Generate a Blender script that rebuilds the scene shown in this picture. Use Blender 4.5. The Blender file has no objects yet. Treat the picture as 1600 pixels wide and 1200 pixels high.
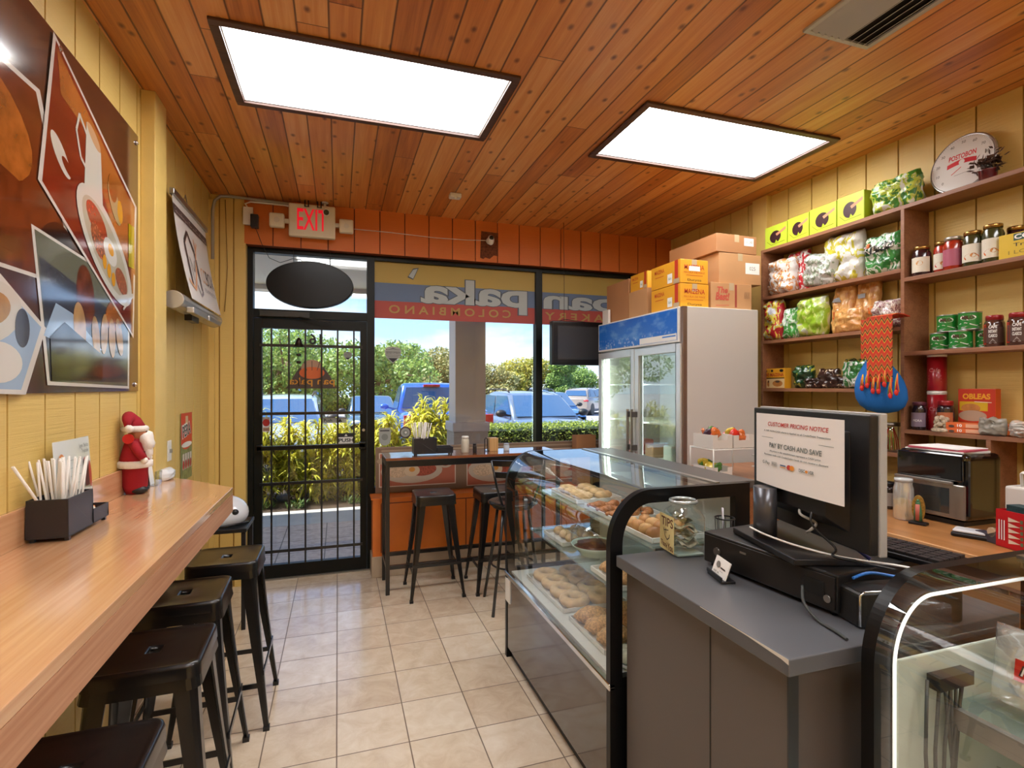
import bpy, bmesh, math, random
from mathutils import Matrix, Vector, noise
random.seed(7)
sc = bpy.context.scene
C = sc.collection
PI = math.pi

# ---------------------------------------------------------------- camera
cd = bpy.data.cameras.new('camera'); cam = bpy.data.objects.new('camera', cd); C.objects.link(cam)
cd.sensor_fit = 'HORIZONTAL'; cd.sensor_width = 36.0; cd.lens = 36.0*828.0/1600.0
cd.shift_y = 4.0/1600.0; cd.clip_start = 0.02; cd.clip_end = 600
cam.location = (0, 0, 1.57); cam.rotation_euler = (PI/2, 0, -math.atan(272/828.0))
sc.camera = cam
# ---------------------------------------------------------------- exposure
sc.view_settings.view_transform = 'Standard'; sc.view_settings.look = 'None'
sc.view_settings.exposure = 0.78; sc.view_settings.gamma = 1.0; sc.view_settings.use_curve_mapping = False
# ---------------------------------------------------------------- sky
w = bpy.data.worlds.new('sky'); sc.world = w; w.use_nodes = True
nt = w.node_tree; nt.nodes.clear()
def wn(t, **k):
    n = nt.nodes.new(t)
    for a, b in k.items(): setattr(n, a, b)
    return n
out = wn('ShaderNodeOutputWorld'); bg = wn('ShaderNodeBackground'); tc = wn('ShaderNodeTexCoord')
sep = wn('ShaderNodeSeparateXYZ'); nt.links.new(tc.outputs['Generated'], sep.inputs[0])
ramp = wn('ShaderNodeValToRGB'); nt.links.new(sep.outputs['Z'], ramp.inputs[0])
ramp.color_ramp.elements[0].position = 0.0; ramp.color_ramp.elements[0].color = (0.42, 0.60, 0.86, 1)
ramp.color_ramp.elements[1].position = 0.45; ramp.color_ramp.elements[1].color = (0.12, 0.30, 0.72, 1)
mp = wn('ShaderNodeMapping'); nt.links.new(tc.outputs['Generated'], mp.inputs[0]); mp.inputs['Scale'].default_value = (2.2, 2.2, 6.5)
mp.inputs['Location'].default_value = (0.35, 0.2, 0.1)
nz = wn('ShaderNodeTexNoise'); nz.inputs['Scale'].default_value = 1.3; nz.inputs['Detail'].default_value = 9; nz.inputs['Roughness'].default_value = .58
nt.links.new(mp.outputs[0], nz.inputs[0])
r2 = wn('ShaderNodeValToRGB'); nt.links.new(nz.outputs[0], r2.inputs[0])
r2.color_ramp.elements[0].position = .47; r2.color_ramp.elements[1].position = .70
mx = wn('ShaderNodeMix', data_type='RGBA'); nt.links.new(r2.outputs[0], mx.inputs[0])
nt.links.new(ramp.outputs[0], mx.inputs[6]); mx.inputs[7].default_value = (0.78, 0.84, 0.92, 1)
nt.links.new(mx.outputs[2], bg.inputs[0]); bg.inputs[1].default_value = 1.25
nt.links.new(bg.outputs[0], out.inputs[0])
# ---------------------------------------------------------------- sun
sd = bpy.data.lights.new('sun', 'SUN'); sd.energy = 7.0; sd.angle = math.radians(.8); sd.color = (1, .95, .86)
sun = bpy.data.objects.new('sun', sd); C.objects.link(sun)
sun.rotation_euler = Vector((-0.75, 0.10, 1.0)).to_track_quat('Z', 'Y').to_euler()   # high, from the left along the shop front

# ---------------------------------------------------------------- materials
def lin(h):
    if not isinstance(h, str): return tuple(h)
    r = [int(h[i:i+2], 16)/255 for i in (0, 2, 4)]
    return tuple(c/12.92 if c <= .04045 else ((c+.055)/1.055)**2.4 for c in r)
MC = {}
class NT:
    def __init__(s, name):
        s.m = bpy.data.materials.new(name); s.m.use_nodes = True; s.t = s.m.node_tree
        s.b = s.t.nodes['Principled BSDF']; s.o = s.t.nodes['Material Output']
    def n(s, t, ins=None, **k):
        x = s.t.nodes.new(t)
        for a, b in k.items(): setattr(x, a, b)
        for a, b in (ins or {}).items():
            if isinstance(b, tuple) and len(b) == 2 and hasattr(b[0], 'outputs'): s.t.links.new(b[0].outputs[b[1]], x.inputs[a])
            elif hasattr(b, 'outputs'): s.t.links.new(b.outputs[0], x.inputs[a])
            else: x.inputs[a].default_value = b
        return x
    def math(s, op, a, b=0.0, c=0.0, clamp=False):
        return s.n('ShaderNodeMath', {0: a, 1: b, 2: c}, operation=op, use_clamp=clamp)
    def obj(s, scale=(1, 1, 1), loc=(0, 0, 0), rot=(0, 0, 0), src='Object'):
        t = s.n('ShaderNodeTexCoord')
        return s.n('ShaderNodeMapping', {0: (t, src), 'Scale': scale, 'Location': loc, 'Rotation': rot})
    def mix(s, f, a, b, mode='MIX'):
        x = s.n('ShaderNodeMix', data_type='RGBA', blend_type=mode)
        for i, v in ((0, f), (6, a), (7, b)):
            if isinstance(v, tuple) and len(v) == 2 and hasattr(v[0], 'outputs'): s.t.links.new(v[0].outputs[v[1]], x.inputs[i])
            elif hasattr(v, 'outputs'): s.t.links.new(v.outputs[2] if v.bl_idname == 'ShaderNodeMix' else v.outputs[0], x.inputs[i])
            elif i == 0: x.inputs[i].default_value = v
            else: x.inputs[i].default_value = (*lin(v), 1)
        return x
    def ramp(s, f, stops):
        r = s.n('ShaderNodeValToRGB', {0: f}); e = r.color_ramp.elements
        while len(e) < len(stops): e.new(.5)
        for i, (p, c) in enumerate(stops):
            e[i].position = p; e[i].color = (*lin(c), 1)
        return r
    def link(s, a, sock, out=0):
        if a.bl_idname == 'ShaderNodeMix': out = 2
        s.t.links.new(a.outputs[out], s.b.inputs[sock])
    def bump(s, h, strength=.3, dist=.002):
        b = s.n('ShaderNodeBump', {'Height': h, 'Strength': strength, 'Distance': dist}); s.link(b, 'Normal')
def M(name, col='808080', rough=.5, metal=0.0, spec=.5, coat=0.0, emit=None, es=0.0, var=0.0, vs=8.0, bump=0.0, bs=60.0, alpha=None):
    if name in MC: return MC[name]
    t = NT(name); b = t.b
    b.inputs['Base Color'].default_value = (*lin(col), 1); b.inputs['Roughness'].default_value = rough
    b.inputs['Metallic'].default_value = metal; b.inputs['Specular IOR Level'].default_value = spec
    b.inputs['Coat Weight'].default_value = coat; b.inputs['Coat Roughness'].default_value = .08
    if emit: b.inputs['Emission Color'].default_value = (*lin(emit), 1); b.inputs['Emission Strength'].default_value = es
    if var:
        nz = t.n('ShaderNodeTexNoise', {'Vector': t.obj(), 'Scale': vs, 'Detail': 5.0})
        c = lin(col); r = t.ramp(nz, [(.3, tuple(x*(1-var) for x in c)), (.7, tuple(min(1, x*(1+var)) for x in c))]); t.link(r, 'Base Color')
    if bump:
        nz = t.n('ShaderNodeTexNoise', {'Vector': t.obj(), 'Scale': bs, 'Detail': 4.0}); t.bump(nz, bump, .003)
    if alpha is not None: b.inputs['Alpha'].default_value = alpha
    MC[name] = t.m; return t.m
def glassy(name, tint=(1, 1, 1), f0=.04, rough=.0, milky=0.0, mcol=(.9, .95, .95), hi=1.0):
    if name in MC: return MC[name]
    t = NT(name); lw = t.n('ShaderNodeLayerWeight', {'Blend': .5})
    p = t.math('POWER', (lw, 'Facing'), 5.0); f = t.math('MULTIPLY_ADD', p, hi-f0, f0, clamp=True)
    tr = t.n('ShaderNodeBsdfTransparent', {0: (*tint, 1)}); gl = t.n('ShaderNodeBsdfGlossy', {'Color': (1, 1, 1, 1), 'Roughness': rough})
    a = tr
    if milky:
        df = t.n('ShaderNodeBsdfDiffuse', {0: (*mcol, 1)}); a = t.n('ShaderNodeMixShader', {0: milky, 1: tr, 2: df})
    mxs = t.n('ShaderNodeMixShader', {0: f, 1: a, 2: gl}); t.t.links.new(mxs.outputs[0], t.o.inputs[0])
    MC[name] = t.m; return t.m
def wood(name, ca, cb, axis='y', scale=1.0, rough=.4, coat=0.0, fine=60.0, bump=.1, spec=.5):
    if name in MC: return MC[name]
    t = NT(name); st = {'x': (1.2, 22, 22), 'y': (22, 1.2, 22), 'z': (22, 22, 1.2)}[axis]
    v = t.obj(tuple(q*scale for q in st)); n1 = t.n('ShaderNodeTexNoise', {'Vector': v, 'Scale': 1.0, 'Detail': 6.0, 'Roughness': .6, 'Distortion': .4})
    v2 = t.obj(tuple(q*scale*(5 if q > 5 else 1.5) for q in st)); n2 = t.n('ShaderNodeTexNoise', {'Vector': v2, 'Scale': 1.0, 'Detail': 3.0})
    s = t.math('MULTIPLY_ADD', n2, .45, t.math('MULTIPLY', n1, .6)); r = t.ramp(s, [(.38, cb), (.66, ca)])
    t.link(r, 'Base Color'); t.b.inputs['Roughness'].default_value = rough; t.b.inputs['Coat Weight'].default_value = coat
    t.b.inputs['Coat Roughness'].default_value = .12; t.b.inputs['Specular IOR Level'].default_value = spec
    if bump: t.bump(n2, bump, .001)
    MC[name] = t.m; return t.m

# ---------------------------------------------------------------- mesh builder
class MB:
    def __init__(s): s.v = []; s.f = []; s.m = []; s.s = []; s.T = Matrix.Identity(4)
    def at(s, x=0, y=0, z=0, rz=0, rx=0, ry=0, sc=1):
        s.T = Matrix.Translation((x, y, z)) @ Matrix.Rotation(rz, 4, 'Z') @ Matrix.Rotation(ry, 4, 'Y') @ Matrix.Rotation(rx, 4, 'X') @ Matrix.Scale(sc, 4); return s
    def add(s, vs, fs, mat=0, smooth=False):
        o = len(s.v); s.v += [tuple(s.T @ Vector(p)) for p in vs]
        for f in fs: s.f.append([o+i for i in f]); s.m.append(mat); s.s.append(smooth)
        return s
    def box(s, x0, y0, z0, x1, y1, z1, mat=0):
        x0, x1 = min(x0, x1), max(x0, x1); y0, y1 = min(y0, y1), max(y0, y1); z0, z1 = min(z0, z1), max(z0, z1)
        return s.add([(x0, y0, z0), (x1, y0, z0), (x1, y1, z0), (x0, y1, z0), (x0, y0, z1), (x1, y0, z1), (x1, y1, z1), (x0, y1, z1)],
                     [(3, 2, 1, 0), (4, 5, 6, 7), (0, 1, 5, 4), (1, 2, 6, 5), (2, 3, 7, 6), (3, 0, 4, 7)], mat)
    def prism(s, pts, h0, h1, axis='z', mat=0, smooth=False):
        """polygon pts (a,b) extruded along axis from h0 to h1"""
        n = len(pts); P = {'z': lambda a, b, h: (a, b, h), 'y': lambda a, b, h: (a, h, b), 'x': lambda a, b, h: (h, a, b)}[axis]
        vs = [P(a, b, h0) for a, b in pts]+[P(a, b, h1) for a, b in pts]
        s.add(vs, [tuple(range(n))[::-1], tuple(range(n, 2*n))], mat)
        return s.add(vs, [(i, (i+1) % n, n+(i+1) % n, n+i) for i in range(n)], mat, smooth)
    def loft(s, rings, mat=0, smooth=True, cap=True, closed=True):
        n = len(rings[0]); vs = [p for r in rings for p in r]; fs = []
        for k in range(len(rings)-1):
            for i in range(n if closed else n-1):
                j = (i+1) % n; fs.append((k*n+i, k*n+j, (k+1)*n+j, (k+1)*n+i))
        s.add(vs, fs, mat, smooth)
        if cap: s.add(list(rings[0]), [tuple(range(n))[::-1]], mat); s.add(list(rings[-1]), [tuple(range(n))], mat)
        return s
    def lathe(s, prof, n=24, mat=0, cap=True, smooth=True, sx=1, sy=1):
        rings = [[(r*sx*math.cos(2*PI*i/n), r*sy*math.sin(2*PI*i/n), z) for i in range(n)] for r, z in prof]
        return s.loft(rings, mat, smooth, cap)
    def cyl(s, r, z0, z1, n=20, mat=0, r2=None, smooth=True): return s.lathe([(r, z0), (r if r2 is None else r2, z1)], n, mat, True, smooth)
    def ball(s, x, y, z, rx, ry=None, rz=None, n=14, mat=0, nz=0.0, seed=0):
        ry = rx if ry is None else ry; rz = rx if rz is None else rz; rings = []
        m = max(6, n//2+2)
        for k in range(m+1):
            a = -PI/2+PI*k/m; ring = []
            for i in range(n):
                b = 2*PI*i/n; d = Vector((math.cos(a)*math.cos(b), math.cos(a)*math.sin(b), math.sin(a)))
                q = 1+nz*noise.noise(d*2.3+Vector((seed, seed*1.7, 0))) if nz else 1
                ring.append((x+rx*d.x*q, y+ry*d.y*q, z+rz*d.z*q))
            rings.append(ring)
        return s.loft(rings, mat, True, False)
    def tube(s, pts, r, n=8, mat=0, cap=True, r2=None, flat=1.0):
        pts = [Vector(p) for p in pts]; rings = []; prev = None
        for k, p in enumerate(pts):
            d = (pts[min(k+1, len(pts)-1)]-pts[max(k-1, 0)]); d = d.normalized() if d.length > 1e-9 else Vector((0, 0, 1))
            if prev is None:
                up = Vector((0, 0, 1)) if abs(d.z) < .9 else Vector((1, 0, 0)); a = d.cross(up).normalized()
            else: a = (prev-d*prev.dot(d)); a = a.normalized() if a.length > 1e-6 else d.orthogonal().normalized()
            prev = a; b = d.cross(a); rr = r if r2 is None else r+(r2-r)*k/(len(pts)-1)
            rings.append([tuple(p+a*rr*math.cos(2*PI*i/n)+b*rr*flat*math.sin(2*PI*i/n)) for i in range(n)])
        return s.loft(rings, mat, n > 4, cap)
    def bar(s, p, q, w, h=None, mat=0):
        """rectangular bar between two points"""
        p = Vector(p); q = Vector(q); h = w if h is None else h; d = (q-p).normalized()
        up = Vector((0, 0, 1)) if abs(d.z) < .95 else Vector((0, 1, 0)); a = d.cross(up).normalized(); b = d.cross(a)
        R = [[tuple(c+a*w/2*i+b*h/2*j) for i, j in ((-1, -1), (1, -1), (1, 1), (-1, 1))] for c in (p, q)]
        return s.loft(R, mat, False, True)
    def quad(s, a, b, c, d, mat=0): return s.add([a, b, c, d], [(0, 1, 2, 3)], mat)
    def grid(s, fn, nu, nv, mat=0, smooth=True):
        vs = [fn(i/nu, j/nv) for j in range(nv+1) for i in range(nu+1)]; w = nu+1
        return s.add(vs, [(j*w+i, j*w+i+1, (j+1)*w+i+1, (j+1)*w+i) for j in range(nv) for i in range(nu)], mat, smooth)
def build(name, mb, mats, parent=None, loc=(0, 0, 0), rz=0, bev=0, seg=2, sub=0, solid=0, auto=False):
    me = bpy.data.meshes.new(name); me.from_pydata(mb.v, [], mb.f)
    mats = mats if isinstance(mats, (list, tuple)) else [mats]
    for m in mats: me.materials.append(m)
    me.polygons.foreach_set('material_index', mb.m); me.polygons.foreach_set('use_smooth', mb.s)
    me.update()
    bm = bmesh.new(); bm.from_mesh(me); bmesh.ops.remove_doubles(bm, verts=bm.verts, dist=1e-6)
    if not getattr(mb, 'sheet', False): bmesh.ops.recalc_face_normals(bm, faces=bm.faces)
    bm.to_mesh(me); bm.free()
    o = bpy.data.objects.new(name, me); C.objects.link(o); o.location = loc; o.rotation_euler = (0, 0, rz)
    if parent: o.parent = parent
    if solid: q = o.modifiers.new('s', 'SOLIDIFY'); q.thickness = solid; q.offset = 0
    if bev: q = o.modifiers.new('b', 'BEVEL'); q.width = bev; q.segments = seg; q.limit_method = 'ANGLE'; q.angle_limit = .6
    if sub: q = o.modifiers.new('u', 'SUBSURF'); q.levels = sub; q.render_levels = sub
    return o
def tag(o, label, cat=None, group=None, kind=None):
    if label: o['label'] = label
    if cat: o['category'] = cat
    if group: o['group'] = group
    if kind: o['kind'] = kind
    return o
def thing(name, label, cat, loc=(0, 0, 0), rz=0, group=None, kind=None):
    o = bpy.data.objects.new(name, None); C.objects.link(o); o.location = loc; o.rotation_euler = (0, 0, rz)
    o.empty_display_size = .05
    return tag(o, label, cat, group, kind)
def struct(name, mb, m, label=None, **k):
    o = build(name, mb, m, **k); o['kind'] = 'structure'
    if label: o['label'] = label
    return o
def copy_thing(r, loc, rz=0, label=None):
    c = r.copy(); C.objects.link(c); c.location = loc; c.rotation_euler = (r.rotation_euler[0], r.rotation_euler[1], rz)
    if label: c['label'] = label
    for ch in list(r.children):
        d = ch.copy(); C.objects.link(d); d.parent = c
        for g in list(ch.children):
            e = g.copy(); C.objects.link(e); e.parent = d
    return c
# ---------------------------------------------------------------- flat artwork (prints, labels, lettering) laid on real surfaces
TX = {}
def textgeo(body, bold=0.0, shear=0.0):
    k = (body, bold, shear)
    if k in TX: return TX[k]
    cu = bpy.data.curves.new('t', 'FONT'); cu.body = body; cu.size = 1; cu.offset = bold; cu.shear = shear; cu.resolution_u = 3
    cu.fill_mode = 'FRONT'
    o = bpy.data.objects.new('t', cu); me = o.to_mesh()
    vs = [(v.co.x, v.co.y) for v in me.vertices]; fs = [tuple(p.vertices) for p in me.polygons]
    o.to_mesh_clear(); bpy.data.objects.remove(o); bpy.data.curves.remove(cu)
    TX[k] = (vs, fs); return TX[k]
class Art:
    """2D shapes in (u,v); f maps (u,v,height) to 3D; mats is a list of materials grown on demand"""
    def __init__(s, f, step=.0002, base=.0004): s.f = f; s.h = base; s.step = step; s.mb = MB(); s.mb.sheet = True; s.mats = []
    def mi(s, m):
        if m not in s.mats: s.mats.append(m)
        return s.mats.index(m)
    def poly(s, m, pts):
        s.h += s.step; s.mb.add([s.f(u, v, s.h) for u, v in pts], [tuple(range(len(pts)))], s.mi(m)); return s
    def rect(s, m, u0, v0, u1, v1, n=1, rot=0):
        s.h += s.step; cu, cv = (u0+u1)/2, (v0+v1)/2
        def R(u, v): return (cu+(u-cu)*math.cos(rot)-(v-cv)*math.sin(rot), cv+(u-cu)*math.sin(rot)+(v-cv)*math.cos(rot))
        vs = []; fs = []
        for i in range(n+1):
            u = u0+(u1-u0)*i/n; vs += [s.f(*R(u, v0), s.h), s.f(*R(u, v1), s.h)]
        for i in range(n): fs.append((2*i, 2*i+2, 2*i+3, 2*i+1))
        s.mb.add(vs, fs, s.mi(m)); return s
    def ell(s, m, cu, cv, ru, rv=None, rot=0, n=24, a0=0, a1=2*PI):
        rv = ru if rv is None else rv; s.h += s.step
        pts = [(ru*math.cos(a0+(a1-a0)*i/n), rv*math.sin(a0+(a1-a0)*i/n)) for i in range(n+(a1-a0 < 6.2))]
        vs = [s.f(cu+a*math.cos(rot)-b*math.sin(rot), cv+a*math.sin(rot)+b*math.cos(rot), s.h) for a, b in pts]
        s.mb.add(vs, [tuple(range(len(vs)))], s.mi(m)); return s
    def line(s, m, pts, w):
        for (a, b), (c, d) in zip(pts, pts[1:]):
            L = math.hypot(c-a, d-b) or 1; nx, ny = -(d-b)/L*w/2, (c-a)/L*w/2
            s.h += s.step*.2; s.mb.add([s.f(a+nx, b+ny, s.h), s.f(a-nx, b-ny, s.h), s.f(c-nx, d-ny, s.h), s.f(c+nx, d+ny, s.h)], [(0, 1, 2, 3)], s.mi(m))
        return s
    def text(s, m, body, u, v, h, w=None, bold=0.0, shear=0.0, rot=0, align='c'):
        """h: cap height; w: total width (stretched to fit)"""
        vs, fs = textgeo(body, bold, shear)
        if not vs: return s
        x0 = min(a for a, b in vs); x1 = max(a for a, b in vs); k = h/.69; kx = k if w is None else w/(x1-x0)
        ox = {'c': -(x0+x1)/2, 'l': -x0, 'r': -x1}[align]; s.h += s.step
        P = [((a+ox)*kx, b*k) for a, b in vs]
        s.mb.add([s.f(u+a*math.cos(rot)-b*math.sin(rot), v+a*math.sin(rot)+b*math.cos(rot), s.h) for a, b in P], fs, s.mi(m)); return s
    def done(s, name, parent=None, **k): return build(name, s.mb, s.mats, parent, **k)
def plane_map(o, U, V):
    o, U, V = Vector(o), Vector(U).normalized(), Vector(V).normalized(); N = U.cross(V)
    return lambda u, v, h: tuple(o+U*u+V*v+N*h)
def cyl_map(cx, cy, r, a0, z0=0):
    """u runs along the circumference (left to right seen from outside), a0 = angle facing the viewer"""
    return lambda u, v, h: (cx+(r+h)*math.cos(a0+u/r), cy+(r+h)*math.sin(a0+u/r), z0+v)
# ================================================================ surfaces of the room
def mat_ceiling():
    t = NT('cedar_planks'); o = t.n('ShaderNodeTexCoord'); s = t.n('ShaderNodeSeparateXYZ', {0: (o, 'Object')})
    X = t.math('DIVIDE', t.math('ADD', (s, 'X'), 0.035), .1275); idx = t.math('FLOOR', X); fr = t.math('FRACT', X)
    rnd = t.n('ShaderNodeTexWhiteNoise', {'W': idx}, noise_dimensions='1D')
    Y = t.math('ADD', t.math('DIVIDE', (s, 'Y'), 2.9), t.math('MULTIPLY', rnd, 7.3)); yi = t.math('FLOOR', Y); yf = t.math('FRACT', Y)
    rb = t.n('ShaderNodeTexWhiteNoise', {'W': t.math('MULTIPLY_ADD', idx, 13.7, yi)}, noise_dimensions='1D')
    cx = t.n('ShaderNodeCombineXYZ', {0: t.math('MULTIPLY_ADD', rb, 40.0, t.math('MULTIPLY', (s, 'X'), 1.0)), 1: (s, 'Y'), 2: t.math('MULTIPLY', rb, 9.0)})
    gm = t.n('ShaderNodeMapping', {0: cx, 'Scale': (26, 1.3, 1)}); g1 = t.n('ShaderNodeTexNoise', {0: gm, 'Scale': 1.0, 'Detail': 5.0, 'Distortion': .8})
    gm2 = t.n('ShaderNodeMapping', {0: cx, 'Scale': (150, 4, 1)}); g2 = t.n('ShaderNodeTexNoise', {0: gm2, 'Scale': 1.0, 'Detail': 3.0})
    tone = t.math('ADD', t.math('MULTIPLY', g1, .55), t.math('ADD', t.math('MULTIPLY', g2, .2), t.math('MULTIPLY', rb, .38)))
    col = t.ramp(tone, [(.25, '98501e'), (.5, 'c87a36'), (.68, 'da934c'), (.9, 'eab272')])
    km = t.n('ShaderNodeMapping', {0: cx, 'Scale': (7.8, 5.0, 1)}); kv = t.n('ShaderNodeTexVoronoi', {0: km, 'Scale': 1.0, 'Randomness': 1.0}, voronoi_dimensions='2D')
    kd = t.ramp((kv, 'Distance'), [(.035, (1, 1, 1)), (.13, (0, 0, 0))]); ksel = t.math('GREATER_THAN', (t.n('ShaderNodeSeparateColor', {0: (kv, 'Color')}), 0), .45)
    c2 = t.mix(t.math('MULTIPLY', t.math('MULTIPLY', kd, ksel), .8), col, '5b260c')
    edge = t.math('MINIMUM', fr, t.math('SUBTRACT', 1.0, fr)); gr = t.ramp(edge, [(.012, (1, 1, 1)), (.045, (0, 0, 0))])
    ye = t.math('MINIMUM', yf, t.math('SUBTRACT', 1.0, yf)); yj = t.math('LESS_THAN', ye, .0008)
    gv = t.math('MAXIMUM', gr, yj); c3 = t.mix(t.math('MULTIPLY', gv, .82), c2, '3a1706')
    t.link(c3, 'Base Color'); t.b.inputs['Roughness'].default_value = .38; t.b.inputs['Coat Weight'].default_value = .25; t.b.inputs['Coat Roughness'].default_value = .25
    t.bump(t.math('SUBTRACT', t.math('MULTIPLY', g2, .06), gv), .6, .004)
    return t.m
def mat_siding(name, col, dark, along):
    t = NT(name); st = {'y': (40, 2.2, 130), 'x': (2.2, 40, 130)}[along]
    n1 = t.n('ShaderNodeTexNoise', {'Vector': t.obj(st), 'Scale': 1.0, 'Detail': 6.0, 'Roughness': .65})
    n2 = t.n('ShaderNodeTexNoise', {'Vector': t.obj((1.5, 1.5, 1.5)), 'Scale': 1.0, 'Detail': 3.0})
    c = t.mix(t.math('MULTIPLY', n2, .5), col, dark); t.link(c, 'Base Color'); t.b.inputs['Roughness'].default_value = .42
    t.b.inputs['Specular IOR Level'].default_value = .45; t.bump(n1, .55, .004); return t.m
def mat_tiles():
    t = NT('beige_tiles'); o = t.n('ShaderNodeTexCoord'); s = t.n('ShaderNodeSeparateXYZ', {0: (o, 'Object')})
    X = t.math('DIVIDE', t.math('ADD', (s, 'X'), .005), .3055); Y = t.math('DIVIDE', t.math('SUBTRACT', (s, 'Y'), 2.367), .3035)
    fx = t.math('FRACT', X); fy = t.math('FRACT', Y)
    rn = t.n('ShaderNodeTexWhiteNoise', {'Vector': t.n('ShaderNodeCombineXYZ', {0: t.math('FLOOR', X), 1: t.math('FLOOR', Y)})}, noise_dimensions='2D')
    ex = t.math('MINIMUM', fx, t.math('SUBTRACT', 1.0, fx)); ey = t.math('MINIMUM', fy, t.math('SUBTRACT', 1.0, fy)); e = t.math('MINIMUM', ex, ey)
    g = t.ramp(e, [(.006, (1, 1, 1)), (.012, (0, 0, 0))])
    n1 = t.n('ShaderNodeTexNoise', {0: o.outputs and (o, 'Object'), 'Scale': 9.0, 'Detail': 8.0, 'Roughness': .65, 'Distortion': .6})
    tone = t.math('ADD', t.math('MULTIPLY', n1, .75), t.math('MULTIPLY', rn, .2))
    c = t.ramp(tone, [(.3, 'c4ae95'), (.5, 'd6c4ac'), (.7, 'e2d5c2')]); c2 = t.mix(g, c, '6f5c4c')
    t.link(c2, 'Base Color'); r = t.math('MULTIPLY_ADD', g, .5, t.math('MULTIPLY_ADD', n1, .16, .13)); t.link(r, 'Roughness')
    t.b.inputs['Specular IOR Level'].default_value = .6; t.b.inputs['Coat Weight'].default_value = .35; t.b.inputs['Coat Roughness'].default_value = .12; t.bump(t.math('SUBTRACT', t.math('MULTIPLY', n1, .12), g), .35, .002)
    return t.m
ceil_m = mat_ceiling()
YEL, YELD = 'dabb6e', 'd0ad5e'
side_y = mat_siding('yellow_siding_side', YEL, YELD, 'y'); side_x = mat_siding('yellow_siding_front', YEL, YELD, 'x')
orange_m = mat_siding('orange_siding', 'd4742e', 'c66522', 'x')
groove_m = M('groove_shade', 'a5761f', .6); ogroove_m = M('groove_shade_orange', '6e2d0a', .6)  # wall paint darkened so the groove colour carries the recess shade
tile_m = mat_tiles()
plain_y = M('yellow_trim', 'd9b96c', .45, bump=.15, bs=90, var=.05)
black_al = M('black_aluminium', '0c0e0b', .4, .0, .25); black_p = M('black_powder', '0e0e10', .28, 0, .5, coat=.3)
chrome = M('chrome', 'd8d8d8', .12, 1.0); steel = M('brushed_steel', 'b5b3ae', .32, 1.0); white_pl = M('white_plastic', 'e8e6e0', .35)
ivory = M('ivory_plastic', 'dcd3ba', .4); blackpl = M('black_plastic', '141316', .35); dgrey = M('dark_grey', '2c2b2e', .5); paper = M('paper', 'eceae6', .7)
glass_w = glassy('window_glass', (.97, .99, .98), .045)

XL, XR, YF, YB, ZC = -.94, 3.22, 4.62, -3.2, 3.06
mb = MB(); mb.box(XL-.1, YB-.1, -.12, XR+.1, 4.78, 0); struct('floor', mb, tile_m, 'beige square ceramic tile floor')
mb = MB()
# ceiling with openings for the recessed light boxes
FX = [(-.47, .805, 2.43, 3.06), (1.56, 2.83, 2.43, 3.06), (-.47, .805, .1, .73), (1.56, 2.83, .1, .73), (-.47, .805, -2.2, -1.57), (1.56, 2.83, -2.2, -1.57)]
ys = sorted({YB-.1, 4.62}|{f[2] for f in FX}|{f[3] for f in FX}); xs = [XL-.1, -.47, .805, 1.56, 2.83, XR+.1]
for y0, y1 in zip(ys, ys[1:]):
    for x0, x1 in zip(xs, xs[1:]):
        if any(abs(x0-f[0]) < .01 and abs(y0-f[2]) < .01 for f in FX): continue
        mb.box(x0, y0, ZC, x1, y1, ZC+.03)
struct('ceiling', mb, ceil_m, 'ceiling of knotty cedar planks running towards the shop front')
def siding(name, p0, axis, a0, a1, z0, z1, pitch, phase, m, gm, out, label, thick=.1):
    """boards with recessed grooves; axis 'y' = wall along y at x=p0; out = +1/-1 side the room is on"""
    mb = MB(); cuts = [a0]; k = math.floor((a0-phase)/pitch)+1
    while phase+k*pitch < a1: cuts.append(phase+k*pitch); k += 1
    cuts.append(a1); g = .0045
    for i, (u, v) in enumerate(zip(cuts, cuts[1:])):
        u2 = u+(g if i else 0); v2 = v-(g if i < len(cuts)-2 else 0)
        if v2 <= u2: continue
        if axis == 'y': mb.box(p0-out*.012, u2, z0, p0, v2, z1)
        else: mb.box(u2, p0-out*.012, z0, v2, p0, z1)
    if axis == 'y': mb.box(p0-out*.012, a0, z0, p0-out*thick, a1, z1, 1)
    else: mb.box(a0, p0-out*.012, z0, a1, p0-out*thick, z1, 1)
    return struct(name, mb, [m, gm], label)
siding('wall_left', XL, 'y', YB, 4.62, 0, ZC, .2154, 1.978, side_y, groove_m, 1, 'yellow grooved plank wall on the left')
siding('wall_right', XR, 'y', YB, 4.62, 0, ZC, .2056, 2.727, side_y, groove_m, -1, 'yellow grooved plank wall on the right')
siding('wall_back', YB, 'x', XL, XR, 0, ZC, .21, 0, side_x, groove_m, 1, 'yellow grooved wall behind')
siding('wall_front', YF, 'x', XL-.1, -.70, 0, ZC, .1, -.775, side_x, groove_m, -1, 'narrow yellow plank wall left of the door', .2)
siding('wall_header', YF, 'x', -.70, XR+.1, 2.695, ZC, .2081, .339, orange_m, ogroove_m, -1, 'orange plank band above the windows', .2)
mb = MB(); mb.box(2.93, 4.62, 0, XR+.1, 4.8, 2.695); struct('wall_corner', mb, orange_m, 'orange pier right of the last window')
mb = MB(); mb.box(-.704, YF-.001, 0, -.69, 4.80, 2.70); struct('trim_1', mb, plain_y, 'pale sunlit door reveal')
mb = MB(); mb.box(XL, 3.10, 0, XL+.065, 3.285, ZC); struct('wall_pilaster', mb, plain_y, 'yellow painted pilaster on the left wall', bev=.004)
mb = MB(); mb.box(XR-.05, 3.30, 0, XR, 3.45, ZC); struct('wall_batten', mb, plain_y, 'yellow vertical batten on the right wall behind the shelf end', bev=.003)
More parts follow.
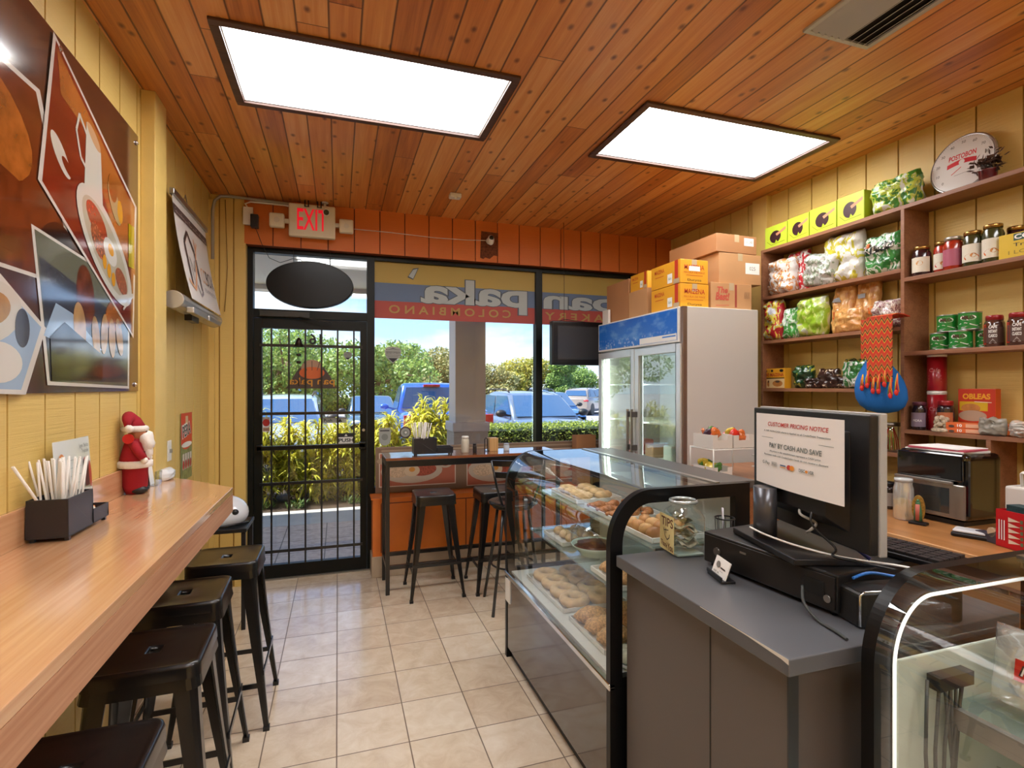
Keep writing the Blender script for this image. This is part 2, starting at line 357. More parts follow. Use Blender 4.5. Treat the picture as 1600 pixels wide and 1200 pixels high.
mb = MB(); mb.box(XL, 4.585, .0, XL+.035, 4.62, ZC-.05); struct('trim_2', mb, plain_y, 'yellow corner strip')
# knee wall under the windows
mb = MB(); mb.box(.272, 4.49, .17, 2.93, 4.72, .643)
for u in (.335, .62, 1.05, 1.5, 1.95, 2.4): mb.box(u, 4.484, .20, u+.008, 4.492, .60, 1)
mb.box(.34, 4.484, .60, 2.9, 4.492, .608, 1); mb.box(.26, 4.475, .635, 2.93, 4.72, .65)
struct('wall_knee', mb, [M('orange_gloss', 'd8742a', .3, var=.06), ogroove_m], 'low orange wall under the shop windows')
mb = MB(); mb.box(.262, 4.478, 0, 2.93, 4.70, .17); struct('baseboard_front', mb, M('base_tile', 'b8a48c', .35, var=.12, vs=6), 'beige tile skirting below the orange wall', bev=.003)
mb = MB(); mb.box(XL, YB, 0, XL+.012, 3.10, .1); mb.box(XL, 3.285, 0, XL+.012, 4.6, .1); struct('baseboard_left', mb, M('base_tile'), bev=.002)

# ---------------------------------------------------------------- storefront frame, glazing, door
GY0, GY1 = 4.70, 4.78
def frame_bars(mb, L):
    for x0, z0, x1, z1 in L: mb.box(x0, GY0, z0, x1, GY1, z1)
w1 = MB(); frame_bars(w1, [(-.69, 0, -.648, 2.695), (.238, 0, .30, 2.695), (-.648, 2.655, .238, 2.695), (-.648, 2.13, .238, 2.20)])
t1 = struct('window_1', w1, black_al, 'glass transom over the door in a black frame', bev=.002)
build('pane', MB().box(-.648, 4.735, 2.20, .238, 4.741, 2.655), glass_w, t1)
w2 = MB(); frame_bars(w2, [(.30, 2.655, 1.785, 2.695), (.30, .65, 1.785, .70), (1.785, .65, 1.848, 2.695)])
t2 = struct('window_2', w2, black_al, 'wide shop window right of the door', bev=.002)
build('pane', MB().box(.30, 4.735, .70, 1.785, 4.741, 2.655), glass_w, t2)
w3 = MB(); frame_bars(w3, [(1.848, 2.655, 2.93, 2.695), (1.848, .65, 2.93, .70), (2.89, .70, 2.93, 2.655)])
t3 = struct('window_3', w3, black_al, 'shop window beside the fridge', bev=.002)
build('pane', MB().box(1.848, 4.735, .70, 2.89, 4.741, 2.655), glass_w, t3)
d = MB(); L = [(-.645, .012, -.585, 2.125), (.183, .012, .235, 2.125), (-.585, 2.045, .183, 2.125), (-.585, .012, .183, .115)]
for x0, z0, x1, z1 in L: d.box(x0, 4.705, z0, x1, 4.755, z1)
door = struct('door_1', d, black_al, 'black aluminium glass door with bars', bev=.002)
build('pane', MB().box(-.585, 4.735, .115, .183, 4.741, 2.045), glass_w, door)
g = MB()
for x in (-.512, -.381, -.255, -.129, -.002, .129): g.box(x-.007, 4.688, .115, x+.007, 4.702, 2.045)
for z in (1.905, 1.35, .779, .23): g.box(-.60, 4.684, z-.012, .20, 4.690, z+.012)
build('grille', g, black_p, door, bev=.001)
b = MB(); b.box(-.62, 4.655, 1.055, .22, 4.683, 1.09); b.box(-.62, 4.655, 1.04, -.58, 4.705, 1.10); b.box(.17, 4.655, 1.04, .225, 4.705, 1.10)
build('push_bar', b, [M('bar_metal', '2b2a27', .3, .8)], door, bev=.004)
b = MB(); b.box(-.60, 4.66, 2.135, -.22, 4.70, 2.185); b.bar((-.30, 4.65, 2.14), (-.05, 4.63, 2.10), .02, .008); build('closer', b, M('closer_metal', '3a3a38', .35, .7), door, bev=.004)
b = MB(); b.box(.19, 4.69, 1.09, .225, 4.706, 1.25); b.at(.207, 4.69, 1.20, rx=PI/2).cyl(.012, 0, .012, 14, 1); build('lock', b, [M('lock_black', '1b1b18', .3, .6), steel], door)
mb = MB(); mb.box(-.69, 4.68, 0, .26, 4.80, .012); struct('trim_3', mb, M('threshold', '8d8a84', .4, .8), 'metal door threshold')
def pl(x, z, y=4.734): return plane_map((x, y, z), (1, 0, 0), (0, 0, 1))      # artwork facing the room
def sticker(parent, name, fn, **k):
    a = Art(**k) if k else None; fn(a); return a
# numbers and stickers on the door glass; lettering is mirrored since it is read from outside
def mir(x, z, y=4.734):
    f = plane_map((x, y, z), (1, 0, 0), (0, 0, 1)); return lambda u, v, h: f(-u, v, h)
ink = M('ink', '15151a', .5); gold = M('sticker_gold', 'c98a1e', .5); sorange = M('sticker_orange', 'c9602a', .5); sbrown = M('sticker_brown', '4a3a34', .55)
sgrey = M('sticker_grey', '9a9d98', .5); sdark = M('sticker_dark', '24222c', .5); sred = M('sticker_red', 'b3201c', .5); swhite = M('sticker_white', 'd9d9d6', .5)
a = Art(mir(-.18, 1.925)); a.text(ink, '16', 0, 0, .085, bold=.02); a.done('number_decal', door)
a = Art(mir(-.206, 1.554)); a.poly(sbrown, [(-.20, 0), (.20, 0), (.12, .14), (.07, .2), (-.07, .2), (-.12, .14)]); a.ell(M('sticker_tan', 'a8826a', .5), 0, .17, .085, .07)
a.ell(sorange, 0, .13, .1, .05); a.text(gold, 'pan paka', 0, .035, .055, w=.36, bold=.012); 
for q in (-.04, 0, .04): a.line(sbrown, [(q, .15), (q*1.6, .23)], .005)
a.done('bakery_decal', door)
a = Art(pl(-.13, 1.262)); a.rect(sgrey, 0, 0, .2, .045); a.text(ink, 'Push', .05, .01, .025, bold=.02); a.poly(ink, [(.13, .008), (.165, .008), (.1475, .036)]); a.done('push_sticker', door)
a = Art(pl(-.002, 1.085)); a.rect(sdark, 0, 0, .135, .088); a.rect(swhite, 0, 0, .135, .055); a.text(ink, 'PUSH', .0675, .014, .028, w=.12, bold=.03); a.poly(swhite, [(.055, .063), (.08, .063), (.0675, .082)]); a.done('push_sign', door)
a = Art(pl(-.583, 1.20)); a.rect(swhite, 0, 0, .055, .12); a.ell(sred, .027, .075, .027, .03); a.rect(M('sticker_tan'), .004, .006, .05, .035); a.rect(ink, .01, .015, .045, .018); a.done('red_sticker', door)
def shield(par, x, z, k, nm):
    a = Art(mir(x, z)); a.poly(sgrey, [(-.5*k, .25*k), (-.42*k, .42*k), (-.25*k, .5*k), (.25*k, .5*k), (.42*k, .42*k), (.5*k, .25*k), (.4*k, -.15*k), (0, -.5*k), (-.4*k, -.15*k)])
    for i, r in enumerate((.32, .2, .0, -.1)): a.line(sdark, [(-.42*k+.1*k*(i > 2), r*k), (.42*k-.1*k*(i > 2), r*k)], .02*k)
    a.text(sdark, 'EARTH BASE', 0, .08*k, .1*k, w=.8*k); a.poly(sdark, [(-.25*k, .36*k), (0, .44*k), (.25*k, .36*k), (0, .39*k)]); a.poly(sdark, [(-.28*k, -.18*k), (.28*k, -.18*k), (0, -.45*k)])
    return a.done(nm, par)
shield(door, .08, 1.83, .07, 'shield_decal'); shield(t2, .458, 1.845, .145, 'shield_decal')
a = Art(pl(.388, 1.13)); a.poly(sgrey, [(-.05, .08), (.05, .08), (.05, -.02)]+[(.05*math.cos(q*PI/12), -.02-.055*math.sin(q*PI/12)) for q in range(13)]+[(-.05, -.02)]); a.rect(sdark, -.04, .05, .04, .06); a.ell(M('sticker_mid', '7c807b', .5), 0, 0, .028); a.done('rounded_decal', t2)
a = Art(pl(.565, 1.165, 4.735)); a.ell(sbrown, 0, 0, .052); a.ell(sgrey, 0, 0, .04); a.ell(M('sticker_mid'), 0, 0, .022); a.ell(swhite, 0.004, 0, .010); a.done('round_decal', t2)
# vinyl banner on the outside of the two windows
vy = M('vinyl_yellow', 'b39a4e', .55); vb = M('vinyl_blue', '5d7190', .55); vr = M('vinyl_red', 'a8453c', .55); vw = M('vinyl_letters', 'a9b3b5', .55); vo = M('vinyl_outline', '4a5560', .55); vt = M('vinyl_gold', 'a8884a', .55)
for m in (vy, vb, vr, vw, vo, vt):
    q = m.node_tree; bs = q.nodes['Principled BSDF']; bs.inputs['Transmission Weight'].default_value = 0
def banner(par, x0, x1, words):
    bx = lambda u, v, h: (x0+u, 4.7345-h*.8, 2.165+v)
    a = Art(bx); W = x1-x0; a.rect(vr, 0, 0, W, .152); a.rect(vb, 0, .152, W, .31); a.rect(vy, 0, .31, W, .49)
    m = lambda u, v, h: bx(W-u, v, h)         # mirrored lettering
    a.f = m
    for body, u, v, h, w in words['big']: a.text(vo, body, u, v, h, w, bold=.05); a.text(vw, body, u, v, h, w*.985, bold=.03)
    for body, u, v, h, w in words['small']: a.text(vt, body, u, v, h, w, bold=.02)
    for p in words.get('acc', []): a.poly(vo, [(q[0]*1.0, q[1]) for q in p]); a.poly(vw, [(p[0][0]*.9+p[2][0]*.1, p[0][1]*.9+p[2][1]*.1), (p[1][0]*.9+p[3][0]*.1, p[1][1]*.9+p[3][1]*.1), (p[2][0]*.9+p[0][0]*.1, p[2][1]*.9+p[0][1]*.1), (p[3][0]*.9+p[1][0]*.1, p[3][1]*.9+p[1][1]*.1)])
    return a.done('flag_banner', par)
banner(t2, .302, 1.783, {'big': [('paka', .58, .16, .21, 1.02)], 'small': [('C O L O M B I A N O', .80, .05, .068, 1.12)], 'acc': [[(1.10, .46), (1.15, .45), (1.20, .37), (1.15, .35)]]})
banner(t3, 1.85, 2.888, {'big': [('pan', .62, .16, .17, .80)], 'small': [('B A K E R Y', .63, .05, .068, .74)]})
# ---------------------------------------------------------------- food board standing on the knee wall
fwood = wood('print_wood', '8d6a4c', '6b4a33', 'z', .6, .5); fred = M('print_red', 'a8604a', .5); fplate = M('print_plate', 'b9a997', .5); fegg = M('print_egg', 'cdb79a', .5)
fyolk = M('print_yolk', 'c98a3a', .5); fbean = M('print_beans', '9c4a35', .6, var=.4, vs=60); frice = M('print_rice', 'c4a98c', .6, var=.3, vs=90); fbread = M('print_bread', 'b87838', .6, var=.3, vs=25); fline = M('print_border', 'cfc4b5', .5)
fb = thing('food_poster_board', 'food photo board standing below the shop window behind the high table', 'poster', (.305, 4.68, .652))
build('backing', MB().box(0, 0, 0, 2.2, .02, .395), M('board_brown', '8a7360', .6), fb, bev=.002)
a = Art(plane_map((0, 0, 0), (1, 0, 0), (0, 0, 1)), base=.001)
a.rect(M('print_tan', '7d6450', .5), .0, .0, 2.2, .385); a.rect(M('print_tan2', 'a08b74', .5), .05, .355, 2.15, .37)
def meal(a, u0, v0, u1, v1, flip=1):
    a.rect(fline, u0, v0, u1, v1); a.rect(fred, u0+.008, v0+.008, u1-.008, v1-.008); W = u1-u0; H = v1-v0; cu = u0+W*.42; cv = v0+H*.45
    a.ell(M('print_tan2'), cu-.1, v1-.07, W*.3, H*.16); a.ell(fplate, cu, cv, W*.40, H*.37); a.ell(fbean, cu+W*.13, cv+H*.03, W*.19, H*.2); a.ell(frice, cu-W*.18, cv-H*.02, W*.15, H*.17); a.ell(fegg, cu, cv+.0, W*.1, H*.17); a.ell(fyolk, cu, cv+.01, W*.04, H*.07)
    a.ell(fplate, u1-W*.14, v0+H*.62, W*.09, H*.13); a.ell(fbean, u1-W*.14, v0+H*.62, W*.06, H*.07)
meal(a, .03, .05, .70, .345); meal(a, .80, .02, 1.45, .335); meal(a, 1.52, .03, 2.1, .33)
a.done('food_print', fb)
# ================================================================ ceiling fittings
lamp_m = M('diffuser', 'ffffff', .5, emit='ffffff', es=8.0)
trimb = wood('fixture_trim', '5a3a2c', '3c241a', 'x', 1, .4); boxin = M('fixture_inner', 'cfc9c2', .5)
labs = ['large glowing panel light in the cedar ceiling, nearer the yellow poster wall', 'large glowing panel light in the cedar ceiling, nearer the grocery shelves']
proto = None
def light_panel(f, lab):
    x0, x1, y0, y1 = f; t = thing('ceiling_light', lab, 'light', (x0, y0, ZC), 0, 'recessed ceiling panel lights'); W = x1-x0; D = y1-y0
    m = MB(); e = .03
    for a, b, c, d_ in ((-e, -e, W+e, .008), (-e, D-.008, W+e, D+e), (-e, .008, .008, D-.008), (W-.008, .008, W+e, D-.008)): m.box(a, b, -.014, c, d_, .0)
    build('trim', m, trimb, t, bev=.003)
    m = MB(); 
    for a, b, c, d_ in ((.0, .0, W, .012), (.0, D-.012, W, D), (.0, .012, .012, D-.012), (W-.012, .012, W, D-.012)): m.box(a, b, .0, c, d_, .05)
    build('housing', m, boxin, t)
    m = MB(); m.box(.012, .012, .035, W-.012, D-.012, .045); build('diffuser', m, lamp_m, t)
    return t
light_panel(FX[0], labs[0]); light_panel(FX[1], labs[1])
for f in FX[2:]: light_panel(f, 'unseen panel light added to the ceiling behind the camera')  # unseen fixtures added to light the room from behind
v = thing('ceiling_vent', 'metal louvred air vent set in the cedar ceiling above the shelves', 'vent', (1.845, 1.30, ZC))
m = MB()
for a, b, c, d_ in ((0, 0, .36, .02), (0, .405, .36, .425), (0, .02, .02, .405), (.34, .02, .36, .405)): m.box(a, b, -.012, c, d_, 0)
build('frame', m, M('vent_grey', 'b9b7b0', .4, .2), v, bev=.002)
m = MB(); m.box(.02, .02, -.003, .34, .405, -.001); build('backing', m, M('vent_dark', '26221f', .7), v)
for k in range(9):
    m = MB(); m.at(.035+k*.036, .0, -.008, ry=.6 if k < 5 else -.6).box(-.019, .02, -.001, .019, .405, .001); build('slat', m, M('vent_grey'), v)
tag(build('smoke_detector', MB().box(-.045, -.035, -.035, .045, .035, 0).box(-.012, -.04, -.05, .012, -.02, -.03), white_pl, loc=(.861, 4.03, ZC), bev=.008), 'small white sensor on the cedar ceiling near the orange band', 'sensor')
tag(build('ceiling_hook', MB().tube([(0, 0, 0), (0, 0, -.09), (.012, 0, -.11)], .003).tube([(0, 0, -.01), (.05, 0, -.01)], .003), M('hook_paint', 'c98a55', .5), loc=(2.48, 4.01, ZC)), 'thin wire hook hanging from the ceiling above the boxes', 'hook')
# ================================================================ things on the front wall
ex = thing('exit_sign', 'lit white EXIT sign with two emergency lamp heads above the door', 'sign', (-.195, YF, 2.765))
build('housing', MB().box(-.175, -.10, 0, .175, -.04, .26), ivory, ex, bev=.012, seg=3); build('bracket', MB().box(-.09, -.04, .06, .09, 0, .2), ivory, ex)
a = Art(plane_map((0, -.10, 0), (1, 0, 0), (0, 0, 1)), base=.001); a.text(M('exit_red', 'e0102a', .5, emit='ff1030', es=.25), 'EXIT', 0, .055, .165, w=.225, bold=.012); a.done('lettering', ex)
for sx in (-1, 1):
    m = MB(); m.box(sx*.175, -.09, .10, sx*.215, -.06, .13); build('lamp_arm', m, ivory, ex)
    h = build('lamp_head', MB().box(sx*.205, -.115, .055, sx*.315, -.06, .165), ivory, ex, bev=.012, seg=3)
    m = MB(); m.at(sx*.26, -.116, .11, rx=PI/2).cyl(.02, 0, .003, 16); build('lens', m, M('lens', 'd8d2c0', .2), h)
m = MB()
for sx in (-.04, .055): m.tube([(sx-.014, -.108, .285), (sx-.014, -.112, .235), (sx+.012, -.112, .235), (sx+.012, -.108, .285)], .005)
build('clip', m, blackpl, ex)
def camera_thing(name, lab, loc, style):
    t = thing(name, lab, 'camera', loc)
    if style == 0:
        m = MB(); m.cyl(.028, -.006, 0, 18).tube([(0, 0, -.005), (0, -.005, -.05), (.01, -.03, -.07)], .011); build('bracket', m, white_pl, t)
        m = MB(); m.at(.012, -.005, -.085, rx=PI/2+.25).cyl(.026, 0, .075, 20); b_ = build('body', m, white_pl, t)
        m = MB(); m.at(.012, -.082, -.104, rx=PI/2+.25).cyl(.021, 0, .006, 20); build('lens', m, M('lens_dark', '15171c', .1), b_)
    else:
        m = MB(); m.at(0, 0, 0, rx=PI/2).cyl(.03, 0, .012, 18).cyl(.012, .01, .04, 12); build('mount', m, white_pl, t)
        m = MB(); m.ball(.0, -.055, -.005, .032, .028, .045, 18); b_ = build('body', m, white_pl, t)
        m = MB(); m.ball(.0, -.078, .01, .02, .01, .02, 14); build('lens', m, M('lens_dark'), b_)
    return t
camera_thing('security_camera', 'white bullet security camera hanging above the EXIT sign', (-.10, 4.55, ZC), 0)
camera_thing('security_camera', 'small round white camera on the dark patch of the orange band', (1.30, YF, 2.885), 1)
m = MB(); m.sheet = True
a = Art(plane_map((1.215, YF, 2.72), (1, 0, 0), (0, 0, 1)), base=.0005); a.poly(M('torn_brown', '6b3a22', .9, var=.4, vs=50), [(0, .01), (.03, .0), (.05, .015), (.09, .005), (.13, .04), (.17, .035), (.17, .245), (.01, .25)]); tag(a.done('torn_patch'), 'dark torn paint patch on the orange band under the round camera', 'patch')
# outlet box, adapter, conduits and cords
ob = thing('outlet_box', 'grey surface outlet box with white plate beside the EXIT sign', 'outlet', (-.665, YF, 2.90))
build('box', MB().box(-.03, -.055, -.06, .03, 0, .06), M('box_grey', '8f8f8c', .4, .6), ob, bev=.004); build('plate', MB().box(-.036, -.061, -.07, .036, -.055, .07), white_pl, ob, bev=.003)
pa = thing('power_adapter', 'black plug-in power adapter below the EXIT sign lamp', 'adapter', (-.62, 4.555, 2.855))
build('body', MB().box(-.02, -.06, -.055, .035, .0, .045), blackpl, pa, bev=.005)
build('cord', MB().tube([(.01, -.03, -.05), (.03, -.01, -.1), (.05, 0.03, -.16), (.1, .06, -.26), (.18, .07, -.29), (.27, .08, -.25), (.33, .09, -.25), (.36, .09, -.28)], .0025, 6), blackpl, pa)
tag(build('grey_conduit', MB().tube([(-.915, 4.585, 2.55), (-.915, 4.585, 2.93), (-.90, 4.585, 3.0), (-.86, 4.585, 3.04), (-.8, 4.585, 3.045), (-.3, 4.585, 3.03), (-.12, 4.58, 3.015)], .011, 10), M('conduit', '9a958a', .5), ), 'grey conduit running from the left corner to the EXIT sign', 'conduit')
tag(build('white_cable', MB().tube([(-.665, 4.60, 2.965), (-.69, 4.59, 3.0), (-.65, 4.59, 3.02), (-.4, 4.6, 3.022), (-.25, 4.6, 3.0)], .007, 8), white_pl), 'white cable looping from the outlet box to the EXIT sign', 'cable')
tag(build('thin_wire', MB().tube([(.13, 4.60, 2.88), (.4, 4.61, 2.882), (.8, 4.61, 2.87), (1.1, 4.61, 2.875), (1.29, 4.60, 2.885)], .003, 6), white_pl), 'thin white wire strung along the orange band to the round camera', 'wire')
tag(build('dangling_wire', MB().tube([(-.83, 4.60, 3.02), (-.825, 4.60, 2.8), (-.815, 4.60, 2.5), (-.825, 4.60, 2.3), (-.835, 4.60, 2.15)], .003, 6), M('cord_tan', '8d6a2c', .5)), 'thin cord hanging down the narrow yellow wall', 'cord')
ov = thing('oval_sign', 'black oval sign hanging in the glass transom over the door', 'sign', (-.212, 4.655, 2.405))
m = MB(); m.prism([(.335*math.cos(i*PI/32), .19*math.sin(i*PI/32)) for i in range(64)], -.022, .022, 'y'); build('panel', m, M('oval_black', '08090a', .25, spec=.25), ov, bev=.006)
m = MB(); m.tube([(.335*math.cos(i*PI/24), .024, .19*math.sin(i*PI/24)) for i in range(49)], .004, 6, cap=False); build('rim', m, M('oval_rim', '2a2f33', .3), ov)
for x in (-.13, .15): build('chain', MB().tube([(x, 0, .172), (x, 0, .285)], .0025, 5), M('chain_dark', '33302c', .5, .5), ov)
ch = thing('hanging_chime', 'small dark bell chime hanging on a string inside the door', 'chime', (-.305, 4.672, 1.90))
build('string', MB().tube([(0, 0, .14), (0, 0, -.30)], .0018, 5), sdark, ch); build('bell', MB().lathe([(.008, .07), (.02, .05), (.036, .0), (.03, .0)], 16), M('bell_brown', '2e201b', .4, .5), ch)
for z in (-.07, -.13, -.30):
    m = MB(); m.ball(0, 0, z, .02 if z > -.2 else .007, .006, .012 if z > -.2 else .03, 10); build('charm', m, M('bell_brown'), ch)
tv = thing('television', 'small black flat television hanging in front of the right window', 'television', (2.10, 4.40, 1.96))
build('casing', MB().box(-.285, -.02, -.195, .285, .05, .20), M('tv_black', '131316', .3), tv, bev=.012, seg=3); build('screen', MB().box(-.23, -.023, -.145, .25, -.019, .155), M('tv_screen', '3c3d41', .25), tv)
build('hanging_wire', MB().tube([(-.15, .02, .2), (-.15, .02, .55), (-.15, .03, 1.1)], .002, 5).tube([(-.2, .02, .2), (-.15, .02, .22), (.1, .02, .2)], .003, 5), blackpl, tv)
# ================================================================ left wall
# big glossy food poster
def poster_left():
    t = thing('food_wall_poster', 'large glossy food photo poster on dark wood print, left wall', 'poster', (XL, 3.045, 1.548))
    W, H = 2.2, 1.25; build('panel', MB().box(0, -W, 0, .008, 0, H), wood('poster_wood', '5b3521', '341a10', 'z', .45, .14, coat=.7, bump=0), t, bev=.001)
    f = plane_map((.008, -W, 0), (0, 1, 0), (0, 0, 1)); a = Art(f, base=.0006)
    def g(n, c, v=.0, vs=20): return M(n, c, .14, coat=.6, var=v, vs=vs)
    wh = g('pp_white', 'd9d2c8'); rd = g('pp_red', '7a2616', .3, 4); og = g('pp_wood', 'b0682e', .2, 6); gy = g('pp_grey', '6a6a58'); gd = g('pp_slate', '3c3b44'); pb = g('pp_blue', '9fb4cc')
    br = g('pp_bread', 'a85f25', .35, 14); bd = g('pp_crust', '6e3216', .4, 20); be = g('pp_roll', 'b58b58', .25, 15); pl_ = g('pp_plate', 'cfcabd'); bn = g('pp_beans', 'a8452a', .4, 60); yk = g('pp_yolk', 'dd9a20'); rc = g('pp_rice', 'a05a3a', .5, 90); yl = g('pp_lime', 'b5a312'); dk = g('pp_dark', '2a1510', .3, 10)
    def Q(y, z): return (W-(3.045-y), z-1.548)
    def quadp(m, P, inset=0):
        c = (sum(p[0] for p in P)/len(P), sum(p[1] for p in P)/len(P)); R = []
        for p in P: d_ = math.hypot(p[0]-c[0], p[1]-c[1]); k = 1-inset/d_; R.append(Q(c[0]+(p[0]-c[0])*k, c[1]+(p[1]-c[1])*k))
        a.poly(m, R)
    # bread photo, far left
    A = [(1.15, 2.50), (2.14, 2.545), (2.42, 1.93), (1.15, 1.90)]; quadp(wh, A); quadp(bd, A, .03)
    a.ell(br, *Q(1.80, 2.34), .30, .16, -.2); a.ell(bd, *Q(1.9, 2.1), .34, .12, -.1); a.ell(be, *Q(1.72, 2.0), .14, .09, .3); a.ell(dk, *Q(2.25, 2.04), .13, .10, .3)
    # meal photo: tilted square
    B = [(2.22, 2.79), (3.01, 2.44), (2.97, 1.80), (2.12, 2.245)]
    # rolls photo
    Cc = [(2.085, 2.09), (2.93, 2.04), (2.92, 1.56), (2.185, 1.575)]; quadp(wh, Cc); quadp(gy, Cc, .022)
    a.poly(gd, [Q(2.13, 2.0), Q(2.9, 1.86), Q(2.89, 1.59), Q(2.2, 1.59)]); a.poly(pb, [Q(2.16, 1.74), Q(2.24, 1.86), Q(2.36, 1.84), Q(2.62, 1.72), Q(2.3, 1.72)])
    a.ell(bd, *Q(2.47, 1.92), .075, .12, .2); a.ell(be, *Q(2.42, 1.8), .05, .09, .2); a.ell(br, *Q(2.75, 1.88), .10, .07, .3)
    for y, z, r in ((2.56, 1.77, .2), (2.64, 1.79, -.1), (2.72, 1.78, .1), (2.8, 1.79, .3)): a.ell(be, *Q(y, z), .035, .085, r)
    a.poly(dk, [Q(2.2, 1.74), Q(2.3, 1.80), Q(2.62, 1.70), Q(2.62, 1.6), Q(2.21, 1.59)])
    quadp(wh, B); quadp(rd, B, .026); a.poly(og, [Q(2.245, 2.745), Q(2.975, 2.42), Q(2.99, 2.1), Q(2.75, 2.22), Q(2.47, 2.56), Q(2.27, 2.60)])
    a.ell(pl_, *Q(2.27, 2.385), .09, .035, -.7); a.ell(rd, *Q(2.32, 2.36), .05, .018, -.5)
    # jug
    a.poly(pl_, [Q(2.47, 2.60), Q(2.60, 2.53), Q(2.62, 2.30), Q(2.45, 2.34)]); a.ell(g('pp_coffee', 'caa078'), *Q(2.535, 2.565), .07, .024, -.5); a.line(pl_, [Q(2.47, 2.55), Q(2.41, 2.60), Q(2.385, 2.53), Q(2.42, 2.44), Q(2.46, 2.42)], .014)
    a.ell(g('pp_paper', 'b59a6a'), *Q(2.74, 2.37), .10, .045, -.9); a.ell(br, *Q(2.72, 2.43), .045, .06, .3); a.ell(yk, *Q(2.80, 2.35), .03, .05, .2); a.rect(yl, *Q(2.90, 2.13), *Q(2.97, 2.33))
    # plate
    a.ell(pl_, *Q(2.66, 2.145), .32, .135, -.58, 40); a.ell(g('pp_plate2', 'b9b09a'), *Q(2.66, 2.145), .27, .105, -.58, 40); a.ell(bn, *Q(2.56, 2.235), .11, .05, -.5); a.ell(rc, *Q(2.57, 2.16), .085, .045, -.75); a.ell(wh, *Q(2.69, 2.145), .075, .048, -.5); a.ell(yk, *Q(2.695, 2.155), .032, .022, -.5); a.ell(rc, *Q(2.81, 2.04), .075, .045, -.6)
    for i in range(3): a.ell(yk, *Q(2.63+i*.045, 2.09-i*.028), .02, .03, .1)
    a.line(pl_, [Q(2.76, 1.96), Q(2.95, 2.0)], .022); a.line(pl_, [Q(2.83, 1.92), Q(2.95, 2.0)], .012)
    # lower left photo with plates
    D = [(1.15, 1.99), (1.9, 1.90), (2.16, 1.765), (2.04, 1.545), (1.15, 1.57)]; quadp(wh, D); quadp(pb, D, .03); a.ell(pl_, *Q(1.85, 1.78), .17, .09, .2); a.ell(be, *Q(1.86, 1.79), .1, .05, .2); a.ell(wh, *Q(1.9, 1.64), .12, .06); a.ell(gd, *Q(2.02, 1.75), .04, .06)
    a.done('print', t)
    for y, z in ((2.27, 2.76), (3.02, 2.755), (1.3, 2.76), (3.0, 1.58)):
        m = MB(); m.at(.008, y-3.045, z-1.548, ry=PI/2).cyl(.011, 0, .006, 14).cyl(.006, .006, .009, 10); build('screw', m, chrome, t)
poster_left()
for q in bpy.data.materials:
    if q.name.startswith('pp_') or q.name == 'poster_wood': q.node_tree.nodes['Principled BSDF'].inputs['Coat IOR'].default_value = 1.9; q.node_tree.nodes['Principled BSDF'].inputs['Coat Weight'].default_value = 1
# retractable banner hung upside up, cassette at the bottom
rb = thing('roll_up_banner', 'white roll-up banner with house-shaped logo and silver cassette, hung in the left corner', 'banner', (-.90, 3.36, 2.05))
Wd = .80; T0, B0 = .50, .0
m = MB(); m.sheet = True
bf = lambda u, v: (.0+.10*(1-v)**1.5, u*Wd+.12, .03+v*.60)
m.grid(bf, 10, 12); build('sheet', m, M('banner_white', 'd9d2cd', .45), rb)
f0 = lambda u, v, h: (bf(u/Wd, v/.60)[0]+.001+h, bf(u/Wd, v/.60)[1], bf(u/Wd, v/.60)[2])
a = Art(f0, base=.001); bk = M('banner_brown', '4b3a38', .5); pk = M('banner_peach', 'd9a077', .5); a.rect(bk, 0, .49, Wd, .545, 8)
a.text(M('banner_text', 'c9bdb8', .5), 'Specializing in Tax and Bookkeeping', Wd/2, .505, .024, w=Wd*.92)
a.line(bk, [(.14, .10), (.14, .36), (.24, .44), (.36, .34), (.36, .10)], .028); a.line(bk, [(.20, .14), (.20, .28), (.26, .2), (.31, .28)], .008); a.line(M('banner_grey', '8c8488', .5), [(.36, .3), (.37, .09), (.30, .06), (.26, .12)], .02)
a.line(pk, [(.06, .12), (.18, .08), (.30, .2), (.40, .36), (.38, .43)], .024); a.line(pk, [(.40, .36), (.45, .42)], .02)
a.text(pk, 'CC', .50, .17, .10, w=.13); a.text(bk, 'BOX', .67, .17, .10, w=.20); a.text(M('banner_grey'), 'EXPRESS', .6, .11, .025, w=.3)
a.done('banner_print', rb)
build('top_rail', MB().box(-.012, .11, .62, .014, Wd+.13, .655), steel, rb, bev=.004); build('cord', MB().tube([(0, .35, .655), (0, .4, .71), (0, .45, .655)], .003, 6), steel, rb)
m = MB(); m.prism([(.04+.055*math.cos(i*PI/8), .0+.05*math.sin(i*PI/8)) for i in range(16)], -.02, Wd+.2, 'y')
# prism axis y uses (x,z)
cas = build('cassette', m, M('cassette_silver', 'b9b6b2', .3, .7), rb, bev=.003)
for y0, y1 in ((.06, .40), (.44, .78)):
    m = MB(); m.box(.085, y0, -.062, .125, y1, -.028); build('foot', m, M('cassette_silver'), cas, bev=.006)
build('catch', MB().box(.03, .25, -.085, .07, .42, -.045), blackpl, cas, bev=.003)
pp = thing('product_poster', 'narrow red and green product poster taped to the left wall', 'poster', (XL+.004, 3.80, .95+.02))
build('sheet', MB().box(0, 0, 0, .002, .26, .43), M('poster_sheet', '8c8f6a', .35), pp)
a = Art(plane_map((.002, 0, 0), (0, 1, 0), (0, 0, 1))); rdp = M('poster_red', 'd0321c', .35); a.rect(M('poster_green', '77824f', .35, var=.4, vs=30), .004, .004, .256, .43); a.rect(rdp, 0, .24, .26, .43); a.ell(rdp, .13, .245, .13, .05)
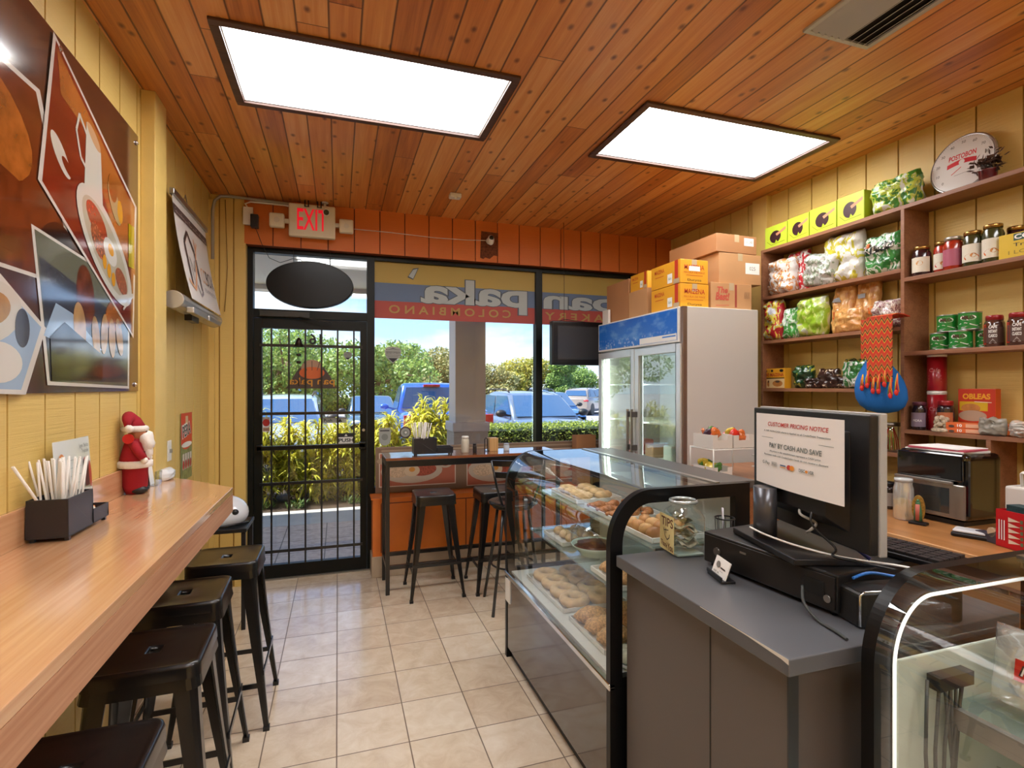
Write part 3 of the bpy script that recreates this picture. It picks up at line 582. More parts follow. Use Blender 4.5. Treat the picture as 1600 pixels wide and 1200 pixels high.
a.rect(M('poster_cream', 'd8b98c', .4), .10, .36, .16, .41); a.text(white_pl, 'PERA', .13, .285, .075, w=.21, bold=.07, rot=.12); a.text(ink, 'PERA', .13, .285, .07, w=.19, bold=.02, rot=.12); a.ell(white_pl, .13, .225, .12, .018)
for i in range(4): a.rect(M('poster_cup', 'd9d2c6', .4), .03+i*.055, .07, .07+i*.055, .17); a.ell(sred, .05+i*.055, .1, .018, .03)
a.done('poster_print', pp)
ol = thing('wall_outlet', 'white light-switch plate low on the left wall beside the narrow poster', 'switch', (XL, 3.57, 1.195))
build('plate', MB().box(0, -.036, -.06, .006, .036, .06), white_pl, ol, bev=.003); build('toggle', MB().box(.006, -.006, -.012, .018, .006, .01), M('toggle', '8c887e', .5), ol)
# wooden wall counter
ledge_m = wood('ledge_laminate', 'd8aa80', 'c48f66', 'y', .8, .2, coat=.8, bump=.04); ledge_m.node_tree.nodes['Principled BSDF'].inputs['Coat IOR'].default_value = 1.65; ledge_f = wood('ledge_edge', 'c99a78', 'ac7655', 'y', 1.0, .4)
lg = thing('wall_counter', 'long wooden eating counter fixed along the left wall', 'counter', (XL, 0, 1.08))
pts = [(0.0, -1.6), (.455, -1.6), (.455, 2.87), (.19, 3.19), (0.0, 3.37)]
m = MB(); m.prism(pts, -.03, 0, 'z'); build('worktop', m, ledge_m, lg, bev=.002)
m = MB(); m.box(.437, -1.6, -.115, .455, 2.87, -.031); m.prism([(.455, 2.87), (.437, 2.87), (.19, 3.17), (.19, 3.19)], -.06, -.031, 'z'); build('fascia', m, ledge_f, lg)
build('backsplash', MB().box(0.001, -1.6, .0, .016, 3.36, .115), ledge_m, lg, bev=.002)
for y in (-.6, .6, 1.8, 2.8):
    m = MB(); m.prism([(0, -.03), (.36, -.03), (.36, -.06), (.03, -.32), (0, -.32)], y-.012, y+.012, 'y'); build('bracket', m, ledge_f, lg)
# bar stools
def make_stool(h=.76):
    t = thing('bar_stool', '', 'stool', (0, 0, 0)); s = .15; r = .035
    def rr(a, z, q=r, n=4):
        P = []
        for cx, cy, st in ((a-q, a-q, 0), (-a+q, a-q, 1), (-a+q, -a+q, 2), (a-q, -a+q, 3)):
            for i in range(n+1): b = (st+i/n)*PI/2; P.append((cx+q*math.cos(b), cy+q*math.sin(b), z))
        return P
    # seat: rim rolled, dished, with a real hand slot
    n = 28; m = MB(); outer = rr(s, h-.012, n=6); N = len(outer)
    slot = []
    for i in range(N):
        b = math.atan2(outer[i][1], outer[i][0]); c_, s_ = math.cos(b), math.sin(b); k = 1/((abs(c_)/.040)**4+(abs(s_)/.019)**4)**.25
        slot.append((k*c_, k*s_, h-.0062))
    rings = [[(x, y, z-.03) for x, y, z in rr(s+.002, h-.012, n=6)], outer, [(x*.985, y*.985, h-.003) for x, y, z in outer], [(x*.95, y*.95, h) for x, y, z in outer], [(x*.90, y*.90, h-.003) for x, y, z in outer], [(x*.82, y*.82, h-.0048) for x, y, z in outer], [(x*.5, y*.5, h-.005) for x, y, z in outer], [(x*1.18, y*1.3, h-.0052) for x, y, z in slot], slot, [(x, y, z-.012) for x, y, z in slot]]
    m.loft(rings, 0, True, False); build('seat', m, black_p, t)
    m = MB(); m.loft([rr(s-.004, h-.018, n=4), rr(s+.004, h-.075, n=4), rr(s, h-.075, n=4), rr(s-.008, h-.018, n=4)], 0, False, False); build('apron', m, black_p, t)
    ft = .205
    for sx, sy in ((1, 1), (-1, 1), (-1, -1), (1, -1)):
        m = MB(); R = []
        for k in range(7):
            q = k/6; z = (h-.03)*(1-q)+.012*q; c = .138+(ft-.138)*(q**1.15); wd = .062*(1-q)+.020*q
            o1 = (sx*c, sy*c, z); R.append([(sx*c, sy*(c-wd), z), (sx*(c-.0), sy*(c-.3*wd), z), (sx*(c-.12*wd), sy*(c-.12*wd), z), (sx*(c-.3*wd), sy*c, z), (sx*(c-wd), sy*c, z), (sx*(c-wd), sy*(c-.006), z), (sx*(c-.006-.2*wd), sy*(c-.006-.2*wd), z), (sx*(c-.006), sy*(c-wd), z)])
        m.loft(R, 0, False, True); l = build('leg', m, black_p, t)
        m = MB(); m.box(sx*(ft+.003), sy*(ft+.003), 0, sx*(ft-.024), sy*(ft-.024), .02); build('rubber_foot', m, blackpl, l)
    m = MB(); c1 = .18
    for a, b_ in (((-c1, -c1), (c1, -c1)), ((c1, c1), (-c1, c1))): m.bar((a[0], a[1], .255), (b_[0], b_[1], .255), .006, .022)
    for a, b_ in (((-c1-.0, -c1), (-c1, c1)), ((c1, -c1), (c1, c1))): m.bar((a[0], a[1], .20), (b_[0], b_[1], .20), .006, .022)
    build('footrest', m, black_p, t)
    return t
st0 = make_stool()
G = 'black metal bar stools under the wall counter'
st0.location = (-.505, 2.85, 0); st0.rotation_euler = (0, 0, PI/2); tag(st0, 'black metal bar stool under the wall counter, nearest the door', 'stool', G)
copy_thing(st0, (-.575, 2.40, 0), PI/2+.03, 'black metal bar stool under the wall counter, second from the door')
copy_thing(st0, (-.54, 1.91, 0), PI/2+.02, 'black metal bar stool under the wall counter, third from the door')
copy_thing(st0, (-.545, 1.36, 0), PI/2+.02, 'black metal bar stool under the wall counter, nearest the camera')
for c in C.objects:
    if c.get('label', '').endswith('nearest the door'): c['group'] = G
s5 = copy_thing(st0, (.70, 4.07, 0), 0.0, 'black metal bar stool in front of the high window table, left one'); s5['group'] = 'bar stools at the window table'
s6 = copy_thing(st0, (1.19, 4.05, 0), .0, 'black metal bar stool at the high window table, beside the round chair'); s6['group'] = 'bar stools at the window table'
# white helmet-like cover on a low support in the corner
hp = thing('white_helmet', 'smooth white helmet with dark vents behind the far stool in the left corner', 'helmet', (-.74, 3.95, .66))
m = MB(); m.ball(0, 0, .07, .17, .14, .12, 24); build('shell', m, M('helmet_white', 'dfe3ea', .15, coat=.5), hp)
for y, z in ((-.10, .10),):
    m = MB(); m.ball(.10, -.10, .09, .025, .02, .02, 10); m.ball(-.02, -.135, .09, .03, .02, .018, 10); build('vent', m, blackpl, hp)
m = MB(); m.tube([(-.165, -.0, .0), (-.1, -.12, .0), (.03, -.142, .01), (.13, -.09, .01), (.165, 0, .0)], .007, 6); build('edge_strip', m, blackpl, hp)
cb = thing('side_stand', 'low dark stand in the left corner holding the white helmet', 'stand', (-.74, 3.95, 0))
build('shelf', MB().box(-.18, -.17, .63, .18, .17, .655), blackpl, cb, bev=.004)
for x in (-.16, .16):
    for y in (-.15, .15): build('leg', MB().box(x-.012, y-.012, 0, x+.012, y+.012, .63), blackpl, cb)
# things on the wall counter
def caddy(loc, rz, lab, straws=True):
    t = thing('napkin_caddy', lab, 'caddy', loc, rz); k = M('caddy_black', '232328', .3); m = MB(); z0 = .012
    def tray(m, x0, y0, x1, y1, h, w_=.004):
        m.box(x0, y0, z0, x1, y1, z0+w_); m.box(x0, y0, z0+w_, x0+w_, y1, h); m.box(x1-w_, y0, z0+w_, x1, y1, h); m.box(x0+w_, y0, z0+w_, x1-w_, y0+w_, h); m.box(x0+w_, y1-w_, z0+w_, x1-w_, y1, h)
    tray(m, -.055, -.16, .055, .02, .135); build('tall_compartment', m, k, t, bev=.0015)
    m = MB(); tray(m, -.055, .022, .055, .15, .062); build('low_tray', m, k, t, bev=.0015)
    m = MB()
    for x in (-.045, .045):
        for y in (-.14, .135): m.box(x-.006, y-.006, 0, x+.006, y+.006, z0)
    build('foot', m, k, t); return t
cd1 = caddy((-.865, 2.19, 1.08), 0.0, 'black caddy of straws and sachets on the wall counter')
straw_m = M('straw_paper', 'e6e1da', .6)
def straw_bunch(base, n, sx, sy, L, lab, grp, lean=.05, r=.0035):
    random.seed(int(abs(base[0]*1000)+n)); p = None
    for i in range(n):
        x = random.uniform(-sx, sx); y = random.uniform(-sy, sy); a = random.uniform(-lean, lean); b_ = random.uniform(-lean, lean)
        if p is None:
            p = build('paper_straw', MB().cyl(r, 0, L, 8), straw_m); o = p; tag(o, lab, 'straw', grp)
        else: o = p.copy(); C.objects.link(o)
        o.location = (base[0]+x, base[1]+y, base[2]); o.rotation_euler = (-b_*2.6+y*2.2*-1, a*2.2+x*2.2, 0)
straw_bunch((-.865, 2.115, 1.10), 34, .035, .05, .235, 'white paper-wrapped straw standing in the caddy on the wall counter', 'wrapped straws in the wall counter caddy')
o = tag(build('paper_straw', MB().cyl(.0045, 0, .27, 8), straw_m, loc=(-.865, 2.10, 1.10)), 'white paper straw leaning out of the wall counter caddy towards the camera', 'straw'); o.rotation_euler = (.5, -.25, 0)
for i in range(5):
    o = build('condiment_sachet', MB().ball(0, 0, .015, .022, .012, .028, 10, nz=.4, seed=i), M(f'sachet{i%3}', ['e8e4dc', 'c9702a', 'd8d0c0'][i % 3], .4)); o.location = (-.885+.02*(i % 3), 2.24+.02*i, 1.098+.012*(i % 2)); tag(o, 'small sachet in the low tray of the wall counter caddy', 'sachet', 'sachets in the low caddy tray')
mn = thing('menu_card', 'laminated menu card leaning on the wall behind the straw caddy', 'menu', (-.915, 2.16, 1.082), 0)
m = MB(); m.sheet = True; m.grid(lambda u, v: (.028-.02*v+.004*math.sin(u*3), u*.27, v*.30), 6, 6); build('sheet', m, M('menu_paper', 'd8dcd9', .2, coat=.6), mn)
a = Art(lambda u, v, h: (.030-.02*v/.3+.004*math.sin(u/.27*3)+h, u, v), base=.002); a.ell(M('menu_orange', 'd08040', .4, var=.3, vs=60), .04, .12, .025, .05); a.ell(M('menu_green', '6c8a55', .4, var=.4, vs=60), .035, .2, .02, .03); a.ell(M('menu_orange'), .04, .24, .016, .016)
a.rect(M('menu_cola', '4a1c18', .4), .2, .12, .235, .22); a.ell(sred, .217, .22, .018, .008); a.ell(M('menu_berry', 'a8402c', .4), .245, .16, .012, .05); a.rect(M('menu_blue', 'b9cbe0', .4), .19, .05, .24, .10); a.text(ink, 'Jugos / Bebidas', .205, .265, .014, w=.08); a.text(ink, 'Tropicales', .212, .245, .014, w=.06)
for i in range(7): a.line(M('menu_grey', '9aa09c', .5), [(.08, .06+i*.028), (.17, .06+i*.028)], .003)
a.done('menu_print', mn)
# santa
sa = thing('christmas_figure', 'plush bearded Christmas figure in red coat and hat standing on the wall counter', 'figurine', (-.885, 2.85, 1.081), .15)
sr = M('santa_red', '9c1120', .85, bump=.3, bs=150); sw = M('santa_fur', 'e9e2da', .95, bump=.8, bs=90); sk = M('santa_skin', 'b0704c', .6)
body = MB(); body.lathe([(.034, .0), (.05, .035), (.052, .12), (.062, .125), (.056, .17), (.045, .215), (.035, .25), (.02, .262)], 20); build('coat', body, sr, sa)
build('trousers', MB().lathe([(.042, .035), (.05, .10), (.05, .13)], 18).box(-.03, -.03, .028, .03, .03, .05), M('santa_red2', '8a0f1c', .85), sa)
m = MB()
for y in (-.025, .025): m.ball(.018, y, .018, .036, .022, .019, 12)
build('boot', m, M('boot_black', '1a1718', .4), sa)
m = MB(); m.lathe([(.058, .118), (.070, .122), (.070, .148), (.058, .152)], 22); build('fur_hem', m, sw, sa)
m = MB(); m.ball(.012, 0, .275, .038, .036, .04, 16); head = build('head', m, sk, sa); m = MB(); m.ball(.052, 0, .272, .009, .009, .008, 8); build('nose', m, M('nose', 'b8604a', .6), head)
m = MB()
for y in (-.014, .014): m.ball(.046, y, .284, .004, .004, .004, 6)
build('eye', m, ink, head)
m = MB(); m.ball(.045, 0, .235, .032, .042, .05, 14, nz=.3, seed=3); m.ball(.05, .0, .19, .02, .03, .04, 12, nz=.3); build('beard', m, sw, sa)
m = MB(); m.tube([(0.0, -.0, .298), (-.01, .0, .33), (-.02, -.02, .35), (-.02, -.055, .34), (-.015, -.075, .31)], .042, 14, r2=.012); hat = build('hat', m, sr, sa)
m = MB(); m.tube([(.042*math.cos(i*PI/8), .042*math.sin(i*PI/8), .296) for i in range(17)], .014, 8, cap=False); build('hat_trim', m, sw, hat); m = MB(); m.ball(-.01, -.08, .30, .018, n=12, nz=.2); build('pompom', m, sw, hat)
for sy in (-1, 1): 
    m = MB(); m.tube([(0, sy*.04, .23), (.02, sy*.07, .20), (.04, sy*.065, .165)], .02, 10, r2=.015); arm = build('sleeve', m, sr, sa); m = MB(); m.ball(.045, sy*.062, .155, .015, n=10); build('mitten', m, sw, arm)
m = MB(); m.at(-.015, -.062, .255, rx=PI/2).cyl(.022, 0, .004, 18); build('red_tag', m, M('tag_red', 'c81818', .4), sa)
m = MB(); m.tube([(.02, -.048, .19), (.055, 0, .192), (.02, .048, .19)], .008, 6, flat=.5); build('belt', m, ink, sa)
def flatbag(name, lab, cat, loc, w_, h_, d_, m, rz=0, nz=.25, seed=1, tilt=0, group=None, art=None):
    t = MB(); rnd = random.Random(seed)
    def F(u, v, sgn):
        a = (u-.5)*2; b = (v-.5)*2; e = max(0, (1-abs(a)**3))*max(0, (1-abs(b)**4)); n_ = noise.noise(Vector((u*4+seed*3.1, v*4, sgn*2+seed)))+.5*noise.noise(Vector((u*9+seed, v*11, sgn)))
        return (sgn*(d_/2*(e**.5)*(1+nz*n_))+.0, (u-.5)*w_*(1+.05*math.sin(v*7+seed)), v*h_+.01*n_*h_/.2*(1 if 0 < v < 1 else 0))
    t.grid(lambda u, v: F(u, v, 1), 14, 16); t.grid(lambda u, v: F(1-u, v, -1), 14, 16)
    o = build(name, t, m, loc=loc, rz=rz); o.rotation_euler = (0, tilt, rz)
    return tag(o, lab, cat, group) if lab else o
cr = thing('card_holder', 'clear acrylic holder of flyers and cards beside the plush Christmas figure', 'holder', (-.90, 3.02, 1.081))
build('acrylic_pocket', MB().box(0, 0, 0, .05, .10, .003).box(.045, 0, 0, .048, .10, .07), glassy('acrylic', (.9, .95, 1), .08), cr)
build('white_card', MB().at(.0, .0, .0, ry=-.12).box(.02, .02, .0, .022, .085, .17), paper, cr); build('flyer', MB().at(.0, .0, .0, ry=-.1).box(.006, .04, .0, .008, .12, .2), M('flyer', '8c8a90', .5, var=.5, vs=60), cr)
flatbag('tissue_pack', 'crumpled clear tissue pack lying at the far end of the wall counter', 'pack', (-.86, 3.22, 1.08), .13, .06, .07, M('tissue_white', 'd9dce0', .3, coat=.5, bump=.5, bs=60), seed=5)
flatbag('clear_bag', 'small crumpled clear bag leaning on the wall between the Christmas figure and the cards', 'bag', (-.915, 2.97, 1.081), .08, .23, .03, glassy('film', (.93, .95, .97), .25, .15, milky=.35), seed=9)
# ================================================================ high table at the window
ht = thing('high_table', 'high bar table with wood top and black square-tube frame by the window', 'table', (.34, 4.07, 0))
TW, TD, TH = 1.42, .36, 1.03
build('tabletop', MB().box(0, 0, TH-.02, TW, TD, TH), wood('table_wood', '8e5434', '6a3720', 'x', 1, .15, coat=.6, bump=.03), ht, bev=.002)
m = MB()
for y in (0.0, TD-.03): m.box(.005, y+.001, TH-.07, TW-.005, y+.029, TH-.0205); m.box(.005, y+.002, .19, TW-.005, y+.028, .22)
for x in (0.01, TW-.02): m.box(x, .01, .20, x+.01, .02, TH-.05)
for x in (0.0, TW-.03): m.box(x+.002, .015, TH-.068, x+.028, TD-.015, TH-.022); m.box(x+.002, .015, .192, x+.028, TD-.015, .218)
build('frame', m, black_p, ht, bev=.002)
for x in (0.0, TW-.03):
    for y in (0.0, TD-.03): build('leg', MB().box(x, y, 0, x+.03, y+.03, TH-.0205), black_p, ht, bev=.002)
cd2 = caddy((.73, 4.22, TH), -PI/2+0.0, 'black caddy with straws on the high window table')
cd2.rotation_euler = (0, 0, -PI/2); cd2.location = (.72, 4.20, TH); 
# mirrored so the tall compartment is on the left
straw_bunch((.625, 4.20, TH+.02), 22, .035, .03, .24, 'white straw fanned out of the caddy on the window table', 'straws in the window table caddy', .09)
def jar(name, lab, cat, loc, r, h, body, lid=None, lidr=None, lh=.02, prof=None, group=None, n=20):
    t = thing(name, lab, cat, loc, 0, group); prof = prof or [(r*.9, 0), (r, .006), (r, h*.72), (r*.86, h*.84), (r*.8, h-lh)]
    build('body', MB().lathe(prof, n), body, t)
    if lid: build('lid', MB().lathe([((lidr or r*.88), h-lh), ((lidr or r*.88)*1.02, h-lh*.2), ((lidr or r*.88)*.94, h)], n), lid, t)
    return t
j = jar('sugar_jar', 'clear sugar jar with white lid on the high window table', 'jar', (.99, 4.24, TH), .032, .135, M('sugar', 'c9c0ae', .6), white_pl)
jar('pepper_shaker', 'small dark shaker beside the sugar jar on the window table', 'shaker', (1.06, 4.2, TH), .017, .075, M('shaker_dark', '2a2524', .3), blackpl)
jar('glass_shaker', 'small clear salt shaker near the right end of the window table', 'shaker', (1.35, 4.26, TH), .025, .06, M('shaker_clear', 'c2ccd6', .1, coat=.6), steel)
hn = thing('napkin_holder', 'wooden napkin holder with black wire sides on the window table', 'holder', (1.22, 4.28, TH)); build('block', MB().box(-.02, -.03, 0, .055, .05, .11), wood('holder_wood', 'c9a06a', 'a87c48', 'z', 1, .5), hn, bev=.002)
build('wire_side', MB().tube([(-.06, -.02, .0), (-.06, -.02, .1), (-.05, -.02, .115), (-.035, -.02, .1), (-.035, -.02, 0)], .004, 6).tube([(-.06, -.02, .004), (0, -.02, .004)], .003, 6), blackpl, hn)
# round-seated chair
chn = thing('bar_chair', 'black high chair with round metal seat and curved two-bar back', 'chair', (1.20, 3.63, 0), -.1)
build('seat', MB().lathe([(0.002, .738), (.10, .74), (.165, .752), (.18, .748), (.182, .735), (.17, .728), (.002, .728)], 32, cap=False), M('seat_black', '17171b', .22, .3, coat=.4), chn)
build('seat_ring', MB().tube([(.14*math.cos(i*PI/16), .14*math.sin(i*PI/16), .715) for i in range(33)], .012, 8, cap=False), black_p, chn)
for sx, sy in ((-1, -1), (1, -1), (1, 1), (-1, 1)): build('leg', MB().tube([(sx*.09, sy*.09, .72), (sx*.125, sy*.125, .4), (sx*.18, sy*.18, .0)], .011, 10), black_p, chn)
build('footrest', MB().tube([(.155*math.cos(i*PI/16)*1.0, .155*math.sin(i*PI/16), .30) for i in range(33)], .007, 6, cap=False), black_p, chn)
bk_arc = lambda z, r, t: [(r*math.sin(q*PI/10)*1.0, r*.55*math.cos(q*PI/10)*-1+.02, z) for q in range(-4, 5)]
for s_ in (-1, 1): build('back_post', MB().tube([(s_*.10, -.13, .73), (s_*.15, -.165, .88), (s_*.185, -.155, 1.06)], .008, 8), black_p, chn)
for z in (1.045, .965):
    m = MB(); R = []
    for q in range(13):
        u = -1+q/6; x = .185*u*(1 if z > 1 else .93); y = -.155-.06*(1-u*u); R.append([(x, y-.004, z-.02), (x, y+.004, z-.02), (x, y+.004, z+.02), (x, y-.004, z+.02)])
    m.loft(R, 0, False, True); build('back_rail', m, black_p, chn)
# ================================================================ glass-door fridge
fr = thing('display_fridge', 'tall white two-door glass display fridge with blue header', 'fridge', (2.14, 2.955, 0))
FW, FD, FH = 1.165, .625, 2.10
wh_p = M('fridge_white', 'c9c4be', .3, coat=.2); al_w = M('fridge_alu', 'd5d5d3', .3, .5); fin = M('fridge_inside', 'dfe8e4', .5)
build('side_panel', MB().box(.045, -.0, .08, FD, .03, FH), wh_p, fr, bev=.004); build('side_panel', MB().box(.045, FW-.03, .08, FD, FW, FH), wh_p, fr, bev=.004)
m = MB(); m.box(FD-.03, .03, .08, FD, FW-.03, FH); m.box(.045, .03, FH-.03, FD-.03, FW-.03, FH); m.box(.045, .03, .08, FD-.03, FW-.03, .30); m.box(.05, .03, 1.84, FD-.03, FW-.03, 1.87); build('cabinet_liner', m, fin, fr)
build('plinth', MB().box(.06, .02, 0, FD-.02, FW-.02, .08), blackpl, fr)
build('corner_strip', MB().box(.012, -.002, .08, .044, .03, FH), M('strip_brown', '8a7468', .25, .6), fr, bev=.002)
hb = build('header', MB().box(.0, .0301, 1.865, .044, FW, FH), M('header_white', 'dcdcda', .35), fr, bev=.003)
def header_mat():
    t = NT('header_blue'); s = t.n('ShaderNodeSeparateXYZ', {0: (t.n('ShaderNodeTexCoord'), 'Object')})
    n = t.n('ShaderNodeTexNoise', {'Vector': t.obj((1, 6, 14)), 'Scale': 1.0, 'Detail': 6.0}); n2 = t.n('ShaderNodeTexVoronoi', {'Vector': t.obj((1, 38, 38)), 'Scale': 1.0})
    low = t.math('MULTIPLY', t.math('SUBTRACT', 1.965, (s, 'Z')), 9.0, clamp=True); wv = t.math('MULTIPLY', t.math('GREATER_THAN', .35, (n2, 'Distance')), low)
    c = t.mix(t.ramp(n, [(.5, (0, 0, 0)), (.75, (.6, .6, .6))]), '1668c9', '7db6ea'); c2 = t.mix(t.math('MULTIPLY', wv, .75), c, 'd5e6f5'); t.link(c2, 'Base Color'); t.b.inputs['Roughness'].default_value = .25; return t.m
a = Art(lambda u, v, h: (-h, FW-u, v), base=.001); a.rect(header_mat(), .015, 1.88, FW-.045, 2.09); a.rect(white_pl, .66, 1.882, FW-.05, 1.925); a.rect(M('blue_wave', '3a7fd0', .3), .95, 1.905, FW-.06, 1.915); a.done('header_print', hb)
for k, (y0, y1) in enumerate(((.012, .578), (.586, FW-.002))):
    m = MB(); w_ = .05
    for p in ((y0, .12, y0+w_, 1.855), (y1-w_, .12, y1, 1.855), (y0+w_, .12, y1-w_, .20), (y0+w_, 1.80, y1-w_, 1.855)): m.box(0, p[0], p[1], .042, p[2], p[3])
    dr = build('door', m, al_w, fr, bev=.003)
    build('door_glass', MB().box(.015, y0+w_, .20, .021, y1-w_, 1.80), glassy('fridge_glass', (.93, .97, .95), .10), dr)
    yh = y1-.025 if k == 0 else y0+.025; m = MB(); m.bar((-.04, yh, 1.07), (-.04, yh, 1.40), .022, .012); h_ = build('handle', m, steel, dr, bev=.003)
    m = MB(); m.box(-.045, yh-.014, 1.09, .0, yh+.014, 1.13); m.box(-.045, yh-.014, 1.34, .0, yh+.014, 1.38); build('handle_bracket', m, M('bracket_dark', '4a4542', .4), dr)
m = MB()
for k in range(5): m.box(.08, .04, .42+k*.29, FD-.04, FW-.04, .43+k*.29)
for z in (.42, .71, 1.0, 1.29, 1.58): pass
build('shelf', m, M('shelf_wire', 'e8ece9', .4), fr)
build('light_strip', MB().box(.045, 1.08, .25, .06, 1.10, 1.8), M('led_white', 'ffffff', .5, emit='f2fff8', es=6), fr)
build('light_strip', MB().box(.06, .572, .25, .07, .588, 1.8), M('led_white'), fr)
random.seed(4)
for k, z in enumerate((.43, .72, 1.01)):
    for i in range(4):
        tag(build('stored_container', MB().box(-.09, -.055, 0, .09, .055, .10+.02*(i % 2)), M(f'tub{(i+k)%3}', ['c9d3c4', 'b58e6a', 'b0625a'][(i+k) % 3], .5), loc=(2.42, 3.14+.25*i, z), bev=.012), 'pale tub on a shelf inside the glass-door fridge', 'tub', 'tubs inside the fridge')
# ---- cartons on top
cb1 = M('cardboard', 'a9764c', .75, var=.06, vs=5); cb2 = M('cardboard_light', 'b98a5d', .75, var=.06, vs=5); mzy = M('maizena_yellow', 'dc9c1f', .55); mzr = M('maizena_red', 'b8331c', .55); tape = M('tape', 'b9a384', .25, coat=.4)
def carton(lab, x0, y0, z0, x1, y1, z1, m, art=None, rz=0, group='cartons on top of the fridge', top=True):
    cx, cy = (x0+x1)/2, (y0+y1)/2; t = thing('carton', lab, 'box', (cx, cy, z0), rz, group); W, D, H = (x1-x0)/2, (y1-y0)/2, z1-z0
    build('carton_body', MB().box(-W, -D, 0, W, D, H), m, t, bev=.003)
    a = Art(plane_map((-W, -D, 0), (1, 0, 0), (0, 0, 1)), base=.0008)              # face towards the camera
    b_ = Art(plane_map((-W, D, 0), (0, -1, 0), (0, 0, 1)), base=.0008)             # left face
    if art: art(a, b_, 2*W, 2*D, H)
    if a.mb.f: a.done('front_print', t)
    if b_.mb.f: b_.done('side_print', t)
    m2 = MB(); m2.box(-.02, -D-.0003, H-.05, .02, -D+.0, H); m2.box(-.02, -D, H, .02, D, H+.0012); build('tape', m2, tape, t)
    return t
def mz(a, b, W, D, H):
    a.text(mzr, 'MAIZENA', W*.5, H*.58, H*.2, w=W*.72, bold=.01); a.text(mzr, 'FECULA DE MAIZ', W*.5, H*.42, H*.07, w=W*.75); a.line(mzr, [(W*.2, H*.33), (W*.8, H*.33)], .003); a.text(ink, 'Duryea', W*.5, H*.1, H*.09, w=W*.5)
    b.text(mzr, 'MAIZENA', D*.30, H*.65, H*.17, w=D*.34, bold=.01); b.line(mzr, [(D*.15, H*.5), (D*.45, H*.5)], .004); b.rect(mzr, D*.82, 0, D*.93, H); b.rect(white_pl, D*.58, H*.1, D*.74, H*.5); b.text(M('green_ink', '3c7a4a', .5), 'Sello', D*.66, H*.24, H*.12, w=D*.1); b.rect(tape, D*.78, H*.02, D*.97, H*.22)
def mz2(a, b, W, D, H): mz(a, b, W, D, H); a.rect(white_pl, W*.3, H*.52, W*.7, H*.72)
def best(a, b, W, D, H):
    f = M('best_red', 'c25544', .6); a.text(f, 'The', W*.28, H*.62, H*.22, shear=.2, bold=.03); a.text(f, 'Best!', W*.28, H*.36, H*.26, w=W*.34, shear=.2, bold=.04); a.line(f, [(W*.12, H*.14), (W*.44, H*.17)], .004); a.rect(M('best_patch', '9c4436', .7), W*.58, H*.1, W*.63, H*.95); a.text(M('best_ink', '5c4436', .6), '//////', W*.88, H*.45, H*.25, w=W*.14)
def lbl(a, b, W, D, H): a.rect(paper, W*.62, H*.35, W*.96, H*.72); a.text(M('grey_ink', '77736e', .6), '025', W*.79, H*.48, H*.12)
def lbl2(a, b, W, D, H): a.rect(paper, W*.68, H*.45, W*.92, H*.88); a.text(M('grey_ink'), 'US 240', W*.8, H*.6, H*.14, w=W*.18)
T = FH
carton('yellow printed carton directly on the fridge, lower of the front pair', 2.165, 3.0, T, 2.39, 3.345, T+.16, mzy, mz)
carton('yellow printed carton with a white label, upper of the front pair on the fridge', 2.165, 3.0, T+.163, 2.385, 3.345, T+.322, mzy, mz2)
carton('brown carton with red script printing on the fridge', 2.415, 3.01, T, 2.76, 3.40, T+.185, cb2, best)
carton('plain brown carton with white label sitting on the red-printed carton', 2.50, 3.03, T+.188, 2.86, 3.42, T+.40, cb2, lbl)
carton('widest brown carton at the very top of the stack on the fridge', 2.47, 3.03, T+.403, 2.82, 3.56, T+.53, cb1, lbl2, .02)
carton('plain brown carton at the back of the fridge top by the window', 2.20, 3.72, T, 2.55, 4.08, T+.33, cb1)
carton('small plain brown carton between the yellow cartons and the back one', 2.19, 3.44, T, 2.50, 3.70, T+.21, cb2)
carton('yellow printed carton lying on the small brown carton', 2.20, 3.45, T+.212, 2.5, 3.69, T+.34, mzy, mz)
tag(build('folded_carton', MB().box(0, 0, 0, .02, .10, .12).box(.03, .03, 0, .05, .13, .12), M('white_flute', 'd8d4cc', .6), loc=(2.17, 4.0, T+.001)), 'small white folded card pieces at the far end of the fridge top', 'card')
sbx = thing('open_carton', 'small open brown carton on the window sill beside the fridge', 'box', (2.12, 4.52, .651)); m = MB()
for q in ((0, 0, .2, .006), (0, .094, .2, .1), (0, .006, .006, .094), (.194, .006, .2, .094)): m.box(q[0], q[1], 0, q[2], q[3], .46)
m.box(0, 0, 0, .2, .1, .004); build('carton_body', m, cb1, sbx)
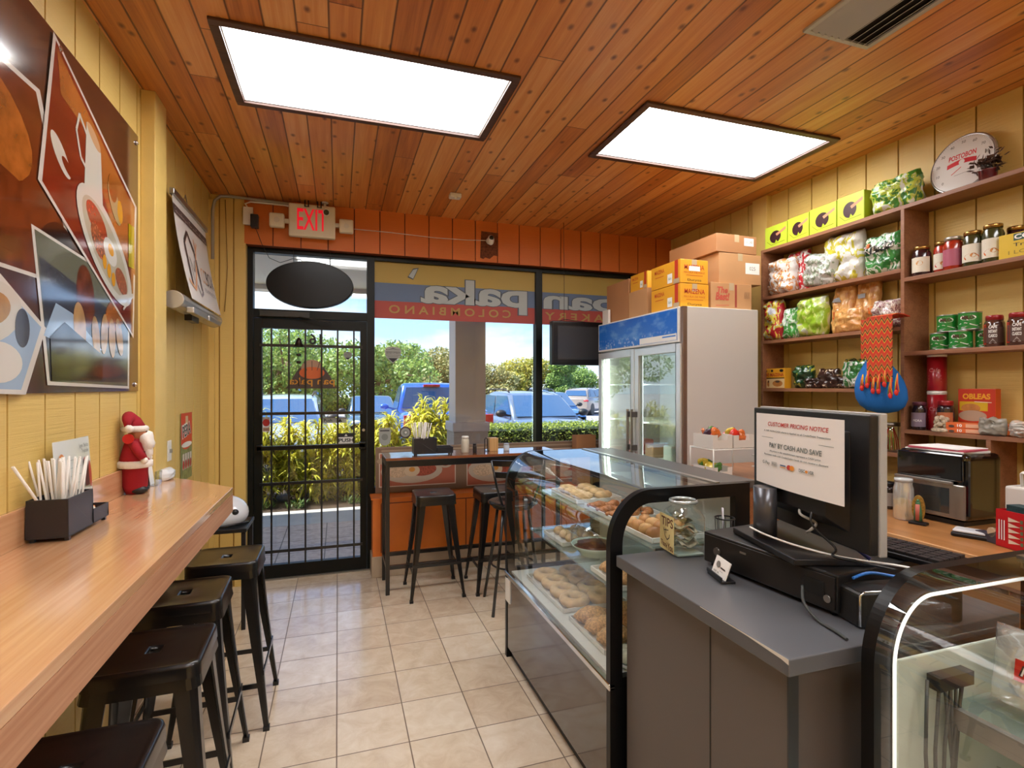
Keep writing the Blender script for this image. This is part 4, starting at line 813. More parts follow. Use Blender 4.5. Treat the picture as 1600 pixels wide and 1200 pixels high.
# ================================================================ curved glass display cases
case_glass = glassy('case_glass', (.96, .985, .975), .12, hi=.95); shelf_glass = glassy('shelf_glass', (.86, .93, .90), .10, .02, milky=.12, mcol=(.75, .85, .82))
base_dark = M('case_base', '2d211d', .10, coat=.8, spec=.6); kick = M('case_kick', '121110', .4)
def make_case(lab, loc, L, H, ends, shelves, group, led=False, topdeep=.13):
    t = thing('display_case', lab, 'display case', loc, 0, group); D = .62; zr = .485; z1 = H-.20; rx = .17; dt = D-topdeep
    prof = [(0, zr)]+[(rx-rx*math.cos(q*PI/48), z1+.2*math.sin(q*PI/48)) for q in range(25)]+[(dt, H)]
    def inset(o): return [(o, zr+o*.6)]+[(rx-(rx-o)*math.cos(q*PI/48), z1+(.2-o)*math.sin(q*PI/48)) for q in range(25)]+[(dt-.0, H-o)]
    ip = inset(.05)
    m = MB(); m.box(.004, .01, .06, D, L-.01, zr-.004); build('base', m, base_dark, t, bev=.003)
    m = MB(); m.box(-.004, 0, zr-.012, .02, L, zr+.012); build('front_rail', m, chrome, t, bev=.003)
    build('kick_plate', MB().box(.03, .02, 0, D-.02, L-.02, .06), kick, t)
    for k, y in enumerate((0, L-.03)):
        # ring-shaped end frame: outer profile minus inner profile
        O = prof+[(D, H), (D, zr)]; I = [(x, z) for x, z in ip]; I += [(D-.07, H-.05), (D-.07, zr+.03)]
        m = MB(); n = len(O)
        for yy, fl in ((y, 1), (y+.03, -1)):
            vs = [(a, yy, b) for a, b in O]+[(a, yy, b) for a, b in I]; m.add(vs, [((i, (i+1) % n, n+(i+1) % n, n+i)) for i in range(n)], 0)
        m.loft([[(a, y, b) for a, b in O], [(a, y+.03, b) for a, b in O]], 0, False, False); m.loft([[(a, y, b) for a, b in I], [(a, y+.03, b) for a, b in I]], 0, False, False)
        build('end_frame', m, M('case_frame', '0b0b0c', .35, spec=.3), t)
        m = MB(); m.box(.0, y, .0, D, y+.03, zr); build('end_panel', m, M('case_frame'), t, bev=.002)
        m = MB(); vs = [(a, y+.015, b) for a, b in I]; m.add(vs, [tuple(range(n))]); build('end_glass', m, case_glass, t)
        if led:
            m = MB(); P = [(a+.004, y+(.034 if k == 0 else -.006), b-.004) for a, b in ip]; m.tube(P, .004, 6); build('led_strip', m, M('led_dim', 'ffffff', .5, emit='fffdf5', es=.5), t)
    m = MB(); m.sheet = True; P = [(x, z) for x, z in prof]
    m.loft([[(a, .03, b) for a, b in P], [(a, L-.03, b) for a, b in P]], 0, True, False, closed=False); build('curved_glass', m, case_glass, t)
    build('rear_top', MB().box(dt, .03, H-.03, D+.06, L-.03, H+.001), M('case_top', '4b4643', .4), t, bev=.003)
    build('glass_trim', MB().box(dt-.012, .03, H-.012, dt+.012, L-.03, H+.004), steel, t)
    m = MB(); m.box(D-.02, .03, zr, D, L-.03, H-.03); build('rear_doors', m, M('rear_door', 'c3c9c6', .3), t)
    build('deck', MB().box(.03, .03, zr, D-.02, L-.03, zr+.012), M('deck_white', 'cfd3cf', .35), t)
    for z, x0, x1 in shelves:
        s = build('glass_shelf', MB().box(x0, .04, z, x1, L-.04, z+.008), shelf_glass, t); 
        for yy in (.05, L-.06): build('shelf_bracket', MB().box(x0+.02, yy, z-.02, D-.02, yy+.012, z-.0005), steel, s)
    return t
dc1 = make_case('long curved glass bakery case full of breads beside the aisle', (.93, 1.70, 0), 1.26, 1.19, 2, [(.955, .20, .58), (.735, .14, .58)], 'curved glass display cases')
dc2 = make_case('curved glass case with bagged breads at the right edge of the picture', (1.115, -.36, 0), 1.245, 1.15, 2, [(.835, .21, .58)], 'curved glass display cases', led=True)
build('end_liner', MB().box(.06, 1.207, .50, .56, 1.214, .965), M('liner_pale', 'c3ccc0', .35), dc2, bev=.004)
build('wire_sticker', MB().box(-.002, 1.17, .33, .0035, 1.25, .46), paper, dc1)
m = MB(); m.at(.565, -.001, .955, rx=PI/2).cyl(.02, 0, .004, 20); build('lock', m, steel, dc1)
m = MB(); m.box(.205, .04, .80, .222, 1.20, .845); build('price_rail', m, M('rail_grey', '9a948e', .3, .5), dc2)
# pastries and trays
def tray(lab, loc, w_, d_, m=None, h=.022, group='white trays in the bakery case'):
    t = MB(); t.box(-w_/2, -d_/2, 0, w_/2, d_/2, .004)
    for a in (-1, 1):
        t.bar((a*w_/2, -d_/2, h/2+.002), (a*(w_/2+.008), d_/2, h/2+.002), .004, h) if False else None
        t.box(a*w_/2-.003, -d_/2, .004, a*w_/2+.003, d_/2, h); t.box(-w_/2+.003, a*d_/2-.003, .004, w_/2-.003, a*d_/2+.003, h)
    return tag(build('serving_tray', t, m or M('tray_white', 'd8d8d2', .3), loc=loc, bev=.001), lab, 'tray', group)
bun_m = [M('bun_a', 'b9834f', .5, var=.2, vs=30), M('bun_b', 'c99a62', .5, var=.2, vs=30), M('bun_pale', 'd3b486', .6, var=.15, vs=30), M('croissant', 'a3683a', .5, var=.3, vs=40), M('sesame', 'c79a63', .6, var=.45, vs=110)]
def bread(kind, lab, loc, s=1, rz=0, group=None, mi=0):
    m = MB()
    if kind == 'bun': m.ball(0, 0, .028*s, .04*s, .036*s, .03*s, 16, nz=.12, seed=int(loc[0]*90)); nm = 'bread_roll'
    elif kind == 'croissant':
        for q in range(-3, 4): m.ball(.045*math.sin(q*.35)*s*1.3, .02*(q*q)/9*s, .022*s, (.018+.004*(3-abs(q)))*s, (.02+.003*(3-abs(q)))*s, (.012+.005*(3-abs(q)))*s, 10, nz=.1, seed=q)
        nm = 'croissant'
    elif kind == 'loaf': m.ball(0, 0, .03*s, .07*s, .045*s, .032*s, 18, nz=.22, seed=int(loc[1]*70)); nm = 'bread_loaf'
    elif kind == 'ring':
        m.tube([(.045*s*math.cos(i*PI/12), .045*s*math.sin(i*PI/12), .022*s) for i in range(25)], .021*s, 10, cap=False); nm = 'bread_ring'
    o = build(nm, m, bun_m[mi], loc=loc, rz=rz); return tag(o, lab, 'bread', group)
SX, SY = .93, 1.70
tray('white tray of round buns at the near end of the upper glass shelf', (1.27, 1.90, .9635), .24, .26)
for i in range(3):
    for j in range(4): bread('bun', 'round brown bun on the near tray of the upper glass shelf', (1.19+.078*i, 1.82+.058*j+.012*(i % 2), .968), .82, i+j, 'buns on the near tray', (i+j) % 2)
tray('white tray of croissants further along the upper glass shelf', (1.30, 2.25, .9635), .26, .30)
for i in range(3):
    for j in range(3): bread('croissant', 'croissant on the second tray of the upper glass shelf', (1.22+.078*i, 2.15+.095*j, .968), .85, .5*i, 'croissants on the upper shelf', 3)
tray('white tray of pale loaves at the far end of the upper glass shelf', (1.30, 2.66, .9635), .26, .34)
for i in range(2):
    for j in range(4): bread('loaf', 'small pale loaf on the far tray of the upper glass shelf', (1.24+.115*i, 2.55+.075*j, .968), .72, .1*i, 'pale loaves on the upper shelf', 2)
pd = thing('pie_dish', 'round glass dish of dark chocolate cake on the middle shelf of the bakery case', 'dish', (1.21, 2.36, .744)); build('dish', MB().lathe([(.075, 0), (.115, .05), (.12, .052), (.118, .045), (.075, .008), (.002, .008)], 32, cap=False), M('dish_glass', 'c3d3c6', .15, coat=.5), pd)
m = MB(); m.ball(0, 0, .04, .098, .098, .022, 22, nz=.25); build('cake', m, M('chocolate', '5a2a18', .4, var=.5, vs=30), pd); m = MB(); m.lathe([(.125, .06), (.12, .11), (.09, .15), (.04, .168), (.002, .172)], 28, cap=False); m.sheet = True; build('glass_dome', m, glassy('dome', (.95, .97, .97), .08), pd)
for k, (x, y, z, mi) in enumerate(((1.20, 2.02, .744, 4), (1.22, 2.64, .744, 2))):
    tray(('white tray of seeded pastries on the middle shelf', 'white tray of soft rolls on the middle shelf at the far end')[k], (x, y, z), .24, .26)
    for i in range(2):
        for j in range(3): bread('loaf' if k == 0 else 'bun', ('seeded pastry on the middle shelf of the bakery case', 'soft roll on the far tray of the middle shelf')[k], (x-.05+.1*i, y-.08+.08*j, z+.0045), .8, .2, ('seeded pastries', 'soft rolls')[k], mi)
tray('large white tray of seeded loaves on the bottom deck, near end', (1.18, 2.06, .4975), .34, .34); 
for i in range(2):
    for j in range(3): bread('loaf', 'large sesame loaf on the bottom deck of the bakery case', (1.09+.17*i, 1.96+.105*j, .502), 1.12, .05, 'sesame loaves on the bottom deck', 4)
tray('large white tray of sugared rings on the bottom deck, far end', (1.18, 2.55, .4975), .34, .50)
for i in range(2):
    for j in range(4): bread('ring', 'sugared bread ring on the bottom deck of the bakery case', (1.10+.15*i, 2.37+.12*j, .502), 1.15, 0, 'bread rings on the bottom deck', 2)
wt = thing('wrapped_tray', 'oval white tray under plastic wrap at the near corner of the bottom deck', 'tray', (1.10, 1.80, .4975)); build('oval_tray', MB().lathe([(.002, 0), (.07, 0), (.085, .02), (.078, .02), (.068, .006), (.002, .006)], 28, cap=False), M('tray_white'), wt); m = MB(); m.ball(0, 0, .03, .07, .07, .035, 18, nz=.3); build('wrapped_food', m, M('wrap', 'c9cdb8', .15, coat=.8, var=.3, vs=40), wt)
# second case contents
film = glassy('film_clear', (.95, .96, .97), .30, .18, milky=.30); pastry = M('pale_pastry', 'd2c1a4', .5, var=.15, vs=20)
def bagged(lab, loc, w_, h_, d_, seed, rz=0, tilt=0, lbl_=True):
    t = thing('bagged_bread', lab, 'bag', loc, rz, 'clear bags in the right-hand case')
    m = MB(); rnd = seed
    def F(u, v, sg):
        a = (u-.5)*2; b = (v-.5)*2; e = max(0, 1-abs(a)**3)*max(0, 1-abs(b)**4); n_ = noise.noise(Vector((u*5+rnd, v*5, sg)))
        return (sg*d_/2*e**.5*(1+.45*n_), (u-.5)*w_, v*h_+.01)
    m.grid(lambda u, v: F(u, v, 1), 14, 14); m.grid(lambda u, v: F(1-u, v, -1), 14, 14); build('film', m, film, t)
    m = MB(); m.ball(0, 0, h_*.5, d_*.3, w_*.38, h_*.38, 16, nz=.15, seed=rnd); build('bread', m, pastry, t)
    if lbl_:
        a = Art(lambda u, v, h: (-d_*.52-h-.004, .0-u, v), base=.002); a.rect(M('pera_red', 'c01f1a', .3), -.05, h_*.5, .055, h_*.5+.045); a.text(ink, 'PERA', 0.0, h_*.5+.012, .022, w=.085, bold=.03, shear=.2); a.text(white_pl, 'PERA', .001, h_*.5+.013, .020, w=.08, bold=.0, shear=.2); a.done('label', t)
    t.rotation_euler = (0, tilt, rz); return t
bagged('clear bag of pale bread with red printed label on the shelf of the right-hand case', (1.44, .70, .845), .24, .17, .12, 3, .05, .15)
bagged('clear bag of bread without label further along the shelf of the right-hand case', (1.50, .44, .845), .24, .18, .13, 8, 0, .1, False)
bagged('clear crumpled bag on the deck of the right-hand case below the shelf', (1.42, .68, .499), .26, .19, .18, 12, 0, .1, False)
bagged('clear crumpled bag at the front of the deck nearest the camera', (1.36, .40, .499), .28, .22, .20, 17, 0, .1, False)
cl = thing('cable_coil', 'grey cable loops hanging at the far end inside the right-hand case', 'cable', (1.27, .838, .62)); m = MB()
for k in range(4): m.tube([(.04*k-.03, -.01, .30), (-.05+.03*k, -.02, .15), (-.03+.02*k, -.015, -.02), (.03+.01*k, -.012, -.05-.01*k), (.05, -.014, .06), (.02+.02*k, -.012, .30)], .004, 6)
build('loops', m, M('cable_grey', '3b3e3d', .5), cl); build('clamp', MB().box(-.02, -.03, .28, .09, -.002, .31), blackpl, cl)
pb = tag(build('product_box', MB().box(-.07, -.10, 0, .07, .10, .16), M('kraft_beige', 'b9a77a', .6), loc=(1.60, .62, .845), bev=.003), 'beige carton behind the bagged bread in the right-hand case', 'box')
# ================================================================ service counter
sc_m = M('counter_grey', '5a534f', .42, bump=.06, bs=300); sct = M('counter_top_grey', '55565a', .32, coat=.15, bump=.05, bs=400)
cn = thing('service_counter', 'grey laminate service counter between the two glass cases', 'counter', (.94, .915, 0))
m = MB(); m.box(0, 0, .93, .78, .76, .97); build('countertop', m, sct, cn, bev=.003)
m = MB(); m.box(.035, .035, .0, .77, .745, .93); build('body', m, sc_m, cn)
m = MB(); m.box(.033, .30, .0, .0352, .303, .93); build('seam', m, M('seam', '2a2725', .6), cn); build('corner_trim', MB().box(.031, .031, 0, .06, .0352, .93), M('corner_trim', '3c3e40', .35, .4), cn)
a = Art(lambda u, v, h: (-h, u, v), base=.0003); ch_ = M('chipped_edge', 'cdc8c0', .6); a.poly(ch_, [(.0, .958), (.02, .962), (.06, .964), (.12, .967), (.2, .9675), (.30, .968), (.30, .970), (.1, .9705), (.0, .9705)]); a.done('chipped_edge', cn)
# cash drawer
cdw = thing('cash_drawer', 'wide black cash drawer on the service counter', 'cash drawer', (1.415, 1.29, .97), .10)
build('housing', MB().box(-.215, -.235, .012, .235, .235, .112), M('drawer_black', '151414', .38, bump=.15, bs=250), cdw, bev=.004)
build('front_panel', MB().box(-.219, -.228, .02, -.2151, .228, .104), M('drawer_front', '1c1917', .35), cdw, bev=.001)
m = MB(); m.at(-.222, .17, .06, ry=-PI/2).cyl(.013, -.004, .003, 16); build('lock', m, M('lock_metal', '6b6763', .3, .8), cdw); build('badge', MB().box(-.221, .055, .082, -.2192, .078, .088), steel, cdw)
m = MB(); m.box(-.2205, -.20, .045, -.2192, -.14, .085); build('cable_port', m, M('port_dark', '050505', .8), cdw)
m = MB(); m.at(-.2205, -.21, .045, ry=-PI/2).cyl(.01, 0, .003, 14); build('jack', m, steel, cdw)
for x in (-.19, .21):
    for y in (-.21, .21): build('foot', MB().at(x, y, 0).cyl(.012, 0, .012, 10), blackpl, cdw)
# monitor, seen from behind
mo = thing('monitor', 'black monitor seen from behind with a paper notice taped to it', 'monitor', (1.33, 1.23, 1.083), -math.atan2(.10, .50)*1.0)
pm = M('monitor_black', '161517', .4, bump=.1, bs=300)
# local: y runs along the panel, -x is the back of the screen (towards the aisle)
PT = (0, .085, 0)
m = MB(); m.box(-.012, -.255, .06, .012, .255, .415); build('back_shell', m, pm, mo, bev=.004)
m = MB(); m.loft([[(-.012, -.19, .10), (-.012, .16, .10), (-.012, .16, .37), (-.012, -.19, .37)], [(-.045, -.14, .13), (-.045, .13, .13), (-.045, .13, .35), (-.045, -.14, .35)]], 0, False, True); build('rear_bulge', m, pm, mo, bev=.003)
m = MB(); m.box(.0125, -.258, .056, .034, .258, .419); build('bezel', m, M('bezel_grey', '9b9894', .4), mo, bev=.003)
build('screen', MB().box(.0341, -.24, .075, .0355, .24, .40), M('tv_screen'), mo)
m = MB(); m.prism([(-.075+.03*math.cos(i*PI/8), .09+.042*math.sin(i*PI/8)) for i in range(16)], .018, .172, 'z', 0, True); build('neck', m, M('neck_grey', '55555a', .28, .5), mo); build('neck_bracket', MB().box(-.06, .06, .133, -.0125, .12, .16), pm, mo)
m = MB(); m.prism([(-.13, -.13), (.09, -.16), (.10, .17), (-.12, .20)], .0, .018, 'z'); build('base_plate', m, M('base_black', '1b1a1c', .35), mo, bev=.003)
nf = lambda u, v, h: (-.047-h-.012*math.sin(PI*min(1, max(0, u/.34)))*(1-v/.27)-.006, .172-u*1.15, .178+v*.825)
m = MB(); m.sheet = True; m.grid(lambda u, v: nf(u*.34, v*.27, 0), 12, 8); nt_ = build('paper_notice', m, M('notice_paper', 'e2ddda', .7), mo)
a = Art(nf, base=.0012); nr = M('notice_red', 'c03a33', .6); ng = M('notice_grey', '6b7370', .6)
a.text(nr, 'CUSTOMER PRICING NOTICE', .175, .225, .015, w=.235, bold=.012, shear=.15); a.text(ng, 'A 3.8% NON-CASH charge is Applied on all Credit/Debit Transactions', .17, .203, .006, w=.26, bold=.02)
a.line(ng, [(.03, .18), (.31, .18)], .0015); a.text(ng, 'PAY BY CASH AND SAVE', .17, .145, .017, w=.205, bold=.02); a.text(ng, 'All prices in this establishment represent a CASH price', .17, .128, .006, w=.2, bold=.02); a.text(ng, 'Purchases made with Credit/Debit Cards do not receive a discount', .17, .113, .006, w=.25, bold=.02)
a.text(ng, 'G Pay', .055, .078, .012, w=.035, bold=.01); a.rect(M('card_frame', 'b7b3b0', .6), .082, .076, .106, .092); a.text(ng, 'Pay', .094, .081, .006, w=.016); a.rect(M('visa_blue', '3b5a86', .6), .122, .084, .146, .088); a.rect(M('visa_orange', 'c98a4a', .6), .122, .078, .146, .081)
a.ell(nr, .16, .084, .009); a.ell(M('mc_orange', 'dd8a2c', .6), .172, .084, .009); a.text(ng, 'DISC', .21, .079, .010, w=.022, bold=.03); a.ell(M('mc_orange'), .2265, .0835, .005); a.text(ng, 'VER', .242, .079, .010, w=.02, bold=.03)
a.done('notice_print', nt_)
# small receipt printer
pr = thing('receipt_printer', 'black receipt printer with silver rim beside the cash drawer', 'printer', (1.36, 1.005, .97), -.2)
build('body', MB().box(-.13, -.06, .0, .16, .03, .09), M('drawer_black'), pr, bev=.012, seg=3); build('rim', MB().tube([(-.131, -.062, .01), (-.131, -.062, .085), (-.12, -.062, .0935), (.15, -.062, .0935)], .003, 6), chrome, pr)
# keyboard
kb = thing('keyboard', 'black keyboard behind the monitor on the cash drawer', 'keyboard', (1.56, 1.20, 1.084), .12)
build('tray', MB().box(-.075, -.22, 0, .065, .20, .014), blackpl, kb, bev=.003); m = MB()
for i in range(5):
    for j in range(14): m.box(-.068+.026*i, -.21+.0285*j, .0142, -.046+.026*i, -.185+.0285*j, .022)
kk = build('keys', m, M('keys', '232225', .4), kb); kk['kind'] = 'stuff'
# tip jar: square shouldered glass with a handmade card
tj = thing('tip_jar', 'square glass tip jar with a handwritten card asking for tips', 'jar', (1.185, 1.625, .97), -.12)
def sq(r, z, q=.45):
    P = []
    for i in range(24): b = 2*PI*i/24; c, s_ = math.cos(b), math.sin(b); k = r/((abs(c)**(2/q)+abs(s_)**(2/q))**(q/2)); P.append((k*c, k*s_, z))
    return P
gm_ = glassy('jar_glass', (.93, .96, .95), .12)
m = MB(); m.loft([sq(.056, .0, .4), sq(.062, .008, .4), sq(.062, .135, .4), sq(.055, .155, .6), sq(.043, .168, 1), sq(.043, .178, 1), sq(.048, .182, 1), sq(.048, .192, 1), sq(.042, .194, 1)], 0, True, False); build('glass', m, gm_, tj)
m = MB(); m.tube([(.046*math.cos(i*PI/12), .046*math.sin(i*PI/12), .188) for i in range(25)], .006, 8, cap=False); build('rim', m, M('rim_glass', 'a9b3b5', .08, .3, coat=.8), tj); build('glass_base', MB().box(-.052, -.052, .002, .052, .052, .012), M('jar_base', 'a9bdb3', .1, coat=.6), tj, bev=.01)
random.seed(3)
for k in range(9):
    o = MB(); o.at(random.uniform(-.02, .02), random.uniform(-.02, .02), .03+.012*k, rz=random.uniform(0, 3), rx=random.uniform(-.6, .6)); o.grid(lambda u, v: ((u-.5)*.07, (v-.5)*.04, .008*math.sin(u*7+k)), 8, 3); build('banknote', o, M(f'note{k%2}', ['8f9078', 'b9b6a0'][k % 2], .7, var=.35, vs=80), tj, solid=.001)
f = plane_map((-.0635, .052, .012), (0, -1, 0), (0, 0, 1)); a = Art(f, base=.001); a.rect(M('tip_card', 'd9c98e', .7), .0, 0, .104, .128); tm = M('tip_marker', '5a2414', .6)
a.text(tm, 'TIPS', .055, .088, .030, w=.085, bold=.02); a.line(ink, [(.03, .078), (.04, .05), (.055, .04), (.07, .05), (.072, .062)], .004); a.line(ink, [(.045, .078), (.047, .06)], .004); a.line(ink, [(.03, .07), (.065, .076)], .003); a.text(tm, 'Thank', .032, .012, .018, w=.05, bold=.02, rot=-.1); a.text(tm, 'You', .078, .006, .024, w=.038, bold=.02); a.done('tips_card', tj)
# business card holder
bh = thing('business_card_holder', 'black holder with white business cards in front of the cash drawer', 'card holder', (1.135, 1.37, .97), -.25)
build('stand', MB().box(-.02, -.05, 0, .025, .05, .008).box(-.022, -.05, .008, -.016, .05, .02).bar((.0, -.02, .008), (.022, -.02, .05), .03, .006), blackpl, bh, bev=.002)
m = MB(); m.at(-.008, 0, .009, ry=.35).box(0, -.045, 0, .004, .045, .055); c_ = build('cards', m, paper, bh)
a = Art(lambda u, v, h: (-.009-h+v*math.sin(.35), .045-u, .009+v*math.cos(.35)), base=.001); a.text(ink, 'visit us', .03, .008, .008, w=.035); a.rect(ink, .048, .026, .078, .030); a.ell(M('grey_ink'), .03, .034, .012, .01); a.line(M('grey_ink'), [(.048, .018), (.07, .018)], .001); a.done('card_print', bh)
# cables and pens around the till
def cable(lab, pts, r, m):
    P = [Vector(p) for p in pts]; Q = []
    for i in range(len(P)-1):
        p0, p1, p2, p3 = P[max(i-1, 0)], P[i], P[i+1], P[min(i+2, len(P)-1)]
        for k in range(6): t_ = k/6; Q.append(.5*((2*p1)+(-p0+p2)*t_+(2*p0-5*p1+4*p2-p3)*t_*t_+(-p0+3*p1-3*p2+p3)*t_**3))
    Q.append(P[-1]); return tag(build('cable', MB().tube(Q, r, 6), m), lab, 'cable')
cable('white cable wrapped round the monitor foot', [(1.24, 1.36, 1.125), (1.235, 1.29, 1.12), (1.26, 1.2, 1.11), (1.32, 1.1, 1.10), (1.40, 1.0, 1.10), (1.45, .95, 1.09)], .003, white_pl)
cable('blue cable lying across the receipt printer', [(1.27, 1.03, 1.073), (1.33, 1.03, 1.08), (1.38, 1.0, 1.075), (1.42, .96, 1.074)], .004, M('cable_blue', '2f6fc0', .4))
cable('grey cable running from the cash drawer port down the counter', [(1.197, 1.12, 1.03), (1.17, 1.09, 1.0), (1.16, 1.04, .976), (1.15, .98, .975), (1.14, .94, .974)], .004, M('cable_grey'))
cable('black tangled cable under the monitor', [(1.30, 1.16, 1.25), (1.26, 1.15, 1.19), (1.29, 1.10, 1.13), (1.25, 1.07, 1.12), (1.30, 1.03, 1.11), (1.36, .98, 1.10)], .0035, M('cable_black', '141414', .35))
cable('pale plug cable dangling from the back of the monitor', [(1.30, 1.22, 1.22), (1.275, 1.20, 1.20), (1.30, 1.17, 1.18), (1.27, 1.16, 1.165), (1.29, 1.19, 1.15)], .004, M('cable_clear', 'a9a8a4', .3))
pn = tag(build('ballpoint_pen', MB().tube([(1.31, 1.12, 1.17), (1.33, 1.03, 1.115)], .005, 8), M('pen_navy', '2a2a66', .3)), 'navy blue pen lying in the cables under the monitor', 'pen')
wc = thing('wire_cup', 'wire pen cup with a pen behind the tip jar', 'cup', (1.40, 1.665, .97)); build('wire_rim', MB().tube([(.035*math.cos(i*PI/8), .035*math.sin(i*PI/8), .10) for i in range(17)], .003, 6, cap=False), blackpl, wc); m = MB()
for i in range(8): m.tube([(.03*math.cos(i*PI/4), .03*math.sin(i*PI/4), 0), (.035*math.cos(i*PI/4), .035*math.sin(i*PI/4), .10)], .0015, 5)
m.cyl(.03, 0, .004, 14); build('wire_cage', m, blackpl, wc); tag(build('ballpoint_pen', MB().tube([(1.395, 1.665, .98), (1.385, 1.66, 1.11)], .004, 8), M('pen_white', 'c9c9d4', .3)), 'white and blue pen standing in the wire cup', 'pen')
# ================================================================ candy rack and side counter
sd_c = thing('side_counter', 'plain wooden side counter beside the fridge', 'counter', (1.86, 2.30, 0)); wd_br = wood('brown_wood', 'a06a44', '7c4b2c', 'y', 1, .4, coat=.2)
build('worktop', MB().box(0, 0, 1.03, .80, .60, 1.06), wd_br, sd_c, bev=.002); build('cabinet', MB().box(.03, .03, 0, .78, .58, 1.03), wd_br, sd_c)
rk = thing('snack_rack', 'white wire rack of snack boxes against the fridge side', 'rack', (1.96, 2.42, 1.06)); wr = M('rack_white', 'dcdad5', .35); 
RW, RD = .30, .20
m = MB()
for x in (0, RW):
    for y in (0, RD): m.tube([(x, y, 0), (x, y, .165)], .004, 6)
build('posts', m, wr, rk)
for z in (.16,):
    m = MB(); m.tube([(0, 0, z), (RW, 0, z), (RW, RD, z), (0, RD, z), (0, 0, z)], .004, 6)
    for i in range(9): m.tube([(RW*i/9, 0, z), (RW*i/9, RD, z)], .002, 5)
    build('wire_shelf', m, wr, rk)
snk = [M('snack_green', '4a7d35', .25, coat=.5, var=.4, vs=40), M('snack_purple', '4a3b4e', .25, coat=.5, var=.4, vs=60), M('snack_orange', 'c9652a', .25, coat=.5, var=.4, vs=50), M('snack_yellow', 'c8ae3a', .25, coat=.5, var=.3, vs=40), M('snack_red', 'c42a1c', .25, coat=.5, var=.3, vs=40)]
def openbox(lab, loc, w_, d_, h, group):
    m = MB(); m.box(0, 0, 0, w_, d_, .003); m.box(0, 0, .003, .003, d_, h); m.box(w_-.003, 0, .003, w_, d_, h); m.box(.003, d_-.003, .003, w_-.003, d_, h)
    m.box(.003, 0, .003, w_*.25, .003, h); m.box(w_*.75, 0, .003, w_-.003, .003, h); m.box(w_*.25, 0, .003, w_*.75, .003, h*.6)
    return tag(build('open_display_box', m, M('box_white', 'd8d2cb', .5), loc=loc), lab, 'box', group)
random.seed(11)
def packets(loc, w_, d_, h, n, lab, group, ms=snk):
    for i in range(n):
        m = MB(); m.ball(0, 0, 0, .032, .010, .026, 10, nz=.5, seed=i); o = build('snack_packet', m, ms[i % len(ms)], loc=(loc[0]+random.uniform(.02, w_-.02), loc[1]+random.uniform(.02, d_-.02), loc[2]+h*random.uniform(.5, 1.0)))
        o.rotation_euler = (random.uniform(-.5, .5), random.uniform(-.7, .7), random.uniform(-.8, .8)); tag(o, lab, 'packet', group)
openbox('white open box of snack packets on the upper shelf of the wire rack, left', (1.965, 2.43, 1.226), .13, .17, .075, 'open snack boxes'); packets((1.97, 2.44, 1.24), .12, .15, .08, 9, 'snack packet in the left box on top of the wire rack', 'packets in the left top box')
openbox('white open box of snack packets on the upper shelf of the wire rack, right', (2.105, 2.43, 1.226), .14, .17, .07, 'open snack boxes'); packets((2.11, 2.44, 1.24), .13, .15, .07, 9, 'snack packet in the right box on top of the wire rack', 'packets in the right top box', snk[2:]+[snk[4]])
openbox('white open box of green packets on the side counter below the wire rack', (1.965, 2.43, 1.061), .13, .17, .06, 'open snack boxes'); packets((1.97, 2.44, 1.075), .12, .15, .06, 7, 'green snack packet in the low box under the rack', 'packets in the low box', [snk[0], snk[3]])
for k, z in enumerate((1.10, 1.165)):
    tag(build('tray_shelf', MB().box(0, 0, 0, .26, .16, .006).box(0, 0, .006, .26, .004, .014), wr, loc=(2.31, 2.36, z)), ('lower white tray shelf of the stand right of the wire rack', 'upper white tray shelf of the stand right of the wire rack')[k], 'shelf', 'white tray shelves')
    packets((2.31, 2.36, z+.02), .24, .14, .02, 7, ('snack packet on the lower white tray shelf', 'snack packet on the upper white tray shelf')[k], ('packets on lower tray shelf', 'packets on upper tray shelf')[k], [snk[4], snk[2], snk[1]])
pst = thing('tray_stand', 'pair of white posts holding the tray shelves', 'stand', (2.30, 2.35, 1.06)); 
for x in (.003, .268): build('post', MB().box(x-.004, 0, 0, x+.004, .008, .25), wr, pst)
# ================================================================ grocery shelving on the right wall
shm = wood('shelf_laminate', '9a6a4c', '7f5238', 'y', 1, .45, bump=.05); bcm = wood('back_counter', 'b07a48', '94602f', 'y', .8, .35, coat=.3)
su = thing('shelf_unit', 'brown laminate shelf unit on the yellow right wall', 'shelves', (3.02, 0, 0)); SXD = .199
def shelf(y0, y1, zt): build('shelf', MB().box(0, y0, zt-.022, SXD-.0, y1, zt), shm, su, bev=.001)
def upr(y, z0, z1): build('upright', MB().box(.001, y-.010, z0, SXD, y+.010, z1), shm, su, bev=.001)
shelf(-.5, 3.20, 2.59)
for z in (2.237, 1.91, 1.557, 1.19): shelf(2.161, 3.18, z)
for z in (2.18, 1.765, 1.33): shelf(-.5, 2.139, z)
upr(3.19, .45, 2.568); upr(2.15, .921, 2.568); upr(1.735, .921, 1.308); upr(-.49, .921, 1.308)
bc = thing('back_counter', 'wooden back counter below the shelves with appliances on it', 'counter', (2.33, -.5, 0))
build('worktop', MB().box(0, 0, .89, .885, 2.62, .92), bcm, bc, bev=.002); build('edge_strip', MB().box(-.012, 0, .84, -.0005, 2.62, .921), wood('edge_light', 'd2a070', 'b98552', 'y', 1, .4), bc, bev=.001); build('cabinet', MB().box(.04, .02, 0, .885, 2.60, .89), bcm, bc)
